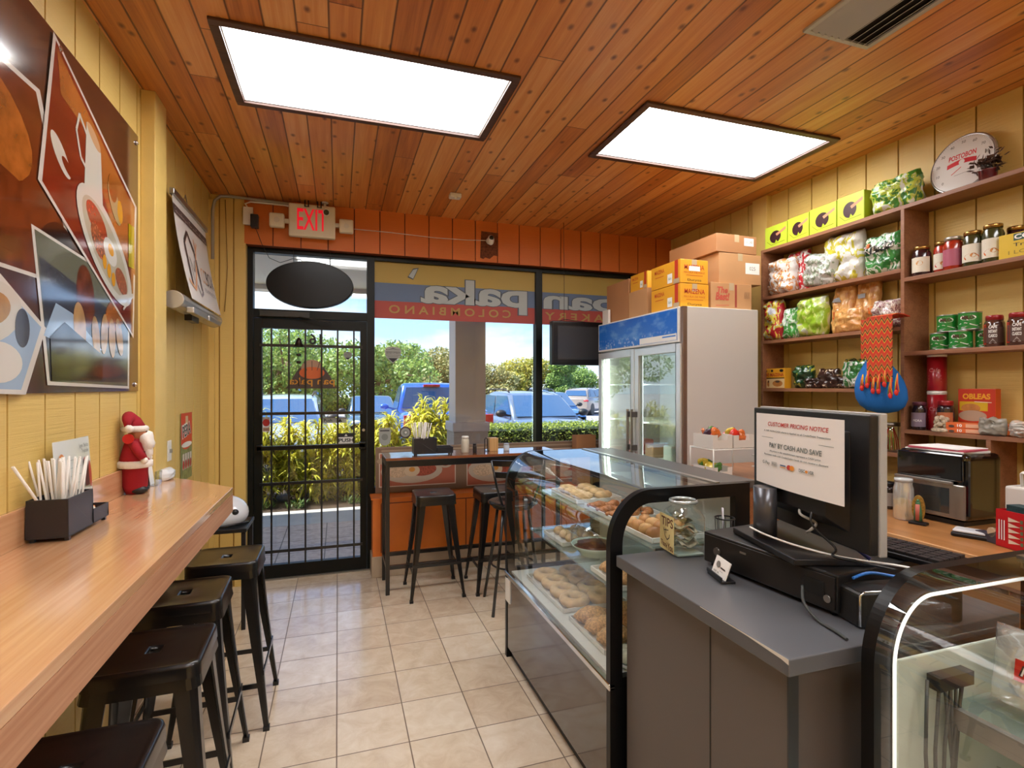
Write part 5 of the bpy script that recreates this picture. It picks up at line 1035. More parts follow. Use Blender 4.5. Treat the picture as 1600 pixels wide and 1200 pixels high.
def snack(name, c1=None, c2=None, c3=None, sc_=22):
    if name in MC: return MC[name]
    t = NT(name); n = t.n('ShaderNodeTexNoise', {'Vector': t.obj((1, 1, .6)), 'Scale': sc_, 'Detail': 2.5, 'Distortion': 1.2}); r = t.ramp(n, [(.0, c1), (.48, c2), (.58, c3)]); r.color_ramp.interpolation = 'CONSTANT'
    n2 = t.n('ShaderNodeTexNoise', {'Vector': t.obj(), 'Scale': 34.0, 'Detail': 3.0}); t.link(r, 'Base Color'); t.b.inputs['Roughness'].default_value = .28; t.b.inputs['Coat Weight'].default_value = .6; t.b.inputs['Coat Roughness'].default_value = .12
    t.bump(n2, .5, .012); MC[name] = t.m; return t.m
def pouch(lab, y0, y1, zb, h, mat, x=3.10, d=.10, seed=1, tilt=0, roll=0, group=None, name='snack_bag', art=None):
    w_ = abs(y1-y0); m = MB(); cy = (y0+y1)/2
    def F(u, v, sg):
        a = (u-.5)*2; b = (v-.5)*2; e = max(0, 1-abs(a)**3.5)*max(0, 1-abs(b)**5); q = noise.noise(Vector((u*4+seed*3.1, v*4+seed, sg*2)))+.6*noise.noise(Vector((u*9+seed, v*9, sg+seed)))
        z = v*h+.012*noise.noise(Vector((u*5+seed, v, 3)))*(v > 0); q += .9*(.35-abs(noise.noise(Vector((u*6+seed*2, v*7-u*3, sg*3)))))*1.4-.35; return (sg*(d/2*e**.5*(1+.5*q))+.006*math.sin(u*19+seed)*(1-e), (u-.5)*w_*(1-.08*abs(b)**3+.05*q*e), z)
    m.grid(lambda u, v: F(u, v, 1), 16, 18); m.grid(lambda u, v: F(1-u, v, -1), 16, 18)
    if art:
        o = thing(name, lab, 'bag', (x, cy, zb+.002), 0, group); build('film', m, mat, o); a = Art(lambda u, v, hh: (F(min(1, max(0, .5-u/w_)), min(1, max(0, v/h)), -1)[0]-.003-hh, -u, v), base=.002); art(a, w_, h); a.done('print', o)
    else: o = tag(build(name, m, mat, loc=(x, cy, zb+.002)), lab, 'bag', group)
    o.rotation_euler = (roll, tilt, 0); return o
def sbox(lab, y0, y1, zb, h, mat, art=None, x=3.05, d=.12, name='grocery_box', group=None, cat='box'):
    t = thing(name, lab, cat, (x, (y0+y1)/2, zb+.0005), 0, group); w_ = abs(y1-y0); build('carton_body', MB().box(0, -w_/2, 0, d, w_/2, h), mat, t, bev=.002)
    if art: a = Art(plane_map((0, w_/2, 0), (0, -1, 0), (0, 0, 1)), base=.0008); art(a, w_, h); a.done('front_print', t)
    return t
# top shelf: four lime boxes with chocolate wafers
lime = M('lime_box', 'a9bd1c', .4); choc = M('choc_disc', '3a2024', .4); hand = M('hand_print', 'c48a66', .5)
def wafer(a, w_, h): a.rect(M('lime_light', 'bccf3c', .4), .003, .003, w_-.003, h-.003); a.ell(choc, w_*.48, h*.48, w_*.25, h*.27); a.poly(lime, [(w_*.45, h*.18), (w_*.6, h*.22), (w_*.52, h*.34)]); a.poly(hand, [(w_*.55, h*.5), (w_*.95, h*.68), (w_*.95, h*.8), (w_*.5, h*.6)]); a.line(M('lime_dark', '6f7d10', .4), [(w_*.1, h*.35), (w_*.3, h*.15), (w_*.9, h*.2)], .003)
for k, (a0, a1) in enumerate(((3.19, 2.985), (2.98, 2.80), (2.795, 2.59), (2.585, 2.40))):
    sbox(['lime green wafer box on the top shelf, nearest the fridge', 'lime green wafer box on the top shelf, second from the fridge', 'lime green wafer box on the top shelf, third from the fridge', 'lime green wafer box on the top shelf beside the green bag'][k], a0, a1, 2.59, .165+.006*k, lime, wafer, group='lime wafer boxes')
gw = snack('bag_green_white', '3c7d2a', 'b9c94a', 'd8dcd2'); pouch('crumpled green and clear snack bag on the top shelf beside the dial thermometer', 2.38, 2.09, 2.59, .20, gw, d=.14, seed=4)
dl = thing('dial_thermometer', 'round white red-lettered dial thermometer on the top shelf', 'thermometer', (3.165, 1.925, 2.592+.158), 0); m = MB(); m.at(0, 0, 0, ry=-PI/2+.16).lathe([(.002, .0), (.152, .0), (.158, .006), (.158, .02), (.152, .026), (.148, .022), (.002, .022)], 48, cap=False); build('dial_case', m, M('dial_rim', 'a9a6a2', .2, .6, coat=.5), dl)
# face plane
nx = Vector((-1, 0, math.tan(.16)*1.0)).normalized(); up = Vector((math.tan(.16)*1.0, 0, 1)).normalized()
a = Art(lambda u, v, h: tuple(nx*(.024+h)+Vector((0, -1, 0))*u+up*v), base=.0005); a.ell(M('dial_white', 'd9d6d2', .15, coat=.8), 0, 0, .147, n=48); pr_ = M('postobon_red', 'c2222c', .3)
a.text(pr_, 'POSTOBON', .0, .03, .026, w=.13, bold=.03); a.poly(pr_, [(-.07, .0)]+[(-.07+.14*i/10, .012+.012*math.sin(PI*i/10)) for i in range(11)]+[(.07, .0)]+[(.07-.14*i/10, -.012+.010*math.sin(PI*i/10)-.0*i) for i in range(11)]); a.ell(M('dial_white'), 0, .008, .014)
a.line(pr_, [(.0, -.02), (-.045, -.05)], .004); a.line(M('grey_ink'), [(-.03, -.06), (.05, -.055)], .002)
for i, s_ in enumerate(('0', '10', '20', '30', '40', '50', '60', '70', '80', '90', '100')):
    b_ = math.radians(225-27*i); a.text(M('grey_ink'), s_, .118*math.cos(b_), .118*math.sin(b_)-.007, .014, bold=.02)
for i in range(61): b_ = math.radians(225-4.5*i); a.line(M('grey_ink'), [(.134*math.cos(b_), .134*math.sin(b_)), (.142*math.cos(b_), .142*math.sin(b_))], .001)
a.done('dial_print', dl)
pp_ = thing('dried_plant', 'small maroon pot with dried brown leaves in front of the dial', 'plant', (3.09, 1.775, 2.5905)); build('pot', MB().lathe([(.03, 0), (.036, .01), (.040, .055), (.045, .06), (.04, .062), (.03, .05)], 8), M('pot_maroon', '5a1018', .2, coat=.6), pp_); m = MB(); random.seed(5)
for i in range(120):
    c = Vector((random.gauss(0, .022), random.gauss(0, .03), .10+random.gauss(0, .024))); d_ = Vector((random.gauss(0, 1), random.gauss(0, 1), random.gauss(0, 1))).normalized()*.017; e_ = d_.orthogonal().normalized()*.012; m.add([tuple(c-d_), tuple(c+e_), tuple(c+d_), tuple(c-e_)], [(0, 1, 2, 3)])
for i in range(8): m.tube([(0, 0, .05), (random.gauss(0, .02), random.gauss(0, .03), .12)], .0015, 5)
build('dried_leaves', m, M('dried_leaf', '4a3326', .6, var=.5, vs=60), pp_)
# upper left shelf of bags
cw = snack('bag_clear_orange', 'd9d2cc', 'd08a48', 'e3ded8'); rw = snack('bag_red_white', 'b8222a', 'd6d0cc', 'c2353a'); yw = snack('bag_yellow_white', 'd6d4cc', 'c3b93a', 'e0ddd5', 14); gn = snack('bag_green', '2c7a34', 'c9d2c4', '3b8a3c', 16)
pouch('clear and orange snack bag at the fridge end of the upper left shelf', 3.17, 2.93, 2.237, .26, cw, x=3.09, d=.15, seed=2)
pouch('red snack bag behind the clear bag on the upper left shelf', 3.06, 2.86, 2.237, .30, rw, x=3.14, d=.08, seed=3)
pouch('white and silver crumpled bag in the middle of the upper left shelf', 2.86, 2.62, 2.237, .22, snack('bag_silver', 'c9c9c6', '8d9a84', 'dedbd8'), x=3.07, d=.14, seed=5, roll=.2)
pouch('large yellow and white bag on the upper left shelf', 2.72, 2.44, 2.237, .32, yw, x=3.12, d=.12, seed=7)
def riz(a, w_, h): a.text(ink, 'Rizadas', 0, h*.55, .055, w=w_*.72, bold=.04, rot=.1); a.text(white_pl, 'Rizadas', 0.002, h*.56, .05, w=w_*.70, rot=.1); a.ell(M('snack_orange'), w_*-.3, h*.75, .02)
pouch('green crisps bag with white lettering beside the upright', 2.43, 2.18, 2.237, .24, gn, x=3.10, d=.11, seed=9, art=riz)
# second left shelf
pouch('tall red, white and yellow sweets bag at the fridge end', 3.20, 3.04, 1.91, .30, snack('bag_sweets', 'b82430', 'd8c84a', 'c9ccd6'), x=3.08, d=.13, seed=12)
pouch('narrow green and white bag beside the red sweets bag', 3.04, 2.92, 1.91, .22, snack('bag_greenstripe', '3f8f3a', 'c4cfc0', '5ca04a'), x=3.09, d=.09, seed=13)
pouch('large lime green snack bag on the second left shelf', 2.92, 2.68, 1.91, .27, snack('bag_lime', '8fb52a', 'bccf6a', 'c9d2bf', 12), x=3.09, d=.13, seed=14)
og_ = snack('bag_tan', 'c98a48', 'd9a35e', 'e0b070', 30)
def og_art(a, w_, h): a.rect(M('snack_orange'), -.055, h*.28, .055, h*.42); a.rect(M('pale_blue', 'a9b3bf', .4), -.05, h*.6, .0, h*.68)
pouch('tall tan and orange bag of wafers leaning behind, left one', 2.68, 2.52, 1.91, .34, og_, x=3.11, d=.08, seed=15, art=og_art, tilt=.12)
pouch('tall tan and orange bag of wafers leaning behind, right one', 2.53, 2.37, 1.91, .35, og_, x=3.13, d=.08, seed=16, art=og_art, tilt=.12)
pouch('small tan wafer bag in front of the tall ones', 2.60, 2.40, 1.91, .15, og_, x=3.05, d=.06, seed=17)
pouch('white speckled snack bag on the second left shelf by the upright', 2.36, 2.18, 1.91, .17, snack('bag_speck', 'd9d2c8', '8d5a6a', 'e3dcd0', 60), x=3.09, d=.12, seed=18)
# third left shelf
def mzs(a, w_, h): a.text(mzr, 'MAIZENA', w_*.5, h*.60, h*.16, w=w_*.86, bold=.02); a.rect(M('mz_cream', 'dcbf8c', .5), .003, .003, w_-.003, h*.48); a.rect(ink, .003, h*.49, w_-.003, h*.53); a.ell(M('print_bread'), w_*.55, h*.24, w_*.32, h*.16); a.ell(sbrown, w_*.55, h*.33, w_*.15, h*.05); a.ell(ink, w_*.2, h*.88, w_*.08, h*.06); a.ell(ink, w_*.8, h*.88, w_*.12, h*.07)
sbox('small yellow pudding box at the end of the third left shelf, front one', 3.13, 2.985, 1.557, .145, mzy, mzs, x=3.03, d=.06, group='small yellow pudding boxes'); sbox('small yellow pudding box at the end of the third left shelf, rear one', 3.178, 3.137, 1.557, .145, mzy, mzs, x=3.05, d=.06, group='small yellow pudding boxes')
dg = snack('bag_darkgreen', '14361c', '1c4a26', 'a9a83a', 20); dbn = snack('bag_brown', '2c1612', '3a1e18', 'c9b49a', 26)
pouch('dark green coffee bag on the third left shelf beside the small yellow boxes', 2.96, 2.80, 1.557, .16, dg, seed=21)
for k, (a0, a1, h) in enumerate(((2.86, 2.72, .07), (2.76, 2.60, .13), (2.66, 2.50, .08))): pouch(['flat brown packet beside the dark green bag', 'upright dark brown packet in the middle of the third left shelf', 'low brown packet in front of the green one'][k], a0, a1, 1.557, h, dbn, x=3.08+.02*k, d=.08, seed=22+k, name='packet')
pouch('yellow and black packet at the back of the third left shelf', 2.62, 2.42, 1.557, .19, snack('bag_yb', '1f2a1c', 'b5b03a', '1a1f18'), x=3.15, d=.05, seed=27); pouch('bright green and white packet beside the blue bag', 2.56, 2.38, 1.557, .17, snack('bag_bg', '1f6a2c', 'c9c9c4', '2a7a36', 14), x=3.07, d=.08, seed=28)
# fourth left shelf
pouch('lime packet at the fridge end of the lowest left shelf', 3.14, 2.94, 1.19, .17, snack('bag_lime'), x=3.08, seed=31); 
for k, (a0, a1, h, mt) in enumerate(((2.94, 2.86, .15, 'bag_brown'), (2.84, 2.62, .16, 'bag_silver'), (2.62, 2.40, .15, 'bag_bg'))): pouch(['small dark packet on the lowest left shelf', 'grey green packet on the lowest left shelf', 'green packet on the lowest left shelf under the blue bag'][k], a0, a1, 1.19, h, MC[mt], x=3.09, seed=33+k, name='packet')
for k in range(2): sbox(['brown patterned box lying across the packets, left', 'brown patterned box lying across the packets, right'][k], 2.82-.13*k, 2.70-.13*k, 1.352, .035, M('pattern_brown', '5a3a30', .5, var=.5, vs=80), x=3.06, d=.09, group='brown patterned boxes')
tj2 = jar('tassel_jar', 'clear jar of red and orange tassels on the lowest left shelf under the blue bag', 'jar', (3.08, 2.26, 1.19), .055, .17, glassy('jar_glass'), steel); m = MB(); random.seed(8)
for i in range(30): x, y = random.uniform(-.03, .03), random.uniform(-.035, .035); m.tube([(x*.4, y*.4, .14), (x, y, .07), (x*1.2, y*1.2, .01)], .003, 5, i % 3)
build('tassels', m, [M('yarn_red', 'c8281c', .8), M('yarn_orange', 'd9702a', .8), M('yarn_green', '7fa038', .8)], tj2)
# jars, upper right shelf
def labelled(lab, loc, r, h, body, lid, labm, art=None, group=None, name='food_jar', lz=(.12, .62), lh=.02, a0=PI+.35):
    t = jar(name, lab, 'jar', loc, r, h, body, lid, r*.86, lh, prof=[(r*.9, 0), (r, .006), (r, h*.74), (r*.84, h*.86), (r*.80, h-lh)], group=group)
    f = cyl_map(0, 0, r, a0); a = Art(lambda u, v, hh: f(-u*-1, v, hh), base=.0008); a.rect(labm, -r*1.1, h*lz[0], r*1.1, h*lz[1], 10)
    # u grows with the angle; seen from the aisle that is right to left, so flip
    a.f = lambda u, v, hh: f(-u*-1, v, hh)
    if art: art(a, r, h)
    a.done('label', t); return t
gold_ = M('lid_gold', 'a8854a', .25, .9); redlid = M('lid_red', '8a1018', .3, coat=.4); cream = M('label_cream', 'd9d2c0', .5); tomato = M('tomato', 'a02a12', .25, coat=.7, var=.4, vs=50); dpur = M('dark_jam', '2e1218', .2, coat=.8); olive_ = M('olive_body', '3a3a1a', .2, coat=.8); pinkl = M('label_pink', 'a8546a', .5)
def lab_food(c): 
    def f(a, r, h): a.ell(c, 0, h*.25, r*.7, h*.1); a.line(M('grey_ink'), [(-r*.5, h*.5), (r*.5, h*.5)], .003); a.ell(M('print_bread'), r*.2, h*.3, r*.3, h*.06)
    return f
labelled('dark purple jam jar with white label beside the upright', (3.08, 2.085, 2.18), .045, .165, dpur, gold_, cream, lambda a, r, h: (a.ell(M('print_yolk'), 0, h*.42, r*.35, h*.08), a.line(M('grey_ink'), [(-.02, h*.25), (.02, h*.25)], .002)))
labelled('red tomato jar with gold lid, second jar on the upper right shelf', (3.11, 1.995, 2.18), .043, .170, tomato, gold_, cream, lab_food(M('snack_red')))
labelled('red jar with silver lid and pink label on the upper right shelf', (3.08, 1.925, 2.18), .045, .175, tomato, M('lid_silver', 'b5b0a8', .3, .8), pinkl, lambda a, r, h: a.line(cream, [(-r*.7, h*.45), (r*.7, h*.45)], .004))
labelled('green jar with orange picture label and gold lid on the upper right shelf', (3.08, 1.835, 2.18), .044, .180, olive_, gold_, cream, lab_food(M('snack_orange')))
labelled('tall dark jar with white and orange label next to the yellow box', (3.08, 1.748, 2.18), .044, .190, olive_, gold_, cream, lab_food(M('snack_orange')))
labelled('dark jar half hidden behind the yellow box', (3.15, 1.69, 2.18), .042, .170, dpur, gold_, cream)
def corona(a, w_, h): a.rect(M('corona_green', '1f4a3a', .4), .06, h*.68, w_, h*.96); a.text(white_pl, 'CORONA', w_*.46, h*.74, h*.18, w=w_*.55, bold=.03); a.text(ink, 'Tradicional', w_*.45, h*.44, h*.14, w=w_*.55); a.text(M('corona_dim', '8a7a20', .5), 'I LOVE', .1, h*.14, h*.15, w=.12); a.rect(M('corona_green'), w_*.5, h*.1, w_*.7, h*.28)
sbox('yellow chocolate box with green lettering panel at the right end of the upper shelf', 1.70, 1.36, 2.18, .115, M('corona_yellow', 'd2b01e', .4), corona, x=3.035, d=.13)
for k in range(3): labelled('jar standing further along the upper right shelf, past the picture edge', (3.09, 1.25-.1*k, 2.18), .044, .17, [tomato, olive_, dpur][k], gold_, cream, group='jars past the picture edge')
# cans
canm = M('milo_green', '1c7a2c', .3, coat=.3); tin = M('tin', 'b0b0ac', .3, .9); milo_red = M('milo_brown', '4a1a14', .4)
can0 = None
def can(lab, loc):
    global can0
    if can0 is None:
        t = thing('food_can', lab, 'can', loc, 0, 'green drink powder tins'); r, h = .048, .092; build('body', MB().lathe([(r, .004), (r, h-.004)], 28, cap=False), canm, t); build('bottom_rim', MB().lathe([(.002, 0), (r+.001, 0), (r+.002, .004), (r, .006)], 28, cap=False), tin, t); build('top_rim', MB().lathe([(r, h-.006), (r+.002, h-.003), (r+.001, h), (r-.004, h-.002), (.002, h-.002)], 28, cap=False), tin, t)
        f = cyl_map(0, 0, r, PI+.35); a = Art(f, base=.0006)
        a.ell(white_pl, 0, h*.68, .034, h*.15, n=20); a.text(milo_red, 'MILO', 0, h*.61, h*.15, w=.048, bold=.05); a.line(white_pl, [(-.06, h*.22), (-.035, h*.36), (-.01, h*.40), (.015, h*.30), (.035, h*.22), (.06, h*.35)], .003); a.ell(M('can_grey', '8f9a8a', .4), .01, h*.14, .04, h*.08); a.done('label', t); can0 = t; return t
    return copy_thing(can0, loc, 0, lab)
can('green drink powder tin, bottom row, nearest the upright', (3.10, 2.00, 1.766)); can('green drink powder tin, bottom row, front middle', (3.07, 1.885, 1.766)); can('green drink powder tin, bottom row, beside the red-lidded jars', (3.13, 1.800, 1.766)); can('green drink powder tin, top row, left', (3.10, 1.965, 1.859)); can('green drink powder tin, top row, right', (3.09, 1.855, 1.859))
cof = M('coffee_glass', '4a2c22', .12, coat=.8)
def colcafe(a, r, h): a.rect(M('snack_red'), -.05, h*.08, -.028, h*.72); [a.text(white_pl, s_, .0, h*(.58-.14*i), .014, w=.032, bold=.03) for i, s_ in enumerate(('CAFE', 'INSTANT', 'CLASICO'))]; a.poly(M('label_grey', '9a9088', .5), [(-.015, h*.1), (.015, h*.1), (0, h*.26)])
for k, (y, x) in enumerate(((1.745, 3.085), (1.64, 3.07), (1.58, 3.13), (1.47, 3.08), (1.37, 3.08))):
    labelled(['coffee jar with red lid, first beside the green tins', 'coffee jar with red lid, second from the green tins', 'coffee jar with red lid, half hidden third one', 'coffee jar with red lid at the far right past the picture edge', 'coffee jar with red lid at the far right past the picture edge'][k], (x, y, 1.766), .040, .155, cof, redlid, M('label_brown', '4a3028', .4), colcafe, group='red-lidded coffee jars', name='coffee_jar', lh=.026)
# lower right shelf
can_r = M('canister_red', '9a1420', .3, coat=.4)
for z, hh, x, s_ in ((1.3305, .215, 3.13, 'lower red canister with white lid on the lower right shelf'), (1.547, .205, 3.13, 'upper red canister with white lid, stacked on the other')):
    t = jar('red_canister', s_, 'canister', (x, 2.04, z), .045, hh, can_r, white_pl, .044, .02, prof=[(.042, 0), (.044, .004), (.044, hh-.02)], group='red canisters'); f = cyl_map(0, 0, .0445, PI+.35); a = Art(f, base=.0006); a.text(M('canister_text', 'c98a8a', .4), 'Cafe', 0, hh*.5, .02, w=.05)
    for i in range(3): a.line(M('canister_text'), [(-.03, hh*(.4-.08*i)), (.03, hh*(.4-.08*i))], .002)
    a.done('print', t)
labelled('small dark jar with orange and grey label at the left of the lower right shelf', (3.06, 2.085, 1.3305), .036, .155, M('jar_dark', '221418', .2, coat=.7), M('lid_plum', '5a2a3a', .4), M('label_mauve', '7a6a7a', .5), lambda a, r, h: (a.rect(M('snack_orange'), -r*.9, h*.44, r*.9, h*.6), a.text(white_pl, 'MORA', 0, h*.3, .012, w=.04)), name='sauce_jar')
labelled('dark jar with red lid behind the little nativity figure', (3.09, 1.97, 1.3305), .038, .165, M('jar_dark'), redlid, M('label_orange', 'a8603a', .5), name='sauce_jar', lh=.03)
fg = thing('nativity_figure', 'small white and gold nativity figure on the lower right shelf', 'figurine', (3.05, 1.965, 1.3305)); m = MB(); m.lathe([(.042, 0), (.045, .012), (.035, .02)], 16); 
for i in range(14): b_ = i*2.4; m.ball(.018*math.cos(b_), .022*math.sin(b_), .025+.004*i, .016, .014, .014, 8, nz=.3, seed=i)
build('figures', m, M('nativity', 'b9a890', .5, var=.5, vs=90), fg)
def ob_(a, w_, h): a.rect(M('obleas_red', 'b8341c', .4), .002, .002, w_-.002, h-.002); a.rect(M('obleas_yellow', 'c8a01c', .4), .008, h*.35, w_*.8, h*.62); a.text(mzy, 'OBLEAS', w_*.5, h*.70, h*.15, w=w_*.74, bold=.04); a.line(cream, [(w_*.45, h*.62), (w_*.9, h*.60)], .003); a.ell(M('print_bread'), w_*.35, h*.42, w_*.26, h*.14); a.ell(M('obleas_basket', 'a8907a', .5), w_*.4, h*.2, w_*.38, h*.16)
sbox('red and yellow wafer picture box standing on the flat orange boxes', 1.935, 1.765, 1.383, .175, M('obleas_side', 'c9501c', .4), ob_, x=3.13, d=.04)
def ten(a, w_, h): a.text(white_pl, '10', w_*.28, h*.25, h*.5, w=.022, bold=.03); a.ell(sbrown, w_*.12, h*.3, .014, h*.25); a.rect(M('obleas_peach', 'd9a080', .4), w_*.4, h*.15, w_*.95, h*.85)
for k in range(2): sbox(['flat orange wafer box marked 10, lower of the two', 'flat orange wafer box marked 10, upper of the two'][k], 1.935, 1.70, 1.3305+.0262*k, .0255, M('obleas_orange', 'd2622a', .4), ten, x=3.035, d=.16, group='flat orange wafer boxes')
pouch('grey folded bag lying in front of the orange boxes', 1.78, 1.66, 1.3305, .085, M('bag_grey', '8a8478', .4, coat=.3), x=3.03, d=.06, seed=41); pouch('clear crumpled bag at the right end of the lower right shelf', 1.66, 1.50, 1.3305, .075, snack('bag_clear2', 'b5b0a8', 'c9b0a0', 'a8a49c'), x=3.05, d=.10, seed=42)
# woven bag hanging from the shelf front
mo_ = thing('woven_bag', 'bright blue woven shoulder bag with patterned strap hanging from the shelf', 'bag', (2.95, 2.21, 1.42))
def zig(name):
    t = NT(name); s = t.n('ShaderNodeSeparateXYZ', {0: (t.n('ShaderNodeTexCoord'), 'Object')}); tri = t.math('PINGPONG', t.math('MULTIPLY', (s, 'Y'), 1.0), .0165)
    v = t.math('FRACT', t.math('DIVIDE', t.math('SUBTRACT', (s, 'Z'), t.math('MULTIPLY', tri, 1.7)), .052)); r = t.ramp(v, [(0, 'c4341a'), (.40, 'd2541c'), (.50, 'c8b02a'), (.58, '26301c'), (.74, 'c4341a'), (.86, '7a9a3a'), (.92, 'c4341a')]); r.color_ramp.interpolation = 'CONSTANT'
    t.link(r, 'Base Color'); t.b.inputs['Roughness'].default_value = .85; n = t.n('ShaderNodeTexNoise', {'Vector': t.obj((300, 300, 300))}); t.bump(n, .4, .002); return t.m
zg = zig('woven_strap'); blue = M('bag_blue', '0c62ae', .85, bump=.5, bs=260)
m = MB(); rings = []
for z, r in ((.0, .03), (.012, .085), (.04, .125), (.08, .145), (.13, .147), (.18, .135), (.23, .11), (.28, .075), (.32, .05), (.34, .045)):
    rings.append([(.50*r*math.cos(b)*(1+.08*math.sin(5*b)*(z/.34)), .02*(z/.34)*2+r*math.sin(b)*(1+.05*math.sin(7*b)*(z/.34)), z) for b in [2*PI*i/40 for i in range(40)]])
m.loft(rings, 0, True, True); build('pouch', m, blue, mo_)
for k, (y0, x0, w_) in enumerate(((-.035, -.075, .145), (.085, -.03, .05))):
    m = MB(); m.sheet = False; m.loft([[(x0, y0-w_/2, z), (x0, y0+w_/2, z), (x0+.006, y0+w_/2, z), (x0+.006, y0-w_/2, z)] for z in ((.175, .54) if k == 0 else (.31, .54))], 0, False, True); build('strap', m, zg, mo_)
m = MB(); m.loft([[(x, -.106, .538+q), (x, .036, .538+q), (x, .036, .543+q), (x, -.106, .543+q)] for x, q in ((-.075, 0), (-.03, .012), (.02, .01), (.066, .0))], 0, False, True); build('strap', m, zg, mo_)
build('hook', MB().tube([(.068, 0, .50), (.05, 0, .50), (.04, 0, .535)], .004, 6), steel, mo_)
random.seed(21); m = MB()
for k in range(7):
    y0 = .055-.033*k; z0 = .22+.02*math.sin(k*2.1); L_ = .07+.03*random.random()
    for j in range(7): y = y0+random.uniform(-.008, .008); m.tube([(-.082, y0, z0), (-.09, y, z0-L_*.5), (-.088, y+random.uniform(-.01, .01), z0-L_)], .0028, 5, [0, 0, 1, 2, 0, 1, 3][(j+k) % 7])
    m.ball(-.09, y0, z0-L_-.005, .010, .011, .016, 8, 0, nz=.4)
build('tassels', m, [M('yarn_red'), M('yarn_orange'), M('yarn_green'), M('yarn_yellow', 'd2b83a', .8)], mo_)
# ---------------------------------------------------------------- on the back counter
af = thing('air_fryer', 'black air fryer oven with steel door and glass window', 'air fryer', (2.73, 1.655, .921))
FWd = .33
blk = M('fryer_black', '09090a', .08, coat=1.0); stl = M('fryer_steel', 'a8a39c', .3, .85)
build('body', MB().box(.012, 0, .02, .26, FWd, .335), blk, af, bev=.03, seg=5); build('base_foot', MB().box(.02, .02, 0, .25, FWd-.02, .02), blackpl, af)
build('control_panel', MB().box(.0, .015, .205, .014, FWd-.015, .325), M('fryer_gloss', '0d0e10', .05, coat=1.0), af, bev=.006)
dd = build('door', MB().box(.0, .006, .03, .014, FWd-.006, .19), stl, af, bev=.006, seg=3); build('window', MB().box(-.0015, .07, .05, .0005, FWd-.03, .17), M('fryer_window', '23282a', .06, coat=1), dd, bev=.004)
build('door_handle', MB().box(-.014, .05, .188, .0, FWd-.01, .204), stl, af, bev=.004); m = MB(); m.at(-.0005, .0, 0); m.box(-.001, .12, .26, -.0002, .20, .262)
tag(build('paper_stack', MB().at(0, 0, 0).box(0, 0, 0, .20, .26, .006, 0).at(.0, .0, .006, rz=.08).box(.01, -.01, .0005, .19, .24, .008, 1).at(0, 0, .0145, rz=-.05).box(0, .02, .0, .2, .25, .003, 0), [paper, M('paper_pink', 'b0485a', .6)], loc=(2.76, 1.69, 1.2565)), 'loose papers and a pink folder on top of the air fryer', 'papers')
yj = thing('pineapple_jar', 'clear plastic jar of yellow filling in front of the air fryer', 'jar', (2.635, 1.87, .921)); build('plastic', MB().lathe([(.038, 0), (.042, .01), (.042, .15), (.036, .17), (.036, .19)], 24, cap=False), glassy('film_clear'), yj); build('yellow_filling', MB().lathe([(.002, .003), (.036, .003), (.039, .012), (.039, .09), (.02, .10), (.002, .095)], 20, cap=False), M('yellow_fill', 'c49a1c', .4, var=.2, vs=40), yj); build('lid', MB().lathe([(.038, .185), (.038, .20), (.002, .202)], 20), M('lid_clear', 'b9bcbc', .2), yj)
vg = thing('virgin_figure', 'small oval gilded saint figurine in front of the air fryer', 'figurine', (2.60, 1.775, .921), .3); build('stand', MB().box(-.02, -.035, 0, .02, .035, .012), blackpl, vg, bev=.002); m = MB(); m.prism([(.026*math.sin(b), .075+.062*math.cos(b)) for b in [2*PI*i/28 for i in range(28)]], -.006, .006, 'x'); build('halo_plate', m, M('halo_gold', 'a8823a', .35, .5, var=.4, vs=120), vg, bev=.002)
m = MB(); m.lathe([(.017, .018), (.016, .06), (.010, .10), (.006, .112)], 14, sx=.6); m.ball(0, 0, .112, .007, n=8); fg2 = build('robe', m, M('robe_green', '3a6a44', .5), vg); fg2.location.x = -.007; m = MB(); m.lathe([(.010, .02), (.009, .095)], 10, sx=.5); q = build('dress', m, M('dress_pink', 'b05a4a', .5), vg); q.location.x = -.013
wg = thing('card_reader', 'white and black card reader lying on the back counter', 'card reader', (2.60, 1.56, .921), .4); build('body', MB().box(-.045, -.07, 0, .045, .06, .018), blackpl, wg, bev=.006); build('top_cover', MB().box(-.04, -.065, .0185, .04, .055, .03), M('reader_white', 'c9c9cc', .25), wg, bev=.006)
td = thing('tape_dispenser', 'small dark tape dispenser at the front of the back counter', 'tape dispenser', (2.60, 1.48, .921), -.35); build('body', MB().prism([(-.06, 0), (.06, 0), (.06, .035), (.03, .03), (.0, .035), (-.04, .055), (-.06, .05)], -.02, .02, 'x'), M('dispenser', '3c3842', .3), td, bev=.003); m = MB(); m.at(-.02, -.02, .045, ry=PI/2).cyl(.02, 0, .015, 18); m.at(0.005, -.02, .045, ry=PI/2).cyl(.02, 0, .015, 18); build('tape_roll', m, M('tape'), td)
rbx = thing('red_box', 'open red box with white cone pattern holding dark pens', 'box', (2.62, 1.36, .921), -.2); m = MB(); w_, d_, h_ = .075, .07, .15
for q in ((-w_, -d_, w_, -d_+.003), (-w_, d_-.003, w_, d_), (-w_, -d_+.003, -w_+.003, d_-.003), (w_-.003, -d_+.003, w_, d_-.003)): m.box(q[0], q[1], 0, q[2], q[3], h_)
m.box(-w_, -d_, 0, w_, d_, .003); build('box_walls', m, M('redbox', 'b80f1a', .35), rbx); a = Art(lambda u, v, h: (-w_-h, d_-u, v), base=.0008)
for i in range(5): a.poly(M('cone_white', 'd8c4b0', .5), [(.05, .02+.022*i), (.095, .028+.022*i), (.05, .038+.022*i)]); a.rect(M('cone_green', '5a6a4a', .5), .095, .022+.022*i, .105, .036+.022*i)
for i in range(3): a.line(white_pl, [(.015+.01*i, .03), (.015+.01*i, .11)], .004)
a.done('side_print', rbx)
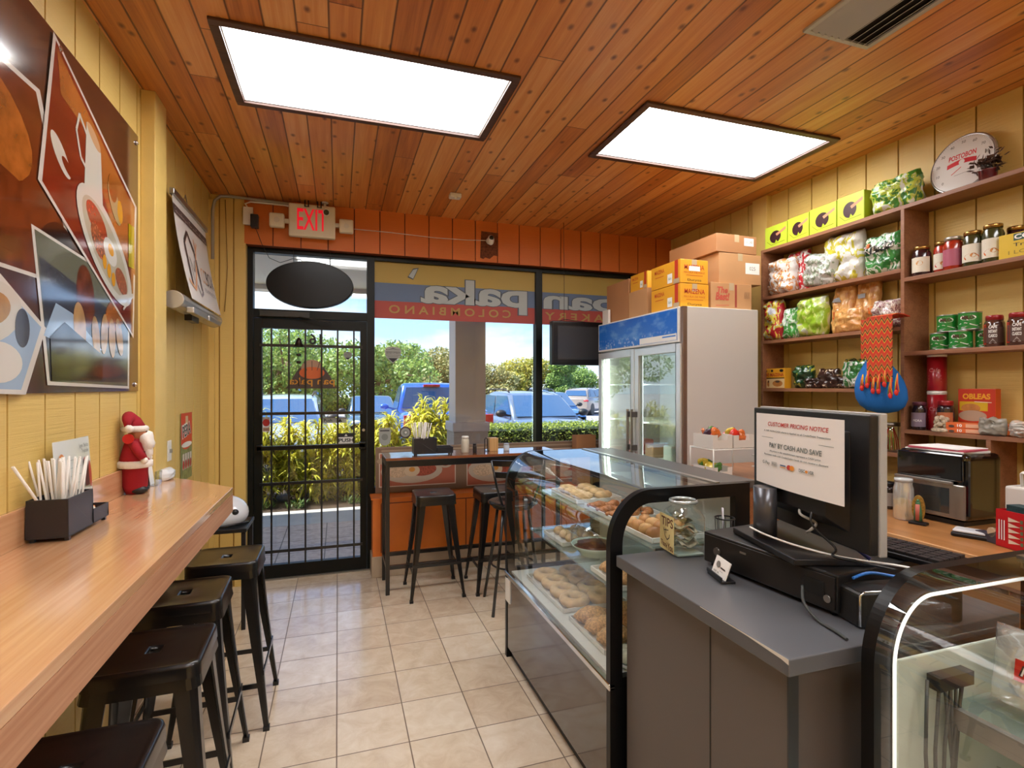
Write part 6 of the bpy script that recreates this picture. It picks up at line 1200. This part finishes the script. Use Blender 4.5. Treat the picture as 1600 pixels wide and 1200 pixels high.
a = Art(lambda u, v, h: (-w_+u, -d_-h, v), base=.0008); [a.line(white_pl, [(.03+.03*i, .04), (.03+.03*i, .12)], .004) for i in range(3)]; a.done('front_print', rbx)
m = MB(); m.at(-.02, 0, .02).box(-.03, -.05, 0, .03, .05, .15); build('contents', m, M('teal_dark', '1f3a3c', .6, var=.6, vs=90), rbx)
wt2 = thing('white_toolbox', 'white plastic holder with bent white prongs behind the red box', 'holder', (2.80, 1.42, .921)); build('tub', MB().box(-.05, -.09, 0, .08, .10, .22), M('tub_white', 'c9c3bc', .4), wt2, bev=.01)
for y in (.05, .0, .03): build('prong', MB().tube([(-.02, y, .20), (-.02, y+.005, .275), (-.03, y-.008, .283)], .006, 8), white_pl, wt2)
for k, (y, x) in enumerate(((2.05, 2.95), (2.06, 2.80))):
    labelled(['clear bottle behind the monitor beside the air fryer', 'dark tin beside the air fryer behind the monitor'][k], (x, y, .921), .038, .20-.06*k, [M('bottle_grey', '6a6a68', .2, coat=.6), M('jar_dark')][k], blackpl, M('label_grey'), name='bottle')
# ================================================================ outside, seen through the glass
GZ = -.22
walk_m = M('walk_tile', 'a58f88', .6, var=.12, vs=3)
def mat_walk():
    t = NT('walkway_tiles'); s = t.n('ShaderNodeSeparateXYZ', {0: (t.n('ShaderNodeTexCoord'), 'Object')})
    fx = t.math('FRACT', t.math('DIVIDE', t.math('ADD', (s, 'X'), .12), .42)); fy = t.math('FRACT', t.math('DIVIDE', (s, 'Y'), .42)); e = t.math('MINIMUM', t.math('MINIMUM', fx, t.math('SUBTRACT', 1.0, fx)), t.math('MINIMUM', fy, t.math('SUBTRACT', 1.0, fy)))
    n = t.n('ShaderNodeTexNoise', {'Vector': t.obj((4, 4, 4)), 'Detail': 6.0}); c = t.ramp(n, [(.35, 'a8938c'), (.65, 'c4b2ab')]); c2 = t.mix(t.math('LESS_THAN', e, .012), c, '4e4340'); t.link(c2, 'Base Color'); t.b.inputs['Roughness'].default_value = .5; return t.m
struct('floor_walkway', MB().box(-12, 4.78, -.3, 16, 6.55, -.02), mat_walk(), 'covered walkway of pinkish tiles outside the shop')
struct('trim_curb', MB().box(-12, 6.55, -.3, 16, 7.30, -.018), M('curb_band', 'a9a7a6', .6, var=.08, vs=4), 'pale concrete band at the edge of the walkway')
struct('ceiling_soffit', MB().box(-12, 4.80, 2.84, 16, 7.35, 2.95).box(-12, 7.20, 2.78, 16, 7.42, 3.4), M('soffit_grey', 'dcd8d8', .6), 'grey soffit over the walkway')
struct('wall_facade', MB().box(-12, 4.78, -.3, XL-.1, 4.9, 3.3).box(XR+.1, 4.80, -.3, 16, 4.9, 3.3).box(-12, 4.62, 3.06, 16, 4.9, 3.4), M('facade', 'c0b8a8', .7), 'outer wall of the shop row')
co = thing('walkway_column', 'square taupe column with a wider base on the walkway', 'column', (1.66, 7.0, -.3)); cm = M('column_taupe', 'dccfca', .65, bump=.1, bs=60)
build('shaft', MB().box(-.205, -.205, 1.2, .205, .205, 3.09), cm, co, bev=.006); build('base_cap', MB().box(-.25, -.25, 1.28, .25, .25, 1.40), M('column_cap', 'd2c4c4', .6), co, bev=.01); build('base', MB().box(-.23, -.23, 0, .23, .23, 1.28), M('column_base', 'b5a59c', .7), co)
copy_thing(co, (-4.6, 7.0, -.3), 0, 'square taupe walkway column further left, outside the door view')
def mulch():
    t = NT('mulch'); n = t.n('ShaderNodeTexNoise', {'Vector': t.obj((30, 30, 30)), 'Detail': 8.0, 'Roughness': .7}); t.link(t.ramp(n, [(.35, '2e211a'), (.55, '5a4636'), (.7, '8a755c')]), 'Base Color'); t.b.inputs['Roughness'].default_value = .95; t.bump(n, 1.0, .03); return t.m
struct('ground_bed', MB().box(-12, 7.30, -.3, 16, 9.35, -.05), mulch(), 'mulched planting bed'); struct('curb_parking', MB().box(-12, 9.35, -.4, 16, 9.55, -.03), M('curb_band'), 'concrete curb at the parking bays')
struct('ground_asphalt', MB().box(-70, 9.55, -.6, 110, 110, GZ), M('asphalt', '9a989e', .85, var=.12, vs=1.5, bump=.2, bs=40), 'grey asphalt parking lot')
# ---- foliage
def leafmat(name, c1, c2, tr=.35):
    t = NT(name); n = t.n('ShaderNodeTexNoise', {'Vector': t.obj((3, 3, 3)), 'Scale': 2.0, 'Detail': 4.0}); o = t.n('ShaderNodeNewGeometry'); f = t.math('ADD', t.math('MULTIPLY', (o, 'Random Per Island'), .55), t.math('MULTIPLY', n, .5))
    r = t.ramp(f, [(.25, c1), (.75, c2)]); t.link(r, 'Base Color'); t.b.inputs['Roughness'].default_value = .5
    td = t.n('ShaderNodeBsdfTranslucent', {0: r}); mxs = t.n('ShaderNodeMixShader', {0: tr, 1: t.b, 2: td}); t.t.links.new(mxs.outputs[0], t.o.inputs[0]); return t.m
yel_leaf = leafmat('yellow_leaf', 'a3ab2c', 'f2e65a', .35); box_leaf = leafmat('hedge_leaf', '47661c', 'a5b33c'); tree_g = leafmat('tree_green', '4c6e2c', '9db85a'); tree_y = leafmat('tree_yellow', '7a8a30', 'c9b84a'); tree_o = leafmat('tree_olive', '6a7440', 'b5ac70'); bark = M('bark', '6a5546', .9, var=.2, vs=20)
def strap_plant(lab, x, y, zt, R, n, seed, group):
    """clump of stems topped by rosettes of long drooping blades"""
    rnd = random.Random(seed); t = thing('variegated_shrub', lab, 'shrub', (x, y, -.05), 0, group); st = MB(); fo = MB(); fo.sheet = True
    for s_ in range(n):
        a = rnd.uniform(0, 2*PI); r = R*rnd.random()**.5; px_, py_ = r*math.cos(a), r*math.sin(a)*.8; h = (zt+.05)*(1-.38*(r/R)**2)*rnd.uniform(.30, 1.0)
        st.tube([(px_*.4, py_*.4, 0), (px_*.8, py_*.8, h*.6), (px_, py_, h)], .008, 5, 0, False)
        for k in range(60):
            b_ = rnd.uniform(0, 2*PI); L = rnd.uniform(.16, .30); el = rnd.uniform(-.2, 1.2); z0 = h-rnd.uniform(0, .34); d_ = Vector((math.cos(b_), math.sin(b_), 0)); s2 = Vector((-math.sin(b_), math.cos(b_), 0))*rnd.uniform(.012, .022); c = Vector((px_, py_, z0))
            p1 = c+d_*L*.5*math.cos(el)+Vector((0, 0, L*.5*math.sin(el))); p2 = p1+d_*L*.5*math.cos(el-.9)+Vector((0, 0, L*.5*math.sin(el-.9)))
            fo.add([tuple(c), tuple(p1-s2), tuple(p2), tuple(p1+s2)], [(0, 1, 2, 3)])
    build('stems', st, bark, t); build('leaves', fo, yel_leaf, t); return t
G2 = 'yellow-green shrubs in the planting bed'
for i, (x, y, zt, R, n, lb) in enumerate(((-1.05, 8.2, 1.32, .52, 40, 'yellow-green shrub at the left edge of the door view'), (-.45, 8.25, 1.28, .50, 44, 'yellow-green shrub left of the door centre'), (.10, 8.3, 1.10, .46, 36, 'lower yellow-green shrub in the middle of the door view'), (.48, 8.3, 1.12, .38, 30, 'yellow-green shrub behind the door edge'), (.98, 8.1, 1.28, .46, 44, 'yellow-green shrub in the window, left of the tallest one'), (1.42, 8.2, 1.52, .48, 52, 'tallest yellow-green shrub beside the taupe column'), (-2.0, 8.3, 1.2, .5, 30, 'yellow-green shrub beyond the left wall'))):
    strap_plant(lb, x, y, zt, R, n, 50+i, G2)
def leafcloud(fo, rnd, blobs, n, size, flat=.7):
    tot = sum(b[3]**2 for b in blobs)
    for (bx, by, bz, br) in blobs:
        for k in range(int(n*br*br/tot)):
            d_ = Vector((rnd.gauss(0, 1), rnd.gauss(0, 1), rnd.gauss(0, 1))).normalized(); rr = br*(.72+.33*rnd.random()+.12*noise.noise(d_*3+Vector((bx, by, bz)))); c = Vector((bx, by, bz))+Vector((d_.x*rr, d_.y*rr, d_.z*rr*flat))
            a = Vector((rnd.gauss(0, 1), rnd.gauss(0, 1), rnd.gauss(0, 1))).normalized()*size*rnd.uniform(.6, 1.3); e_ = a.orthogonal().normalized()*a.length*.55; fo.add([tuple(c-a), tuple(c+e_), tuple(c+a), tuple(c-e_)], [(0, 1, 2, 3)])
# clipped hedge
hd = MB(); hd.sheet = True; rnd = random.Random(9)
def hedge(lab, x0, x1, y0, y1, z0, z1, n, size, seed, group=None, core='hedge_core'):
    t = thing('clipped_hedge', lab, 'hedge', ((x0+x1)/2, (y0+y1)/2, z0), 0, group); W, D, H = (x1-x0)/2, (y1-y0)/2, z1-z0; rnd = random.Random(seed)
    build('branches', MB().box(-W+.05, -D+.05, 0, W-.05, D-.05, H-.06), M(core, '26331a', .9, var=.3, vs=12), t); fo = MB(); fo.sheet = True
    for k in range(n):
        f_ = rnd.random(); x = rnd.uniform(-W, W)
        if f_ < .45: c = Vector((x, rnd.uniform(-D, D), H+rnd.gauss(0, .02)))
        else: c = Vector((x, -D+rnd.gauss(0, .03), rnd.uniform(.02, H)))
        a = Vector((rnd.gauss(0, 1), rnd.gauss(0, 1), rnd.gauss(0, 1))).normalized()*size*rnd.uniform(.6, 1.3); e_ = a.orthogonal().normalized()*a.length*.6; fo.add([tuple(c-a), tuple(c+e_), tuple(c+a), tuple(c-e_)], [(0, 1, 2, 3)])
    build('leaves', fo, box_leaf, t); return t
hedge('clipped green hedge in the window right of the taupe column', 2.02, 5.6, 8.25, 9.05, -.05, .90, 9000, .022, 3)
hedge('low clipped hedge far across the parking lot, left', -9, 3.5, 36, 37.5, GZ, .75, 3500, .10, 4, 'far hedges'); hedge('low clipped hedge far across the parking lot, right', 6, 22, 37, 38.5, GZ, .75, 3500, .10, 5, 'far hedges')
for i, (x, y) in enumerate(((-.5, 7.6), (.2, 7.7), (.55, 7.65), (-.9, 7.7), (.0, 7.9))):
    m = MB(); m.sheet = True; rnd = random.Random(60+i)
    for k in range(70): b_ = rnd.uniform(0, 2*PI); c = Vector((rnd.gauss(0, .05), rnd.gauss(0, .05), 0)); d_ = Vector((math.cos(b_), math.sin(b_), rnd.uniform(.4, 1.8))).normalized()*rnd.uniform(.08, .20); s2 = Vector((-math.sin(b_), math.cos(b_), 0))*.010; m.add([tuple(c-s2*.5), tuple(c+d_*.6+s2), tuple(c+d_+Vector((0, 0, -.03))), tuple(c+d_*.6-s2)], [(0, 1, 2, 3)])
    tag(build('ground_plant', m, leafmat(f'ground_leaf{i}', '2c4a1c', '5f7a3a'), loc=(x, y, -.05)), 'small dark green plant at the foot of the yellow shrubs', 'plant', 'low plants in the bed')
# ---- trees
def tree(lab, x, y, H, R, mat, n, size, seed, group='trees beyond the parking lot', trunk=.35, low=.35, palm=False):
    t = thing('shade_tree' if not palm else 'palm_tree', lab, 'tree', (x, y, GZ), 0, group); rnd = random.Random(seed); m = MB(); m.tube([(0, 0, 0), (.2, 0, H*.3), (-.1, .1, H*.6)], trunk*.8, 8, 0, True, trunk*.45); fo = MB(); fo.sheet = True; B = []
    for k in range(11):
        a = rnd.uniform(0, 2*PI); q = rnd.random()**.6; z = H*(low+(1-low)*rnd.random()); w_ = 1-abs((z/H-low)/(1-low)-.4)*.9; c = (R*.75*q*w_*math.cos(a), R*.75*q*w_*math.sin(a), z-R*.15); B.append((*c, R*rnd.uniform(.30, .46))); m.tube([(0, 0, H*.35), (c[0]*.5, c[1]*.5, H*.5), (c[0], c[1], c[2])], trunk*.25, 6, 0, False, .04)
    build('trunk', m, bark, t); leafcloud(fo, rnd, B, n, size); build('crown', fo, mat, t); return t
for i, (x, y, H, R, mt, lb) in enumerate((
    (-7.5, 30, 5.6, 4.4, tree_g, 'broad green tree at the left edge of the door view'), (-2.5, 31, 5.2, 4.0, tree_g, 'broad green tree left of the brown and orange door decal'), (2.0, 29, 4.9, 3.8, tree_g, 'green tree filling the right half of the door glass'), (6.3, 34, 4.2, 3.3, tree_o, 'olive tree behind the round window decal'),
    (10.4, 38, 3.2, 3.2, tree_o, 'olive tree beyond the blue pickup roof'), (14.2, 40, 3.7, 3.2, tree_y, 'yellowish tree just left of the column'), (16.6, 38, 4.3, 2.3, tree_g, 'dark green tree at the left side of the column'), (21.8, 46, 3.8, 3.2, tree_g, 'green tree right of the column'),
    (28.0, 48, 5.0, 2.6, tree_o, 'tall sparse tree left of the black mullion'), (23.6, 42, 2.3, 1.9, tree_g, 'rounded green bush tree above the grey SUV'), (37, 50, 3.6, 2.4, tree_y, 'yellow-green tree right of the mullion by the house'), (46, 58, 4.6, 4.2, tree_g, 'dark green tree under the television'), (54, 56, 5.5, 5, tree_g, 'dark green tree at the right edge by the fridge'), (30, 66, 3.8, 4, tree_g, 'distant green tree behind the house'),
    (-14, 34, 6, 5, tree_g, 'green tree far left, mostly hidden'), (-4, 46, 6, 5, tree_g, 'large distant green tree behind the door trees'), (9, 56, 3.8, 5, tree_o, 'distant olive tree behind the flag poles'), (21, 62, 3.6, 5, tree_o, 'distant olive tree behind the column'))):
    tree(lb, x, y, H, R, mt, 9000, .12, 100+i)
# ---- house, poles, sign
hs = thing('far_house', 'pale yellow house with tan roof and gables beyond the parking lot', 'house', (42.5, 66, GZ), -.25); hw = M('house_wall', 'd9c48a', .8); rf = M('house_roof', 'cbb7a0', .8)
build('walls', MB().box(-7, -3, 0, 7, 3, 2.7), hw, hs); m = MB(); m.prism([(-7.6, 2.7), (7.6, 2.7), (5.5, 4.4), (-5.5, 4.4)], -3.4, 3.4, 'y'); build('roof', m, rf, hs)
for x in (-4.5, 3.0): build('gable', MB().prism([(x-2.1, 2.4), (x+2.1, 2.4), (x, 4.3)], -4.2, -3.0, 'y').box(x-1.6, -4.0, 0, x+1.6, -3.0, 2.5), hw, hs)
for x in (-5.2, -1.2, .8, 3.0, 5.6):
    w_ = build('window', MB().box(x-.4, -4.06 if x in (3.0,) else -3.05, .9, x+.4, -3.0, 2.0), M('house_window', '5a6470', .3), hs)
for i, (x, y, h, lb) in enumerate(((31.3, 50, 6, 'thin pale street pole right of the black mullion'), (6.1, 46, 4.6, 'white flag pole on the left far across the lot'), (8.6, 46, 5.2, 'tall white flag pole in the middle far across the lot'), (9.6, 46, 4.8, 'white flag pole on the right far across the lot'))):
    p = thing('pole', lb, 'pole', (x, y, GZ)); build('shaft', MB().cyl(.09, 0, h, 8), M('pole_white', 'd4d4d4', .5), p)
sg = thing('white_goal_sign', 'white post-and-beam sign across the parking lot', 'sign', (6.9, 44, GZ)); build('post', MB().box(-1.1, -.06, 0, -.98, .06, 2.6), white_pl, sg); build('post', MB().box(.98, -.06, 0, 1.1, .06, 3.2), white_pl, sg); build('beam', MB().box(-.98, -.05, 2.1, .98, .05, 2.35), white_pl, sg); build('panel', MB().box(-.5, -.04, .9, .5, .04, 1.7), M('sign_panel', 'b9bcc0', .6), sg)
ss = thing('stop_sign', 'round-looking grey back of a street sign beyond the parked car', 'sign', (-3.2, 21, GZ)); build('post', MB().box(-.03, -.03, 0, .03, .03, 1.9), steel, ss); m = MB(); m.prism([(.3*math.cos(PI/8+i*PI/4), 2.05+.3*math.sin(PI/8+i*PI/4)) for i in range(8)], -.01, .01, 'y'); build('plate', m, M('sign_back', 'b9bcc0', .5), ss)
# ---- cars (local: +x = front, z up, centre at origin)
tyre = M('tyre', '17171a', .8); rim = M('rim', '9b9da0', .3, .8); carglass = M('car_glass', '2f5580', .08, 0, .5, coat=.3); lampr = M('lamp_red', 'c01820', .2, coat=.8); lampw = M('lamp_white', 'd9dde0', .12, coat=1.0); trimk = M('car_trim', '1d1e21', .5)
def car(name, lab, loc, rz, paint, kind, L=4.6, W=1.84, H=1.68, cat='car', group=None):
    t = thing(name, lab, cat, loc, rz, group); h = W/2; zb = .22; belt = H*(.645 if kind == 'suv' else .60)
    if kind == 'suv': low = [(-L/2, .45, .88, belt*.92), (-L/2+.12, .28, .97, belt), (-L*.2, .22, 1.0, belt+.01), (L*.18, .22, 1.0, belt-.02), (L*.30, .24, .98, belt*.98), (L/2-.25, .28, .93, belt*.92), (L/2-.05, .36, .84, belt*.78), (L/2, .45, .76, belt*.55)]; top = [(-L*.47, belt-.02), (-L*.40, H*.94), (-L*.2, H), (L*.03, H*.985), (L*.10, H*.95), (L*.28, belt-.03)]
    elif kind == 'sedan': low = [(-L/2, .45, .86, belt*.85), (-L/2+.15, .28, .96, belt*1.0), (-L*.2, .22, 1.0, belt), (L*.18, .22, 1.0, belt-.02), (L*.30, .24, .98, belt*.95), (L/2-.25, .28, .93, belt*.85), (L/2, .45, .78, belt*.6)]; top = [(-L*.36, belt), (-L*.20, H*.96), (-L*.05, H), (L*.05, H*.98), (L*.27, belt-.02)]
    else: low = [(-L/2, .5, .97, belt*1.02), (-L/2+.06, .35, 1.0, belt*1.06), (-L*.06, .3, 1.0, belt*1.06), (-L*.05, .3, 1.0, belt), (L*.2, .3, 1.0, belt), (L*.30, .3, .99, belt*1.0), (L/2-.15, .32, .95, belt*.93), (L/2, .5, .86, belt*.75)]; top = [(-L*.06, belt), (-L*.035, H*.97), (L*.02, H), (L*.12, H*.97), (L*.24, belt)]
    m = MB(); R = []
    for x, z0, w_, z1 in low: hw_ = h*w_; R.append([(x, -hw_*.92, z0), (x, -hw_, z0+.12), (x, -hw_, z1-.22), (x, -hw_*.96, z1-.06), (x, -hw_*.84, z1), (x, 0, z1+.03), (x, hw_*.84, z1), (x, hw_*.96, z1-.06), (x, hw_, z1-.22), (x, hw_, z0+.12), (x, hw_*.92, z0)])
    m.loft(R, 0, True, True); body = build('body', m, paint, t)
    m = MB(); R = []
    for x, z in top: f = (z-belt)/(H-belt); hw_ = h*(.90-.16*max(0, f)); hb = h*.90; R.append([(x, -hb, belt-.10), (x, -hw_, z-.03), (x, -hw_*.9, z+.0), (x, 0, z+.02), (x, hw_*.9, z), (x, hw_, z-.03), (x, hb, belt-.10)])
    m.loft(R, 0, True, True); cabin = build('cabin', m, paint, t)
    # glazing panels a few mm proud of the cabin
    m = MB(); (xa, za), (xb, zb_) = top[-1], top[-2]; m.sheet = True
    def lerp(a, b, q): return a+(b-a)*q
    def pane(m, A, B, q0, q1, w0, w1, off):
        x0, z0 = lerp(A[0], B[0], q0), lerp(A[1], B[1], q0); x1, z1 = lerp(A[0], B[0], q1), lerp(A[1], B[1], q1); m.add([(x0+off, -h*w0, z0+.03), (x0+off, h*w0, z0+.03), (x1+off, h*w1, z1+.03), (x1+off, -h*w1, z1+.03)], [(0, 1, 2, 3)])
    pane(m, top[-1], top[-2], .06, .95, .82, .66, .02); build('windscreen', m, carglass, cabin)
    m = MB(); m.sheet = True; pane(m, top[0], top[1], .25 if kind != 'pickup' else .12, .88, .78, .66, -.03); build('rear_window', m, carglass, cabin)
    xs0, xs1 = top[0][0], top[-1][0]; n = 3 if kind != 'pickup' else 2
    for sy in (-1, 1):
        xr0 = top[1][0]; xr1 = top[-2][0]; segs = [(lerp(xs0, xr0, .5)+.10, lerp(xr0, xr1, .02), xr0+.12), None]
        m = MB(); m.sheet = True; P = []
        zt = H-.10; 
        def side(xb0, xb1, xt0, xt1):
            yb, yt = sy*(h*.90+.006), sy*(h*.755+.012); m.add([(xb0, yb*.985, belt+.03), (xb1, yb*.985, belt+.03), (xt1, yt, zt), (xt0, yt, zt)], [(0, 1, 2, 3)])
        span = xr1-xr0
        if kind == 'pickup': side(xs0+.10, lerp(xs0, xs1, .55), xr0+.08, lerp(xr0, xr1, .55)); side(lerp(xs0, xs1, .58), xs1-.18, lerp(xr0, xr1, .60), xr1-.02)
        else: side(xs0+.28, xs0+.62, xr0+.15, xr0+.35) if kind == 'suv' else None; side(xs0+(.70 if kind == 'suv' else .4), lerp(xs0, xs1, .52), xr0+(.42 if kind == 'suv' else .1), lerp(xr0, xr1, .55)); side(lerp(xs0, xs1, .55), xs1-.22, lerp(xr0, xr1, .59), xr1-.02)
        build('side_windows', m, carglass, cabin)
        m = MB(); m.ball(xs1-.28, sy*(h+.12), belt+.10, .09, .13, .085, 12); m.bar((xs1-.28, sy*(h*.86), belt+.04), (xs1-.28, sy*(h+.04), belt+.07), .05, .04); build('wing_mirror', m, paint if kind == 'pickup' else trimk, t)
        for wx in (-L*.31, L*.315):
            m = MB(); m.at(wx, sy*(h-.22), .34, rx=PI/2).lathe([(.20, -.10), (.32, -.11), (.34, -.08), (.34, .08), (.32, .11), (.20, .10)], 22, cap=False); wl = build('wheel', m, tyre, t); m = MB(); m.at(wx, sy*(h-.22), .34, rx=PI/2).cyl(.21, -.10, .10, 16); 
            for q in range(5): m.at(wx, sy*(h-.105), .34, ry=q*2*PI/5).box(-.02, -.012, .03, .02, .012, .2)
            build('rim', m, rim, wl); m = MB(); m.at(wx, sy*(h-.06), .36, rx=PI/2).cyl(.385, -.066, .066, 20); build('wheel_arch', m, trimk, t)
        m = MB(); m.ball(L/2-.16, sy*h*.66, belt*.74, .16, .17, .07, 12); build('headlight', m, lampw, t)
        if kind == 'pickup': build('tail_light', MB().box(-L/2-.01, sy*h*.80, .72, -L/2+.14, sy*(h+.004), belt*1.03), lampr, t, bev=.01)
        else: m = MB(); m.ball(-L/2+.08, sy*h*.76, belt*.84, .10, .2, .09, 12); build('tail_light', m, lampr, t)
    build('grille', MB().box(L/2-.06, -h*.5, .50, L/2+.01, h*.5, belt*.66), trimk, t, bev=.02); build('bumper', MB().box(L/2-.14, -h*.8, .26, L/2+.02, h*.8, .46), trimk, t, bev=.04)
    if kind == 'suv':
        for sy in (-1, 1): build('roof_rail', MB().tube([(-L*.36, sy*h*.66, H-.03), (-L*.3, sy*h*.68, H+.06), (L*.0, sy*h*.68, H+.06), (L*.06, sy*h*.66, H-.01)], .018, 6), trimk, t)
    if kind == 'pickup':
        build('tailgate', MB().box(-L/2-.012, -h*.78, .60, -L/2+.01, h*.78, belt*1.04), paint, t, bev=.01); build('brake_light', MB().box(-L*.04-.12, -.22, H-.10, -L*.04+.02, .22, H-.035), lampr, cabin, bev=.01)
        build('bed_floor', MB().box(-L/2+.10, -h*.82, belt*1.075, -L*.075, h*.82, belt*1.085), trimk, t); build('aerial', MB().tube([(0, 0, H), (-.05, 0, H+.18)], .012, 6), trimk, t)
    return t
def paintm(n, c): return M(n, c, .22, .35, .6, coat=1.0)
car('pickup_truck', 'bright blue pickup truck seen from behind left of the column', (2.36, 14.3, GZ), PI/2, paintm('paint_blue', '1c5fc4'), 'pickup', 5.4, 2.0, 1.88, 'pickup truck')
car('parked_car', 'grey SUV facing the shop behind the clipped hedge', (4.62, 12.7, GZ), -PI/2, paintm('paint_grey', '6f7c90'), 'suv', 4.6, 1.85, 1.66)
car('parked_car', 'light silver car seen through the left half of the door', (-1.15, 12.9, GZ), -PI/2, paintm('paint_silver', 'c2cad6'), 'suv', 4.6, 1.85, 1.60)
car('parked_car', 'dark teal sedan behind the right half of the door', (1.15, 19.8, GZ), -PI/2, paintm('paint_teal', '4c6672'), 'sedan', 4.6, 1.8, 1.46)
car('parked_car', 'tan SUV turned away on the far side of the lot', (15.4, 31.5, GZ), PI/2-.75, paintm('paint_tan', 'a8988c'), 'suv', 4.6, 1.84, 1.68)
car('parked_car', 'blue hatchback roof behind the grey SUV', (8.8, 21.5, GZ), -PI/2, paintm('paint_lblue', '4a7db5'), 'sedan', 4.3, 1.8, 1.55)
car('parked_car', 'light blue car just right of the column behind the pickup', (6.1, 18.6, GZ), PI/2, paintm('paint_pale', '7aa0c8'), 'sedan', 4.4, 1.8, 1.48)
random.seed(2)
far0 = None
for i in range(12):
    x = -6+2.6*i+random.uniform(-.3, .3); lb = 'tiny parked car in the far row across the parking lot'
    if far0 is None: far0 = car('distant_car', lb, (x, 41.5, GZ), PI/2, paintm('paint_far0', 'b9bfca'), 'sedan', group='cars in the far row')
    else: copy_thing(far0, (x, 41.5+random.uniform(-.5, .5), GZ), PI/2+(i % 2)*PI, lb)
